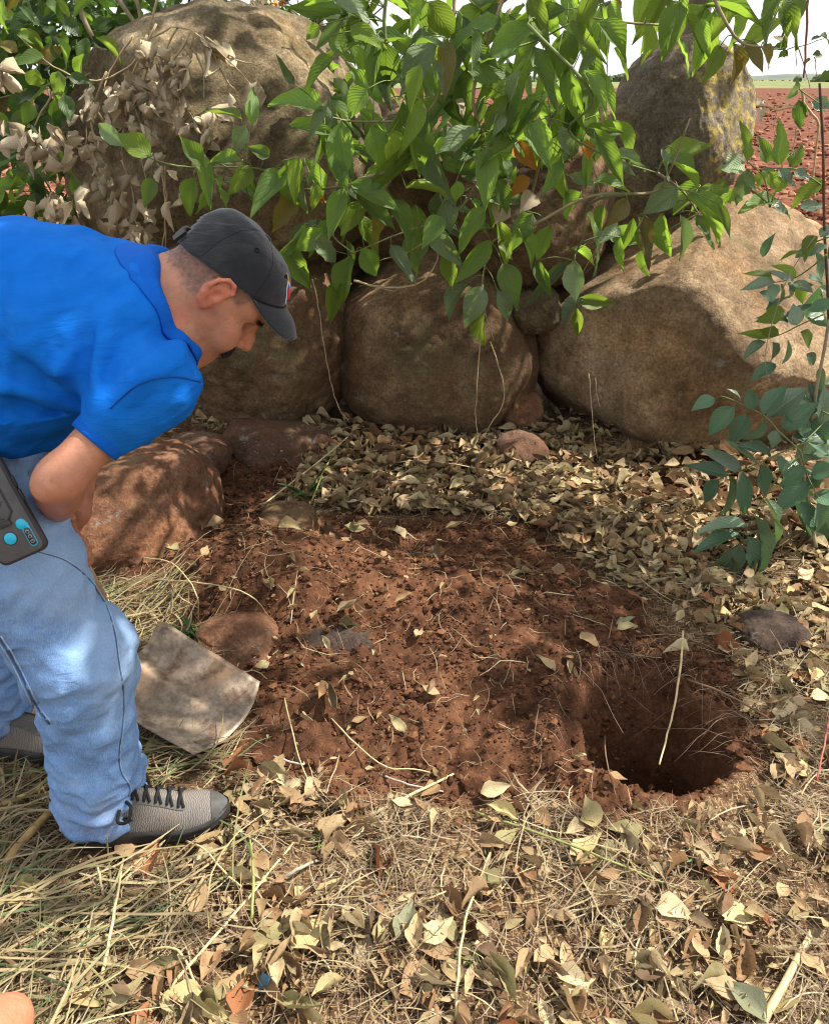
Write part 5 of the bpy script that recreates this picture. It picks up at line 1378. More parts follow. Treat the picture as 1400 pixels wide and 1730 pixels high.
VL = [(546,187,454,157,40,'g'),(577,205,578,312,46,'g'),(555,200,512,300,34,'g'),(652,72,653,162,48,'g'),(592,45,650,85,34,'y'),(540,42,517,65,24,'y'),(555,60,590,105,40,'g'),(565,98,510,145,26,'g'),(497,142,468,90,16,'p'),(620,150,585,195,40,'g'),(722,3,780,74,44,'y'),(690,5,705,62,40,'g'),(700,75,750,55,20,'g'),(795,75,742,155,40,'p'),(735,100,745,160,22,'p'),(790,120,868,115,44,'g'),(712,110,690,185,34,'y'),(680,170,655,240,36,'g'),(700,180,705,265,38,'g'),(690,225,715,300,36,'g'),(660,225,665,280,34,'y'),(625,215,652,285,42,'g'),(810,215,745,265,40,'p'),(823,248,820,350,40,'g'),(800,255,757,282,26,'g'),(836,235,886,170,34,'y'),(848,190,835,228,24,'p'),(850,270,863,300,24,'g'),(840,300,858,360,30,'g'),(592,310,675,352,38,'g'),(600,325,668,385,34,'g'),(580,318,555,400,34,'g'),(482,288,424,358,42,'g'),(500,310,465,395,40,'b'),(515,305,512,350,14,'p'),(530,310,535,352,22,'y'),(610,340,577,395,34,'y'),(625,350,635,415,34,'b'),(665,335,688,410,40,'g'),(686,318,757,312,28,'y'),(770,305,775,345,24,'g'),(750,340,768,392,34,'p'),(745,365,715,415,34,'g'),(818,352,763,425,38,'g'),(900,362,862,415,40,'g'),(545,385,492,432,34,'g'),(480,415,525,490,40,'g'),(530,408,577,440,36,'p'),(593,432,575,510,40,'g'),(570,470,557,545,30,'y'),(610,418,640,470,38,'g'),(660,413,698,480,28,'p'),(690,430,715,462,26,'g'),(828,405,770,478,34,'g'),(848,445,880,518,40,'g'),(813,482,785,556,40,'p'),(790,480,750,538,36,'p'),(820,525,812,588,36,'y'),(840,490,865,545,34,'p'),(842,405,860,438,22,'y'),
(1150,4,1118,95,48,'g'),(1190,8,1292,28,36,'g'),(1322,0,1340,57,38,'g'),(953,50,952,145,46,'g'),(1010,38,1064,96,50,'g'),(1088,38,1090,108,34,'y'),(985,120,1032,185,36,'g'),(1000,145,970,212,34,'p'),(940,215,980,268,26,'p'),(895,205,930,280,44,'g'),(1216,78,1193,137,32,'y'),(1238,72,1242,145,40,'b'),(1258,75,1290,118,30,'b'),(1285,78,1308,112,32,'b'),(1028,262,1104,275,26,'p'),(1118,275,1200,238,44,'y'),(1125,270,1190,310,42,'g'),(1118,250,1122,305,26,'p'),(1003,310,955,298,22,'p'),(1003,308,1070,312,36,'g'),(982,325,945,365,34,'g'),(1145,318,1088,358,48,'p'),(1160,330,1230,405,48,'g'),(1215,345,1233,398,16,'y'),(1118,360,1128,435,34,'g'),(1148,362,1155,440,24,'p'),(1060,335,1030,385,30,'b'),(1088,362,1093,452,28,'b'),(1175,362,1200,420,24,'g'),(990,360,1035,443,16,'p'),(1020,345,1008,390,22,'g'),(1045,385,1010,405,26,'p'),(1048,400,1045,465,22,'g'),(970,440,975,505,36,'p'),(960,440,888,515,20,'p'),(975,505,1038,512,26,'y'),(985,505,945,545,34,'p'),(975,520,975,568,20,'y'),
(212,248,154,202,28,'p'),(255,262,200,230,40,'y'),(408,200,350,182,28,'y'),(425,210,428,140,26,'g'),(343,280,300,232,30,'g'),(330,300,313,365,34,'g'),(345,315,345,365,24,'g'),(362,295,375,355,32,'g'),(425,280,385,328,32,'y'),(408,272,347,268,26,'g'),(415,212,397,258,30,'p'),(455,265,420,245,24,'g'),(255,300,245,348,28,'g'),(1090,420,1085,470,20,'g'),(905,440,930,500,24,'g'),(875,385,905,450,30,'g'),(930,380,905,440,30,'g')]
twigs = [[(660,-60),(650,60),(690,190),(650,290),(520,320),(440,285),(300,280),(215,250)],[(770,-60),(760,80),(720,190),(610,205),(548,195)],[(870,-60),(800,150),(815,240),(780,350),(660,400),(590,430)],[(890,40),(1000,160),(960,220),(1030,265),(1110,292)],[(900,380),(1000,330),(1100,325),(1130,290),(1165,200)],[(930,200),(880,380),(830,410),(815,480),(815,560)],[(1100,325),(1000,340),(985,400),(970,440),(975,510)],[(1180,-60),(1130,30),(1090,40),(1000,30)],[(1180,-60),(1240,60),(1290,80)],[(770,80),(820,90),(900,70),(960,40)],[(650,290),(590,315),(560,390),(600,430)],[(1110,292),(1150,320),(1180,360)]]
TY = lambda y: 2.52 + 0.42 * sstep(120, 520, y)
stp = []
for k, tw in enumerate(twigs):
    off = rng.normal() * .06; P = np.array([at(x, y, float(TY(y)) + off + 0.03 * math.sin(i * 2.1 + k)) for i, (x, y) in enumerate(tw)])
    mb = MB(); mb.tube(P, 0.0052, 0.0022, 6, 5); put('stem', mb.mesh('stem', STEM if k % 3 else STEMG), vine); stp.append(curve(P, 5))
ALLST = np.concatenate(stp)
pet = MB(); nleaf = 0
def petiole(P0):
    i = np.argmin(np.linalg.norm(ALLST - P0, axis=1)); q = ALLST[i]
    if np.linalg.norm(q - P0) < 0.32: pet.tube([q, (q + P0) / 2 + (0, 0, .012), P0], 0.0016, 0.0013, 4, 3)
for x0, y0, x1, y1, w, tone in VL:
    petiole(leaf_px(vine, geoV, 'v', (x0, y0), (x1, y1), w, tone, float(TY(y0)) + rng.normal() * .06)); nleaf += 1
FILL = [(530,-60),(1370,-60),(1350,40),(1250,110),(1245,330),(1160,385),(1040,450),(960,450),(900,480),(790,430),(700,440),(600,420),(500,380),(450,330),(330,300),(290,240),(430,215),(530,190),(600,120),(545,40)]
EXC = [(1030,100),(1250,90),(1262,285),(1150,300),(1050,260)]
def rand_leaf_px(poly, exc=()):
    xs = [p[0] for p in poly]; ys = [p[1] for p in poly]
    while True:
        x, y = rng.uniform(min(xs), max(xs)), rng.uniform(min(ys), max(ys))
        if inpoly(x, y, poly) and not any(inpoly(x, y, e) for e in exc): return x, y
def hang(l, spread=0.9): a = rng.normal() * spread; return l * math.sin(a), l * math.cos(a)
while nleaf < 262:
    x, y = rand_leaf_px(FILL, [EXC, [(790,60),(890,50),(895,110),(800,115)]])
    if y > 280 and rng.uniform() < .62: continue
    l = rng.uniform(65, 118) * (1.0 if y < 250 else .85); dx, dy = hang(l)
    if any(inpoly(x + dx * .7, y + dy * .7, e) for e in [EXC]): continue
    if not sunfree(at(x, y, float(TY(y)) + .1), .07): continue
    tone = rng.choice(['g', 'p', 'y', 'b'], p=[.56, .20, .22, .02])
    petiole(leaf_px(vine, geoV, 'v', (x, y), (x + dx, y + dy), l * rng.uniform(.26, .38), tone, float(TY(y)) + rng.uniform(-.05, .28))); nleaf += 1
put('petiole', pet.mesh('petiole', STEMG), vine)['kind'] = 'stuff'
lm = []
for _ in range(150):
    x, y = rand_leaf_px(FILL, [EXC]); Y = float(TY(y)) + rng.uniform(.25, .95)
    if y > 280 and rng.uniform() < .6: continue
    p = at(x, y, Y); d = np.array((rng.normal() * .7, rng.normal() * .4, -rng.uniform(.2, 1))); l = rng.uniform(.09, .16); n = rng.normal(size=3) * .6 + (0, -.5, .6)
    if sunfree(p, .12): lm.append((int(rng.integers(6)), basis(p, d, n, l * .42, l)))
for _ in range(55):
    x, y = rand_leaf_px([(560,90),(1030,90),(1030,270),(560,270)]); p = at(x, y, rng.uniform(3.25, 3.6)); d = np.array((rng.normal() * .7, rng.normal() * .4, -rng.uniform(.2, 1))); l = rng.uniform(.11, .18); n = rng.normal(size=3) * .6 + (0, -.5, .6)
    lm.append((int(rng.integers(6)), basis(p, d, n, l * .42, l)))
for _ in range(150):  # climber carried on above, out of view, added for the shade it casts
    p = np.array((rng.uniform(-.5, 1.5), rng.uniform(2.35, 3.2), rng.uniform(1.72, 2.35))); d = np.array((rng.normal() * .7, rng.normal() * .4, -rng.uniform(.2, 1))); l = rng.uniform(.11, .18); n = rng.normal(size=3) * .6 + (0, -.3, .8)
    if sunfree(p, .14): lm.append((int(rng.integers(6)), basis(p, d, n, l * .42, l)))
put_ = join_leaves('inner_leaves', geoV, lm, LEAF_G, vine); put_['kind'] = 'stuff'
# pale bare stems and thin hanging runners
for px, Y, r0, mat in (([(598,474),(640,484),(700,482),(735,448),(742,395)], 2.86, .0042, STRAWC), ([(640,484),(660,492),(672,488)], 2.86, .002, STRAWC), ([(528,470),(540,530),(552,610),(568,680),(590,715)], 2.98, .0018, STRAWC), ([(812,540),(808,620),(803,690),(806,735)], 2.95, .0022, STRAWC), ([(828,575),(848,640),(850,680),(830,715),(808,748)], 2.98, .0024, STRAWC), ([(815,480),(822,540),(835,575)], 2.93, .003, STEM), ([(995,630),(1000,700),(1008,775)], 2.86, .0016, STRAWC), ([(1005,640),(1012,690)], 2.86, .0012, STRAWC), ([(740,395),(690,425),(640,440)], 2.86, .0025, STRAWC)):
    mb = MB(); mb.tube([at(x, y, Y + .02 * math.sin(i)) for i, (x, y) in enumerate(px)], r0, r0 * .5, 5, 5, jit=.0012); put('runner', mb.mesh('runner', mat), vine)
DRYL = dry_mat('withered_leaf', [(0.44, 0.37, 0.25), (0.54, 0.46, 0.32), (0.34, 0.27, 0.175), (0.60, 0.53, 0.39)])
ORNG = dry_mat('orange_leaf', [(0.42, 0.20, 0.03)])
MATV['o'] = ORNG; MATV['t'] = DRYL
for a in [(870,240,905,285,30,'o'),(855,345,838,375,40,'t'),(895,300,862,330,30,'o'),(540,320,546,348,22,'o'),(985,240,1000,270,26,'o'),(770,168,790,190,30,'t'),(1012,180,1020,222,22,'t'),(905,330,880,352,36,'t')]:
    leaf_px(vine, geoV, 'v', a[:2], a[2:4], a[4], a[5], float(TY(a[1])) + .1)

# ================================================================== WITHERED VINE ON THE TOP LEFT BOULDER
def rolled_geo(seed, k=1.9, curl=-.4, twist=.8, rows=9, cols=7):
    r_ = np.random.default_rng(seed); V, UV = [], []
    for a in np.linspace(0, 1, rows + 1):
        w = .62 * math.sin(math.pi * a**.72)**.8 * (1 + .12 * r_.normal()) + .012; tw = twist * a + .1 * r_.normal()
        for b in np.linspace(-1, 1, cols):
            an = b * k * (1 + .25 * math.sin(a * 5 + seed)); x = w * .5 * math.sin(an) + .02 * r_.normal(); z = w * .5 * (1 - math.cos(an)) + .02 * r_.normal()
            V.append((x * math.cos(tw) - z * math.sin(tw) + .10 * math.sin(a * 4 + seed), a, x * math.sin(tw) + z * math.cos(tw) + curl * a * a)); UV.append((.5 + b / 2, a))
    return np.array(V), grid_faces(rows + 1, cols), np.array(UV)
geoD = [rolled_geo(40 + q, k_, c_, t_) for q, (k_, c_, t_) in enumerate([(1.9, -.35, .9), (2.4, .3, -.8), (1.5, -.5, 1.6), (2.7, -.2, .4), (1.2, .35, -1.4)])]
wv = thing('withered_vine', 'withered tan vine draped over the face of the top left boulder', 'withered vine', tuple(at(270, 60, 2.95)))
clus = [(205,150,14),(275,175,9),(330,190,9),(150,245,10),(250,205,9),(335,215,8),(168,285,13),(200,310,9),(215,375,15),(238,392,10),(262,330,6),(255,100,10),(300,110,8),(370,80,6),(240,150,10),(290,90,8),(410,165,6),(190,200,8),(275,270,5),(230,170,8),(310,140,8),(140,180,8)]
geoW = []
mats_ = []
for cx, cy, n in clus:
    for _ in range(int(n * .8)):
        x, y = cx + rng.normal() * 17, cy + rng.normal() * 17; l = rng.uniform(20, 38); dx, dy = hang(l, .4)
        P0 = at(x, y, 2.98 + rng.uniform(-.06, .06) + .1 * (cx > 330)); dd = at(x + dx, y + dy, 2.98 + rng.normal() * .02) - P0
        me = vmesh(geoD, 'd', int(rng.integers(5)), 't'); ll = np.linalg.norm(dd)
        inst('leaf', me, wv, basis(P0, dd, rng.normal(size=3), ll * rng.uniform(.5, .8), ll))
wst = [[(225,60),(190,110),(175,150)],[(330,50),(300,150),(305,210)],[(265,40),(215,150),(205,260)],[(180,120),(150,200),(145,260)],[(345,60),(400,100),(440,110)],[(260,70),(230,200),(250,320)],[(205,270),(225,330),(230,400)],[(280,-40),(250,60),(300,45),(350,70),(420,140),(412,190)],[(300,45),(270,110),(265,180)],[(310,60),(340,110),(345,165)],[(250,60),(215,115),(150,135),(90,110),(30,60)],[(160,180),(200,240),(270,280),(280,430)],[(320,55),(260,170),(265,230)],[(350,70),(380,130),(400,155)],[(278,280),(280,360),(272,440)],[(150,190),(180,330),(210,370)],[(240,340),(215,370)],[(95,150),(60,210),(70,230)]]
for px in wst:
    mb = MB(); mb.tube([at(x, y, 3.0 + .03 * math.sin(i * 1.7)) for i, (x, y) in enumerate(px)], .0038, .0016, 5, 5, jit=.0015); put('stem', mb.mesh('stem', STRAWC), wv)

# ================================================================== LEFT SHRUB
sh_o = at(20, 380, 3.3); sh_o[2] = float(gzs(sh_o[0], sh_o[1]))
shrub = thing('shrub', 'dense dark green shrub with bare twigs at the left edge of the wall', 'shrub', tuple(sh_o))
SHP = [(-80,-70),(150,-70),(165,60),(125,140),(120,240),(140,380),(100,420),(-80,420)]
for a in [(75,85,25,42,28,'y'),(30,88,-5,68,22,'b'),(75,95,20,108,28,'g'),(60,115,55,150,30,'y'),(100,120,95,170,28,'g'),(50,170,45,215,26,'g'),(110,160,120,205,26,'d'),(35,290,-5,335,34,'g'),(10,320,-20,350,30,'y'),(60,325,55,370,22,'g'),(30,20,70,45,30,'d'),(110,30,135,60,26,'d'),(80,260,88,288,20,'g'),(20,255,-10,262,20,'g')]:
    leaf_px(shrub, geoV, 'v', a[:2], a[2:4], a[4], a[5], 2.85 + rng.uniform(0, .2))
for _ in range(55):
    x, y = rand_leaf_px([(560,90),(1030,90),(1030,270),(560,270)]); p = at(x, y, rng.uniform(3.25, 3.6)); d = np.array((rng.normal() * .7, rng.normal() * .4, -rng.uniform(.2, 1))); l = rng.uniform(.11, .18); n = rng.normal(size=3) * .6 + (0, -.5, .6)
    lm.append((int(rng.integers(6)), basis(p, d, n, l * .42, l)))
for _ in range(150):
    x, y = rand_leaf_px(SHP); l = rng.uniform(38, 66); dx, dy = hang(l, 1.1)
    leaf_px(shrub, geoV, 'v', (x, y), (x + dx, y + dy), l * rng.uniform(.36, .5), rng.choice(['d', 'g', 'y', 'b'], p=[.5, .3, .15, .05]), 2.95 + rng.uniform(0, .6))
for cx, cy, n in ((45, 235, 9), (75, 240, 9), (15, 230, 5), (95, 235, 6), (15, 105, 4), (95, 340, 7), (120, 355, 6), (65, 340, 4)):
    for _ in range(n):
        x, y = cx + rng.normal() * 12, cy + rng.normal() * 14; l = rng.uniform(28, 46); dx, dy = hang(l, .4)
        P0 = at(x, y, 2.86 + rng.uniform(-.05, .08)); dd = at(x + dx, y + dy, 2.86) - P0; ll = np.linalg.norm(dd)
        inst('dry_leaf', vmesh(geoD, 'd', int(rng.integers(5)), 't'), shrub, basis(P0, dd, rng.normal(size=3), ll * .55, ll))
lm = []
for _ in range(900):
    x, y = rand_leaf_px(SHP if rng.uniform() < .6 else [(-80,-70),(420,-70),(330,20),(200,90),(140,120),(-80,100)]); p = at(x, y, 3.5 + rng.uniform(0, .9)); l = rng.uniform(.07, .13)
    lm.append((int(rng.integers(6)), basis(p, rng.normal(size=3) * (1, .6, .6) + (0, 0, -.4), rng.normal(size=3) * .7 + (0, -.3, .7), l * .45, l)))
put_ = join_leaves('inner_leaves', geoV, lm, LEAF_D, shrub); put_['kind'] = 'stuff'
for k in range(46):
    x0 = rng.uniform(-60, 560); y0 = rng.uniform(70, 130) if x0 > 130 else rng.uniform(150, 400)
    Y = rng.uniform(3.9, 4.5); ang = rng.normal() * .6 - .15; L_ = rng.uniform(120, 260)
    if x0 > 330: L_ *= .6
    P = [at(x0 + L_ * t * math.sin(ang) + rng.normal() * 7, y0 - L_ * t * math.cos(ang), Y + rng.normal() * .03) for t in np.linspace(0, 1, 5)]
    mb = MB(); mb.tube(P, rng.uniform(.004, .011), .0025, 5, 4)
    for j in (1, 2, 3):
        q = P[j]; e = q + (P[j + 1] - P[j - 1]) * .4 + rng.normal(size=3) * .09; mb.tube([q, (q + e) / 2 + rng.normal(size=3) * .012, e], .0035, .0012, 4, 3)
    put('twig', mb.mesh('twig', STEMD if k % 3 else STEM), shrub)
for px, r in (([(130,0),(150,50),(185,105)], .011), ([(225,-20),(235,40),(190,110)], .008), ([(195,-10),(215,20),(240,55)], .010), ([(130,125),(60,150),(0,165)], .0045), ([(190,110),(150,125),(120,140)], .006)):
    mb = MB(); mb.tube([at(x, y, 3.45) for x, y in px], r, r * .6, 7, 5); put('branch', mb.mesh('branch', STEM), shrub)
# dry brown leaves against the sky between shrub and climber
db = thing('dry_bush', 'brown dried bush against the white sky behind the top left boulder', 'bush', tuple(at(500, 120, 4.3)))
for cx, cy, n in ((490, 25, 14), (520, 50, 12), (555, 30, 10), (470, 5, 10), (430, 15, 8), (565, 75, 8), (590, 10, 8), (800, 20, 10), (815, 45, 8), (380, 5, 8), (1010, 10, 6), (860, 8, 6)):
    for _ in range(n):
        x, y = cx + rng.normal() * 18, cy + rng.normal() * 22; l = rng.uniform(20, 38); dx, dy = hang(l, .6)
        P0 = at(x, y, 4.2 + rng.uniform(-.1, .1)); dd = at(x + dx, y + dy, 4.2) - P0; ll = np.linalg.norm(dd)
        inst('leaf', vmesh(geoD, 'd', int(rng.integers(5)), rng.choice(['t', 'o', 't', 'd'])), db, basis(P0, dd, rng.normal(size=3), ll * .5, ll))
for px in ([(500,110),(490,40),(470,-30)], [(500,110),(530,40),(560,-30)], [(510,80),(480,20),(430,-10)], [(530,40),(590,5),(620,-30)], [(540,100),(800,70),(870,50),(900,80)], [(810,60),(812,10),(820,-30)], [(490,60),(520,30),(525,-20)]):
    mb = MB(); mb.tube([at(x, y, 4.25) for x, y in px], .008, .003, 6, 4, jit=.003); put('twig', mb.mesh('twig', STEM), db)

# ================================================================== COMPOUND LEAVED SAPLING AT THE RIGHT
sp_b = gnd(1378, 925, 0.05); SY = 2.30
sap = thing('sapling', 'sapling with bluish green paired leaflets at the right edge', 'sapling', tuple(sp_b))
geoA = [leaf_geo(60 + k, 8, f, c, .02, .80, 5, t, e) for k, (f, c, t, e) in enumerate([(.22, -.12, 0, 0), (.32, -.2, .15, .1), (.15, .08, -.1, 0), (.28, -.3, .1, .2)])]
RA = [([(1352,762),(1315,728),(1293,704),(1257,685),(1222,670),(1207,672)], [(1207,672,1170,690,26),(1250,677,1236,652,18),(1272,692,1262,656,26),(1290,700,1325,646,40),(1297,706,1364,648,46),(1240,688,1195,732,36),(1261,699,1235,750,34),(1293,708,1266,744,32),(1313,727,1302,756,26),(1322,725,1378,680,36),(1340,735,1392,740,34)]),
 ([(1375,742),(1318,765),(1275,785),(1229,803),(1214,810)], [(1229,803,1163,783,30),(1252,793,1184,763,32),(1278,783,1221,750,30),(1300,772,1262,740,30),(1214,810,1188,848,28),(1232,805,1235,870,26),(1255,798,1258,872,28),(1285,785,1290,834,32),(1312,770,1334,810,30)]),
 ([(1350,770),(1318,803),(1293,835),(1272,871),(1250,918)], [(1250,918,1203,992,50),(1250,905,1173,915,38),(1262,890,1181,888,36),(1262,905,1287,977,40),(1275,875,1306,957,42),(1293,845,1338,917,46)]),
 ([(1352,762),(1362,800),(1385,850),(1400,900)], [(1365,815,1308,862,38),(1372,830,1338,898,44),(1380,850,1392,905,40),(1392,850,1382,952,50),(1362,790,1316,818,32),(1370,800,1410,790,36),(1375,835,1420,850,40)]),
 ([(1360,745),(1385,720),(1410,690)], [(1360,745,1404,762,42),(1370,735,1405,705,38),(1385,715,1402,660,34),(1365,740,1335,700,30)]),
 ([(1400,700),(1380,690),(1355,672)], [(1380,690,1350,655,30),(1385,692,1372,650,28)]),
 ([(1396,430),(1365,455),(1340,470),(1308,477)], [(1308,477,1257,480,26),(1304,473,1262,452,22),(1322,473,1287,448,20),(1343,470,1313,445,20),(1308,480,1306,502,22),(1340,477,1372,491,22),(1365,470,1394,478,24),(1318,480,1325,506,16),(1350,478,1354,510,20),(1340,474,1300,462,20),(1330,478,1340,500,20)]),
 ([(1400,400),(1375,410),(1357,427)], [(1376,398,1357,432,24),(1357,427,1318,428,20),(1370,425,1398,412,22),(1385,400,1410,380,24)]),
 ([(1393,530),(1352,548),(1325,562),(1297,572)], [(1325,525,1283,540,34),(1345,550,1338,515,36),(1363,535,1398,515,40),(1297,572,1250,560,26),(1293,578,1252,602,26),(1305,578,1308,614,28),(1330,575,1330,612,32),(1352,560,1374,588,32),(1362,597,1378,617,22),(1330,545,1290,525,28),(1315,565,1285,555,24)])]
for k, (rx, lf) in enumerate(RA):
    up_ = k >= 6; Y0 = SY + (0.25 if up_ else rng.uniform(-.06, .06)); mb = MB()
    mb.tube([at(x, y, Y0 + .03 * (i - 2)) for i, (x, y) in enumerate(rx)], .0026, .0014, 5, 4); put('leaf_stalk', mb.mesh('leaf_stalk', STEMG), sap)
    for a in lf:
        leaf_px(sap, geoA, 'a', a[:2], a[2:4], a[4], ('w' if rng.uniform() < .7 else 'y') if up_ else ('a' if rng.uniform() < .85 else 'w'), Y0 + rng.normal() * .02, nz=.75, name='leaflet')
for _ in range(50):
    x, y = rand_leaf_px([(1300,640),(1430,640),(1430,930),(1370,940),(1310,830),(1335,740)] if _ < 34 else [(1270,430),(1430,400),(1430,640),(1290,620)]); l = rng.uniform(40, 66); a = rng.uniform(-2.6, 1.4)
    leaf_px(sap, geoA, 'a', (x, y), (x + l * math.cos(a), y - l * math.sin(a)), l * rng.uniform(.42, .55), 'a' if rng.uniform() < .8 else 'w', SY + rng.uniform(.04, .25) + (.2 if _ >= 34 else 0), nz=.7, name='leaflet')
for px, r, m, Y in (([(1378,925),(1366,850),(1352,765),(1372,700),(1380,650),(1392,590),(1400,540)], .0062, STEM, SY + .06), ([(1400,545),(1397,470),(1392,380),(1390,250),(1384,140)], .0048, STEMD, SY + .3), ([(1377,398),(1330,470),(1300,560),(1292,612),(1300,650)], .0014, STEM, SY + .2), ([(1300,640),(1265,660)], .0014, STEM, SY + .2)):
    P = [at(x, y, Y) for x, y in px]
    if r > .006: P[0] = sp_b.copy()
    mb = MB(); mb.tube(P, r, r * .7, 7, 5); put('stem', mb.mesh('stem', m), sap)
# leafy weeds between lichen boulder and field
wd = thing('weed', 'bright green weed with chewed leaves beside the lichen covered boulder', 'weed', tuple(at(1300, 350, 3.05)))
geoC = [leaf_geo(80 + k, 9, .25, c, .03, .72, 5, t, .35) for k, (c, t) in enumerate([(-.1, 0), (-.3, .2), (.1, -.2)])]
for a in [(1262,272,1258,200,20,'y'),(1295,275,1288,228,26,'g'),(1315,278,1318,205,30,'g'),(1340,282,1352,240,28,'g'),(1300,290,1312,322,24,'y'),(1389,305,1336,342,30,'y'),(1310,335,1252,352,40,'g'),(1258,275,1213,287,44,'p'),(1265,285,1244,347,32,'p'),(1285,285,1320,312,20,'p'),(1315,285,1345,312,20,'w'),(1340,288,1368,305,18,'w'),(1290,290,1280,318,26,'y'),(1325,300,1310,325,26,'y'),(1230,310,1195,330,36,'y'),(1240,320,1215,345,32,'g'),(1255,300,1275,325,26,'g'),(1370,172,1410,185,24,'w'),(1385,132,1412,122,22,'g'),(1345,135,1340,165,20,'p'),(1300,345,1345,360,24,'w'),(1350,350,1395,345,22,'w'),(1330,362,1300,352,18,'w')]:
    leaf_px(wd, geoC, 'c', a[:2], a[2:4], a[4], a[5], 2.75 + rng.normal() * .05)
for px in ([(1300,350),(1290,300),(1262,272)], [(1300,350),(1320,290),(1318,260)], [(1395,318),(1370,300),(1340,284),(1290,285)], [(1320,290),(1345,285)], [(1300,345),(1255,310),(1230,305)], [(1345,135),(1350,150),(1385,175)]):
    mb = MB(); mb.tube([at(x, y, 2.77) for x, y in px], .003, .0015, 5, 4); put('stem', mb.mesh('stem', STEMG), wd)
dw = thing('dead_weed', 'dead weed stalks with one drooping orange flower in front of the ploughed field', 'dead weed', tuple(at(1375, 330, 3.9)))
for px, r, m in (([(1252,186),(1257,174),(1275,176),(1297,180),(1311,185),(1344,180)], .0055, STRAWC), ([(1297,184),(1320,178),(1344,178)], .003, STRAWC), ([(1354,150),(1360,178),(1382,207),(1380,233),(1373,303),(1376,335)], .006, STRAWC), ([(1365,-40),(1362,60),(1357,130)], .006, plain('red_stem', (0.22, 0.075, 0.05), 0.7)), ([(1344,40),(1344,110)], .0022, STEMD), ([(1348,80),(1356,105),(1368,150)], .0025, STEM), ([(1376,96),(1379,130)], .002, STEMD), ([(1311,185),(1308,215),(1310,250)], .002, STRAWC), ([(1345,215),(1340,250),(1335,300)], .003, STRAWC), ([(1285,205),(1290,190),(1295,182)], .002, STRAWC), ([(1330,82),(1352,78),(1375,70),(1395,62)], .002, STEMD)):
    mb = MB(); mb.tube([at(x, y, 3.9) for x, y in px], r, r * .6, 6, 4, jit=.0015); put('stalk', mb.mesh('stalk', m), dw)
for a in [(1349,168,1352,218,26,'d'),(1330,78,1300,82,16,'d'),(1330,84,1315,98,16,'d'),(1370,68,1390,58,18,'d'),(1385,60,1410,66,16,'d'),(1372,92,1395,90,14,'d'),(1366,96,1362,108,8,'b'),(1325,70,1305,62,14,'b'),(1290,168,1272,178,16,'t'),(1288,180,1283,205,14,'t')]:
    leaf_px(dw, geoC, 'c', a[:2], a[2:4], a[4], a[5], 3.9)
PETAL = plain('orange_petal', (0.52, 0.17, 0.012), 0.6, 0.2, 60)
c0 = at(1254, 181, 3.9)
for k in range(9):
    a = k * .7; V, F, U = leaf_geo(k, 4, .3, -.3, .05, .6, 3); d = np.array((.22 * math.cos(a), .22 * math.sin(a), -1)); M = np.array(basis(c0, d, np.array((math.cos(a), math.sin(a), .2)), .018, .052))
    put('petal', mk_mesh('petal', V @ M[:3, :3].T + M[:3, 3], F, U, mats=[PETAL]), dw)
mb = MB(); c_, f_ = ICO[2]; mb.add(c_ * (.016, .016, .013) + c0 + (0, 0, .006), f_); put('calyx', mb.mesh('calyx', STRAWC), dw)
# ================================================================== LEAF LITTER, STRAW, STICKS
LIT = gpoly([(430,790),(520,740),(700,742),(900,730),(1000,780),(1200,790),(1600,800),(1600,1120),(1260,1130),(1130,1060),(1060,1000),(960,945),(890,885),(700,880),(560,868),(480,850)])
FORE = gpoly([(380,1310),(640,1350),(760,1380),(900,1340),(1000,1380),(1190,1380),(1260,1290),(1255,1130),(1500,1100),(1800,1500),(2200,1900),(-300,1900),(250,1600)])
def hole_in(x, y): return ((x - HCX) / .22)**2 + ((y - HCY) / .24)**2 < 1
def place(n, fn, box):
    out = []
    while len(out) < n:
        x = rng.uniform(box[0], box[1], 4000); y = rng.uniform(box[2], box[3], 4000)
        k = rng.uniform(0, 1, 4000) < fn(x, y); out += list(zip(x[k], y[k]))
    return np.array(out[:n])
STN = [(0.985, 1.87, .095), (.43, 3.03, .13), (-.43, 2.50, .12)]
def litter_density(x, y):
    d = np.where(inpoly(x, y, LIT), 1.0, 0.0); d = np.maximum(d, np.where(inpoly(x, y, FORE), 0.50, 0.0)); d = np.maximum(d, np.where(inpoly(x, y, GRASS), 0.12, 0.0))
    d = np.maximum(d, np.where((y > 3.0) & (y < 3.6), .35, 0)); d = np.maximum(d, np.where((np.abs(x) > 1.2) & (y < 3), .5, 0))
    for a_, b_, c_ in STN: d = np.where((x - a_)**2 + (y - b_)**2 < c_ * c_, 0.03, d)
    s = soil_at(x, y); d = np.where(s > .5, 0.035, d); d = np.where(hole_in(x, y), 0.0, d)
    return d * (0.22 + 0.78 * sstep(-.3, .3, pn(x * 4, y * 4, None, 6)))
DRY = {'pale yellow': [(0.52, 0.44, 0.22)], 'olive': [(0.28, 0.255, 0.125)], 'tan': [(0.42, 0.29, 0.16)], 'brown': [(0.23, 0.135, 0.065)], 'reddish brown': [(0.30, 0.125, 0.055)], 'cream': [(0.56, 0.47, 0.29)], 'yellow': [(0.60, 0.40, 0.03)], 'green': [(0.08, 0.16, 0.035)], 'grey green': [(0.27, 0.29, 0.18)]}
DRYM = {k: dry_mat('fallen_leaf_' + k.replace(' ', '_'), v) for k, v in DRY.items()}
DRYALL = dry_mat('fallen_leaves', [(0.38, 0.32, 0.17), (0.17, 0.10, 0.05), (0.34, 0.23, 0.125), (0.46, 0.37, 0.22), (0.24, 0.20, 0.10), (0.27, 0.165, 0.085), (0.40, 0.33, 0.19), (0.24, 0.12, 0.06), (0.52, 0.43, 0.26), (0.13, 0.085, 0.05)])
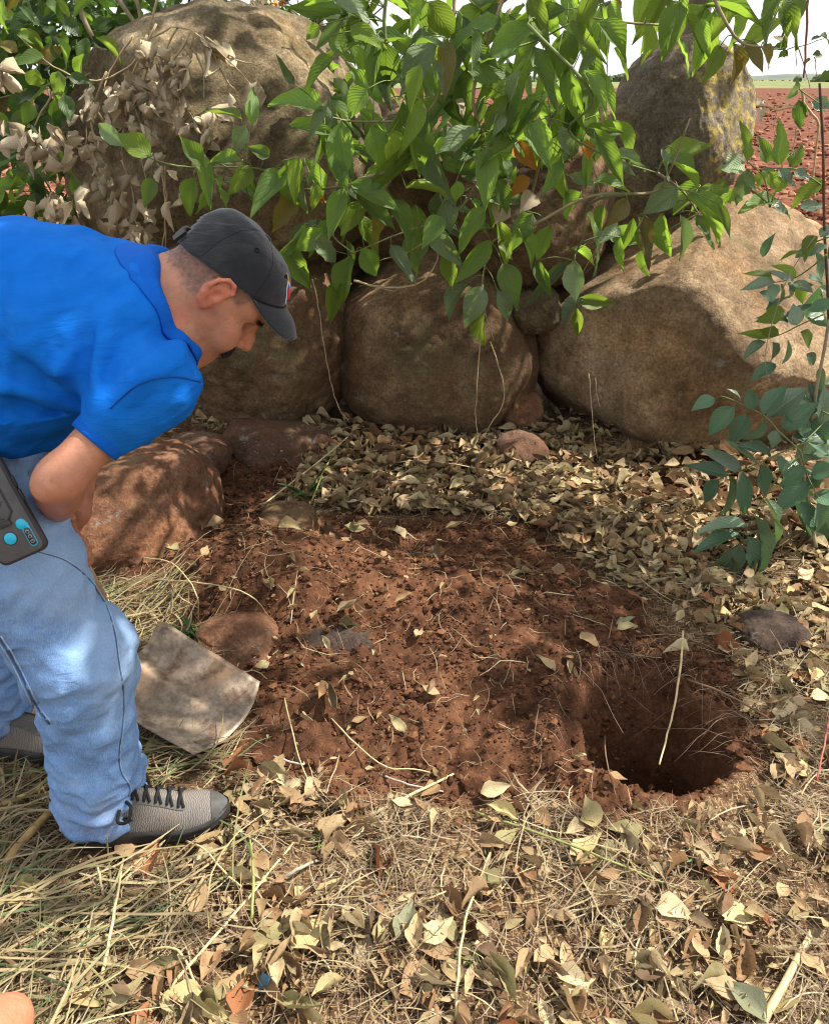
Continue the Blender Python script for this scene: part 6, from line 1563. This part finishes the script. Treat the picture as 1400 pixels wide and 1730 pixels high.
geoF = [leaf_geo(100 + k, 6, f, c, .05, s, 5, t, .12) for k, (f, c, s, t) in enumerate([(.18, .12, .75, .2), (.4, -.2, .75, -.3), (.1, .2, .8, .4), (.5, .15, .72, .1), (.25, -.22, .85, -.3)])] + [rolled_geo(150, 1.2, .2, .5, 6, 5), rolled_geo(151, 1.7, -.2, -.9, 6, 5)]
_fm = {}
def fmesh(k, c):
    if (k, c) not in _fm: V, F, U = geoF[k]; _fm[(k, c)] = mk_mesh('fallen_leaf', V, F, U, mats=[DRYM[c]])
    return _fm[(k, c)]
def lay(x, y, l, yaw, lift=0.0, tilt=0.35, asp=None):
    z = float(gzs(x, y)) + lift + 0.006; d = np.array((math.cos(yaw), math.sin(yaw), rng.normal() * tilt * .6)); n = np.array((rng.normal() * tilt, rng.normal() * tilt, 1.0))
    asp = rng.uniform(.45, .68) if asp is None else asp
    p = np.array((x, y, z)) - d / np.linalg.norm(d) * l / 2; return basis(p, d, n, l * asp, l)
def zone(x, y):
    px, py = proj(x, y, 0)
    if soil_at(np.array([x]), np.array([y]))[0] > .5: return 'on the dug red soil'
    if y > 2.35: return 'in the litter below the boulders'
    if px > 1080 and py < 1380: return 'in the litter to the right of the hole'
    if inpoly(x, y, GRASS): return 'on the cut grass near the shoe'
    return 'in the foreground litter'
def fallen(x, y, l, yaw, col, lift=0.012, tilt=.3, label=None, group=True):
    o = inst('fallen_leaf', fmesh(int(rng.integers(7)), col), None, lay(x, y, l, yaw, lift, tilt)); zn = zone(x, y)
    tag(o, label or ('dry %s fallen leaf lying %s' % (col, zn)), 'fallen leaf', None if label else '%s fallen leaves %s' % (col, zn)); return o
# leaves one can single out in the photograph
for px, py, l, ang, col, lb in [(685,1550,.085,1.2,'grey green','large grey green leaf lying flat among straw in the foreground'),(980,1655,.072,.4,'cream','round cream leaf lying flat in the foreground, below the hole'),(1256,1688,.088,2.2,'grey green','broad grey green leaf beside the thick straw stalk at lower right'),(730,1598,.085,2.8,'tan','broad tan leaf in the foreground beside the tiny green sprout'),(690,858,.045,1.4,'yellow','bright yellow leaf in the litter below the round boulder'),(728,855,.05,2.0,'green','fresh green leaf in the litter next to a yellow one'),(428,1074,.062,.7,'reddish brown','curled reddish brown leaf lying on the flat stone beyond the shovel'),(1073,1016,.072,2.6,'reddish brown','red brown oval leaf on the soil behind the hole'),(1056,1059,.060,.3,'grey green','pale green oval leaf on dark soil above the hole'),(1142,1097,.066,2.9,'cream','cream speckled leaf on the far rim of the hole'),(838,1330,.070,.2,'cream','pale cream leaf on the near edge of the dug soil'),(1150,1272,.055,1.5,'tan','tan leaf standing on end down inside the hole'),(410,1682,.075,1.4,'reddish brown','long red brown leaf at the bottom, beside a blue scrap'),(384,1705,.075,.3,'pale yellow','notched pale yellow leaf at the bottom edge, left of a red one'),(905,880,.085,2.75,'pale yellow','long pale leaf at the upper edge of the dug soil'),(766,858,.080,1.7,'tan','large folded tan leaf standing up in the litter bank'),(440,912,.060,.1,'pale yellow','yellow green rolled leaf on the soil beside the flat stone'),(400,1280,.075,1.1,'reddish brown','curled red brown leaf against the tip of the shovel blade'),(835,820,.045,.5,'green','small dark green leaf at the top edge of the dug soil'),(590,1362,.06,1.7,'tan','upright tan leaf at the near edge of the dug soil')]:
    g = gnd(px, py, .03); fallen(g[0], g[1], l, ang, col, .016, .25, lb)
NBIG = 275; cols = list(DRY)[:6]
LANDM = [(385,1400,'the toe of the shoe'),(140,1440,'the shoe heel'),(685,1550,'the big grey green leaf'),(980,1655,'the round cream leaf'),(1300,1660,'the thick split straw cane'),(800,1602,'the tiny green sprout'),(790,1540,'the curved straw stalk'),(738,1690,'the dark brown stick'),(452,1692,'the blue plastic scrap'),(1163,1715,'the spiky seed head'),(1090,1420,'the root stub below the hole'),(970,1430,'the long yellow green stalk'),(1185,1450,'the narrow green blades'),(1390,1260,'the red stalk'),(1305,1076,'the dark stone right of the hole'),(1250,1210,'the right rim of the hole'),(1073,1016,'the red brown oval leaf'),(690,858,'the bright yellow leaf'),(766,858,'the large folded tan leaf'),(880,764,'the smooth reddish stone'),(905,880,'the long pale leaf'),(488,884,'the flat brown stone'),(1235,960,'the lowest leaflets of the sapling'),(600,760,'the dark slab'),(1100,780,'the huge tan boulder'),(420,1235,'the shovel tip'),(690,1345,'the straight straw stalk'),(545,1402,'the feathery sprout'),(632,1440,'the dark green sprout'),(330,1620,'the long thin straw stalk'),(20,1690,'the thumb tip'),(563,1108,'the half buried grey stone'),(1078,888,'the pale flowered sprout'),(1400,1500,'the right edge of the photo'),(560,1725,'the middle of the bottom edge')]
P = place(NBIG, lambda x, y: litter_density(x, y) * np.clip(1.9 - 0.62 * y, .12, 1), (-1.1, 1.25, .8, 3.3))
LV = []
for x, y in P:
    l = rng.uniform(.052, .096); c = rng.choice(cols, p=[.24, .2, .2, .12, .08, .16]); px, py = proj(x, y, 0.02); q = [math.hypot(px - a, py - b) for a, b, _ in LANDM]; k = int(np.argmin(q)); dx, dy = px - LANDM[k][0], py - LANDM[k][1]
    dr = ('right of' if dx > 0 else 'left of') if abs(dx) > abs(dy) else ('below' if dy > 0 else 'above')
    LV.append((x, y, l, str(c), ('large' if l > .075 else 'small' if l < .06 else 'medium') + ' ' + str(c), dr + ' ' + LANDM[k][2], q[k]))
seen = {}
for v in sorted(LV, key=lambda v: v[6]):
    k = (v[4], v[5]); seen[k] = seen.get(k, 0) + 1; n_ = seen[k]
    lb = '%s%s fallen leaf %s' % ('' if n_ == 1 else ['', '', 'second ', 'third ', 'fourth ', 'fifth ', 'sixth '][min(n_, 6)], v[4], v[5])
    o = fallen(v[0], v[1], v[2], rng.uniform(0, 6.28), v[3], rng.uniform(.008, .024), .20, lb); o['group'] = 'fallen leaves scattered over the ground'
def litter(name, n, box, fn, lo, hi, stack):
    Q = place(n, fn, box); lm = [(int(rng.integers(7)), lay(x, y, lo + (hi - lo) * rng.uniform()**1.5, rng.uniform(0, 6.28), rng.uniform(0, stack), .34, rng.uniform(.26, .60))) for x, y in Q]
    o = join_leaves(name, geoF, lm, DRYALL); o['kind'] = 'stuff'; return o
litter('leaf_litter', 4200, (-1.25, 1.5, .72, 3.5), litter_density, .030, .078, .030)
litter('leaf_bank', 1700, (-.45, 1.5, 2.35, 3.3), lambda x, y: np.where(inpoly(x, y, LIT), 1.0, 0), .050, .095, .045)
litter('leaf_crumbs', 4200, (-1.25, 1.5, .72, 2.2), lambda x, y: litter_density(x, y) * (y < 2.1), .010, .026, .022)
litter('outer_litter', 1500, (-2.6, 2.8, .3, 4.2), lambda x, y: ((np.abs(x) > 1.2) | (y < .8)) * .6 * (y < 3.6), .04, .08, .02)

def blades(name, P, yaw, L, W, mat, lift, bend=.25, segs=4, rise=.25, round_=False):
    """flat straw / grass ribbons lying on the ground"""
    n = len(P); t = np.linspace(0, 1, segs + 1); k = rng.normal(size=n) * bend; th = yaw[:, None] + k[:, None] * (t[None] - .5) * 2
    st = L[:, None] / segs; dx = np.cumsum(np.cos(th) * st, 1); dy = np.cumsum(np.sin(th) * st, 1)
    X = P[:, :1] + dx - dx[:, segs // 2:segs // 2 + 1]; Y = P[:, 1:2] + dy - dy[:, segs // 2:segs // 2 + 1]
    r = np.abs(rng.normal(size=n)) * rise * L; sgn = rng.choice([-1, 1], n); e = (t[None] - .5) * sgn[:, None] + .5
    Z = gzs(X, Y) + lift[:, None] + r[:, None] * e**1.6 + 0.15 * r[:, None] * np.sin(e * 3.1)
    wv_ = W[:, None] * (np.sin(np.pi * (0.10 + 0.86 * t))[None])**.6
    roll = rng.normal(size=(n, 1)) * .6
    sx, sy, sz = -np.sin(th) * np.cos(roll), np.cos(th) * np.cos(roll), np.sin(roll) + 0 * th
    A = np.stack([X - sx * wv_ / 2, Y - sy * wv_ / 2, Z - sz * wv_ / 2], -1); B = np.stack([X + sx * wv_ / 2, Y + sy * wv_ / 2, Z + sz * wv_ / 2], -1)
    C = np.stack([X, Y, Z + wv_ * .22], -1)
    V = np.stack([A, C, B], 2).reshape(-1, 3); m = segs + 1
    base = (np.arange(n) * m * 3)[:, None, None]; F0 = grid_faces(m, 3)[None]; F = (F0 + base).reshape(-1, 4)
    uv = np.tile(np.stack([np.tile([0, .5, 1], m), np.repeat(t, 3)], -1), (n, 1))
    o = put(name, mk_mesh(name, V, F, uv, {'rnd': np.repeat(rng.uniform(0, 1, n), m * 3)}, mats=[mat])); o['kind'] = 'stuff'; return o
def straw_mat(name, stops, tw=.15):
    t = NT(name); r = t.attr('rnd'); c = t.n('NewGeometry').outputs['Position']
    col = t.ramp(r, [((i + .5) / len(stops), s_) for i, s_ in enumerate(stops)])
    col = t.mix(t.rng(t.noise(c, 60, 3), .45, .7, 0, .5), col, t.mix(1.0, col, (.55, .48, .4), 'MULTIPLY'))
    p = t.pbr(col, .6, None, .3); tr = t.n('BsdfTranslucent', Color=col); q = t.n('MixShader', Fac=tw); t.t.links.new(p, q.inputs[1]); t.t.links.new(tr.outputs[0], q.inputs[2])
    return t.done(q.outputs[0])
STRAW = straw_mat('straw', [(.34, .26, .145), (.20, .135, .075), (.46, .38, .23), (.25, .19, .11), (.13, .08, .045), (.38, .32, .21), (.19, .16, .08), (.28, .20, .125)])
GRASSM = straw_mat('cut_grass_blades', [(.10, .155, .06), (.38, .30, .16), (.36, .27, .15), (.26, .21, .10), (.09, .135, .055), (.46, .38, .22), (.20, .14, .08), (.30, .27, .13), (.42, .33, .19)], .25)
FIBRE = straw_mat('root_fibre', [(.15, .085, .05), (.24, .15, .095), (.36, .28, .19), (.10, .055, .035)])
def sd_fore(x, y):
    s = soil_at(x, y); d = np.where(inpoly(x, y, FORE), 1.0, 0.0); d = np.maximum(d, np.where(inpoly(x, y, GRASS), .7, 0)); d = np.maximum(d, np.where(inpoly(x, y, LIT), .10, 0)); d = np.maximum(d, .25 * (y < 3))
    foot = ((x > -.74) & (x < -.36) & (y > 1.10) & (y < 1.32)); return np.where(hole_in(x, y) | foot, 0, d * np.where(s > .5, .07, 1) * (.18 + .82 * sstep(-.25, .3, pn(x * 5, y * 5, None, 16))))
n = 9000; P = place(n, sd_fore, (-1.3, 1.5, .72, 3.2)); L = rng.uniform(.03, .15, n); blades('straw', P, rng.uniform(0, 6.28, n), L, rng.uniform(.0012, .0034, n), STRAW, rng.uniform(.002, .028, n), .5, 4, .14)
n = 7000; P = place(n, sd_fore, (-1.3, 1.5, .72, 2.6)); L = rng.uniform(.03, .10, n); blades('root_fibres', P, rng.uniform(0, 6.28, n), L, rng.uniform(.0006, .0014, n), FIBRE, rng.uniform(.003, .030, n), 1.1, 6, .22)
n = 780; P = place(n, lambda x, y: inpoly(x, y, GRASS) * 1.0 * ~((x > -.78) & (x < -.36) & (y > 1.12) & (y < 1.36)) * ~((x < -.78) & (y > 1.36)), (-1.3, .2, .72, 1.75)); L = rng.uniform(.10, .36, n); blades('cut_grass', P, rng.normal(.75, .55, n), L, rng.uniform(.0025, .0062, n), GRASSM, rng.uniform(.003, .045, n), .35, 6, .10)
n = 380; P = place(n, lambda x, y: inpoly(x, y, gpoly([(150,1000),(420,1010),(420,1300),(380,1340),(100,1340),(100,1150)])) * (soil_at(x, y) < .6) * 1.0 * ~((x > -.72) & (x < -.36) & (y > 1.45) & (y < 1.85)) * ~((x < -.35) & (y < 1.36)), (-1.2, -.2, 1.2, 2.3)); L = rng.uniform(.06, .22, n); blades('shaded_straw', P, rng.normal(.4, .7, n), L, rng.uniform(.002, .005, n), GRASSM, rng.uniform(.002, .03, n), .4, 5, .10)
n = 520; P = place(n, lambda x, y: (soil_at(x, y) > .5) * 1.0 * (1 - hole_in(x, y)), (-1.0, 1.0, 1.2, 2.8)); L = rng.uniform(.02, .09, n); blades('soil_straw', P, rng.uniform(0, 6.28, n), L, rng.uniform(.0008, .0024, n), STRAW, rng.uniform(.002, .012, n), .6, 4, .16)
# rootlets hanging round the far rim of the hole
mb = MB()
for k in range(150):
    a = rng.uniform(-.4, 2.6); rr = rng.uniform(.95, 1.25); x = HCX + math.cos(a) * .19 * rr; y = HCY + math.sin(a) * .30 * rr
    p = np.array((x, y, float(gzs(x, y)) + .004)); l = rng.uniform(.03, .10); d = np.array((HCX - x, HCY - y, 0)); d = d / (np.linalg.norm(d) + 1e-6) + rng.normal(size=3) * (.9, .9, .25)
    q = p + d * l * .5 + (0, 0, .015); e = p + d * l + (0, 0, -.02); mb.tube([p, q, e], .0009, .0004, 4, 3, a=rng.uniform(), jit=.002)
put('rim_rootlets', mb.mesh('rim_rootlets', FIBRE))['kind'] = 'stuff'

# ---- sticks and stalks one can point to
STK = {'straw': plain('straw_stalk', (.46, .36, .19), .6, .25, 40), 'brown': plain('brown_twig', (.16, .095, .055), .85, .3, 40), 'green': plain('green_stalk', (.20, .22, .07), .6, .25, 40), 'grey': plain('grey_twig', (.30, .26, .21), .85, .25, 40), 'red': plain('red_stalk', (.36, .09, .07), .6, .2, 40), 'cane': plain('dry_cane', (.42, .27, .11), .55, .35, 22)}
for name, col, r, px, lift, lb in [
 ('stalk','straw',.0035,[(445,852),(500,810),(560,762),(612,716)],.05,'long straw stalk leaning up toward the dark slab beside the litter'),
 ('stalk','straw',.0042,[(618,1382),(690,1345),(765,1308)],.03,'straight straw stalk at the near edge of the dug soil'),
 ('stalk','straw',.0032,[(238,1730),(300,1655),(400,1540),(495,1425)],.03,'long thin straw stalk running up from the bottom edge toward the shoe'),
 ('cane','cane',.0075,[(-30,1372),(40,1345),(118,1312)],.03,'thick tan cane lying behind the heel of the shoe'),
 ('cane','cane',.0105,[(-40,1525),(40,1420),(112,1345)],.03,'thickest brown cane lying under the trouser leg at left'),
 ('cane','straw',.0085,[(1270,1760),(1320,1670),(1372,1575)],.03,'thick split straw cane in the lower right corner'),
 ('stick','brown',.0075,[(738,1740),(735,1690),(728,1630)],.015,'short dark brown stick pointing up from the bottom edge'),
 ('stalk','straw',.0030,[(770,1730),(775,1630),(790,1540),(830,1435)],.04,'curved straw stalk standing among leaves in the foreground centre'),
 ('stalk','green',.0030,[(800,1372),(900,1405),(1020,1450),(1142,1502)],.04,'long yellow green stalk lying below the hole'),
 ('stick','straw',.0032,[(1154,1066),(1150,1140),(1135,1220),(1112,1292)],None,'thin pale stick leaning down into the hole'),
 ('stalk','red',.0024,[(1402,1200),(1392,1260),(1378,1325)],.06,'thin red stalk at the right edge beside the hole'),
 ('twig','brown',.0030,[(1196,1050),(1230,1090),(1290,1140),(1340,1180)],.03,'dark forked twig on the litter right of the hole'),
 ('twig','brown',.0034,[(1160,1148),(1230,1175),(1300,1215),(1340,1240)],.03,'thin brown twig crossing the right rim of the hole'),
 ('stick','brown',.0060,[(1065,1380),(1085,1415),(1095,1428)],.02,'short brown stub of root below the near rim of the hole'),
 ('twig','grey',.0028,[(640,1308),(690,1325),(748,1338)],.02,'grey brown twig on the crumbs at the near edge of the soil'),
 ('twig','grey',.0030,[(462,1278),(485,1286),(512,1292),(510,1282)],.02,'small pale forked twig on the soil near the shovel tip'),
 ('stalk','straw',.0020,[(705,1525),(740,1512),(775,1495)],.04,'grey straw stem lying over the grey green leaf'),
 ('stalk','straw',.0022,[(240,942),(290,952),(330,1000),(335,1050)],.07,'pale bent stalk in front of the dusty boulder'),
 ('stalk','straw',.0022,[(262,980),(340,985),(420,1005),(465,1055)],.05,'thin arched stalk between the dusty boulder and the soil heap'),
 ('stalk','straw',.0020,[(560,1215),(640,1290),(700,1300),(765,1312)],.02,'thin pale stem across the near slope of the soil'),
 ('stalk','straw',.0022,[(660,782),(720,778),(800,790),(850,800)],.05,'pale creeping stem lying on the leaf bank'),
 ('stalk','straw',.0025,[(150,1445),(165,1465),(172,1500),(178,1520)],.05,'bent pale straw right beside the sole of the shoe'),
 ('stalk','straw',.0032,[(170,1660),(190,1560),(210,1440)],.06,'upright grey straw in front of the shoe heel'),
 ('stalk','grey',.0022,[(385,1395),(430,1420),(470,1455)],.03,'grey stem trailing away from the toe of the shoe'),
 ('stalk','straw',.0024,[(315,1422),(345,1435),(380,1475),(410,1500)],.05,'arched pale straw in front of the shoe'),
 ('stalk','green',.0028,[(525,850),(545,800),(560,770)],.09,'green grass blade standing in the litter by the flat stone'),
 ('stalk','green',.0032,[(425,1560),(428,1480),(420,1400)],.05,'green blade lying in the straw beyond the shoe toe'),
 ('stalk','straw',.0026,[(250,1605),(300,1607),(330,1660),(350,1730)],.04,'kinked straw stem in the lower left of the litter'),
 ('stick','grey',.0042,[(470,1490),(500,1470),(535,1455)],.03,'short grey stick lying among leaves in the foreground'),
 ('stalk','straw',.0018,[(480,1180),(505,1280),(525,1330)],.03,'thin dark stem poking from the soil near the shovel'),
 ('twig','brown',.0020,[(1020,1230),(1025,1290),(1042,1350)],.02,'thin withered stem standing on the left slope of the hole')]:
    if lift is None:
        a = gnd(*px[0], .06); b = np.array((HCX - .02, HCY - .06, float(gzs(HCX - .02, HCY - .06)) + .08)); b = at(px[-1][0], px[-1][1], 1.42)
        Q = [a * (1 - t_) + b * t_ + np.array((.012 * math.sin(t_ * 3), 0, .0)) for t_ in np.linspace(0, 1, 5)]
    else:
        Q = []
        for i, (x, y) in enumerate(px):
            g = gnd(x, y, .04); g = gnd(x, y, float(gzs(g[0], g[1])) + lift * (.35 + .65 * math.sin(math.pi * i / max(1, len(px) - 1)))); Q.append(g)
    mb = MB(); mb.tube(Q, r, r * .65, 7, 5, jit=.0006)
    if r > .006:
        for f_ in (.35, .7):
            i = int(f_ * (len(Q) - 1)); q = np.array(Q[0]) * (1 - f_) + np.array(Q[-1]) * f_
    o = put(name, mb.mesh(name, STK[col]), None, Q[0]); tag(o, lb, name)

# ---- small green sprouts, grass tuft, scraps
def tuft(name, label, cat, px, py, n, l, w, mat, up=.8, leafy=False):
    g = gnd(px, py, .03); g[2] = float(gzs(g[0], g[1])); o = thing(name, label, cat, tuple(g))
    for k in range(n):
        a = rng.uniform(0, 6.28); d = np.array((math.cos(a), math.sin(a), up * rng.uniform(.5, 1.4))); ll = l * rng.uniform(.6, 1.2)
        V, F, U = leaf_geo(200 + k, 7, .3, -.35 if not leafy else -.1, .03, .55 if not leafy else .8, 3); M = np.array(basis(g + rng.normal(size=3) * (.006, .006, 0), d, np.array((-d[0] * .5, -d[1] * .5, 1)), w, ll))
        put('blade' if not leafy else 'leaf', mk_mesh('blade', V @ M[:3, :3].T + M[:3, 3], F, U, mats=[mat]), o)
    return o
SPR = plain('sprout_green', (.10, .22, .03), .5, .25, 60); TUF = plain('tuft_green', (.09, .17, .05), .5, .25, 60)
tuft('grass_tuft', 'green grass tuft beside the upper edge of the shovel blade', 'grass tuft', 322, 1072, 16, .11, .008, TUF)
tuft('grass_tuft', 'sparse grass tuft at the edge of the litter below the dark slab', 'grass tuft', 520, 838, 7, .12, .006, TUF, 1.6)
tuft('sprout', 'tiny bright green sprout beside a broad tan leaf', 'sprout', 800, 1602, 14, .026, .004, SPR, .6)
tuft('sprout', 'feathery green sprout at the near edge of the soil, by the straw stalk', 'sprout', 545, 1402, 14, .035, .005, SPR, .8)
tuft('sprout', 'small dark green sprout in straw below the soil heap', 'sprout', 632, 1440, 10, .026, .006, TUF, .5)
tuft('sprout', 'little round leaved green plant under the brown boulder', 'sprout', 405, 755, 14, .045, .026, TUF, .7, True)
tuft('sprout', 'little green plant under the brown boulder, beside pale leaves', 'sprout', 372, 770, 8, .04, .022, TUF, .6, True)
tuft('grass_tuft', 'narrow green blades standing in litter below the hole', 'grass tuft', 1185, 1450, 4, .055, .006, TUF, 1.2)
tuft('grass_tuft', 'few green blades beside the long yellow green stalk', 'grass tuft', 985, 1430, 8, .05, .006, SPR, .5)
tuft('sprout', 'small pale flowered sprout in the litter beside the sapling', 'sprout', 1078, 888, 6, .035, .006, SPR, 1.2)
def blob(name, label, cat, px, py, r, mat, sc=(1, 1, 1), sub=3, amp=.2):
    g = gnd(px, py, .02); g[2] = float(gzs(g[0], g[1])) + r * sc[2] * .7; V, F = ICO[sub]
    V = V * (1 + amp * fbm(V[:, 0] * 2, V[:, 1] * 2, V[:, 2] * 2, o=3, s=px))[:, None] * r * np.array(sc) + g
    o = put(name, mk_mesh(name, V, F, mats=[mat]), None, g); tag(o, label, cat); return o
V, F, U = leaf_geo(300, 5, .8, .5, .12, 1.0, 5)
M = np.array(lay(float(gnd(452, 1692)[0]), float(gnd(452, 1692)[1]), .035, .4, .02, .3, 1.0)); o = put('plastic_scrap', mk_mesh('plastic_scrap', V @ M[:3, :3].T + M[:3, 3], F, U, mats=[plain('blue_plastic', (.06, .16, .24), .3, .15, 30, 0)]), None, M[:3, 3]); tag(o, 'crumpled blue plastic scrap at the bottom edge beside a red brown leaf', 'plastic scrap')
hd_ = gnd(1163, 1715); hd_[2] = float(gzs(hd_[0], hd_[1])) + .018
sh_ = thing('seed_head', 'dark spiky dried seed head at the bottom edge, right of centre', 'seed head', tuple(hd_))
mb = MB(); V, F = ICO[3]; mb.add(V * (.011, .011, .009) + hd_, F); put('core', mb.mesh('core', STK['brown']), sh_)
mb = MB(); V2, _ = ICO[3]
for v in V2[::5]: mb.tube([hd_ + v * .010, hd_ + v * .0165 + (0, 0, .001)], .0009, .0003, 4, 1)
put('spikes', mb.mesh('spikes', STK['grey']), sh_)['kind'] = 'stuff'
for px, py, r, lb in ((842, 1432, .011, 'small round reddish pebble in the straw below the dug soil'), (775, 1378, .012, 'brown pebble at the near edge of the soil among pale leaves')):
    blob('pebble', lb, 'pebble', px, py, r, RK_RED, (1, 1, .8))
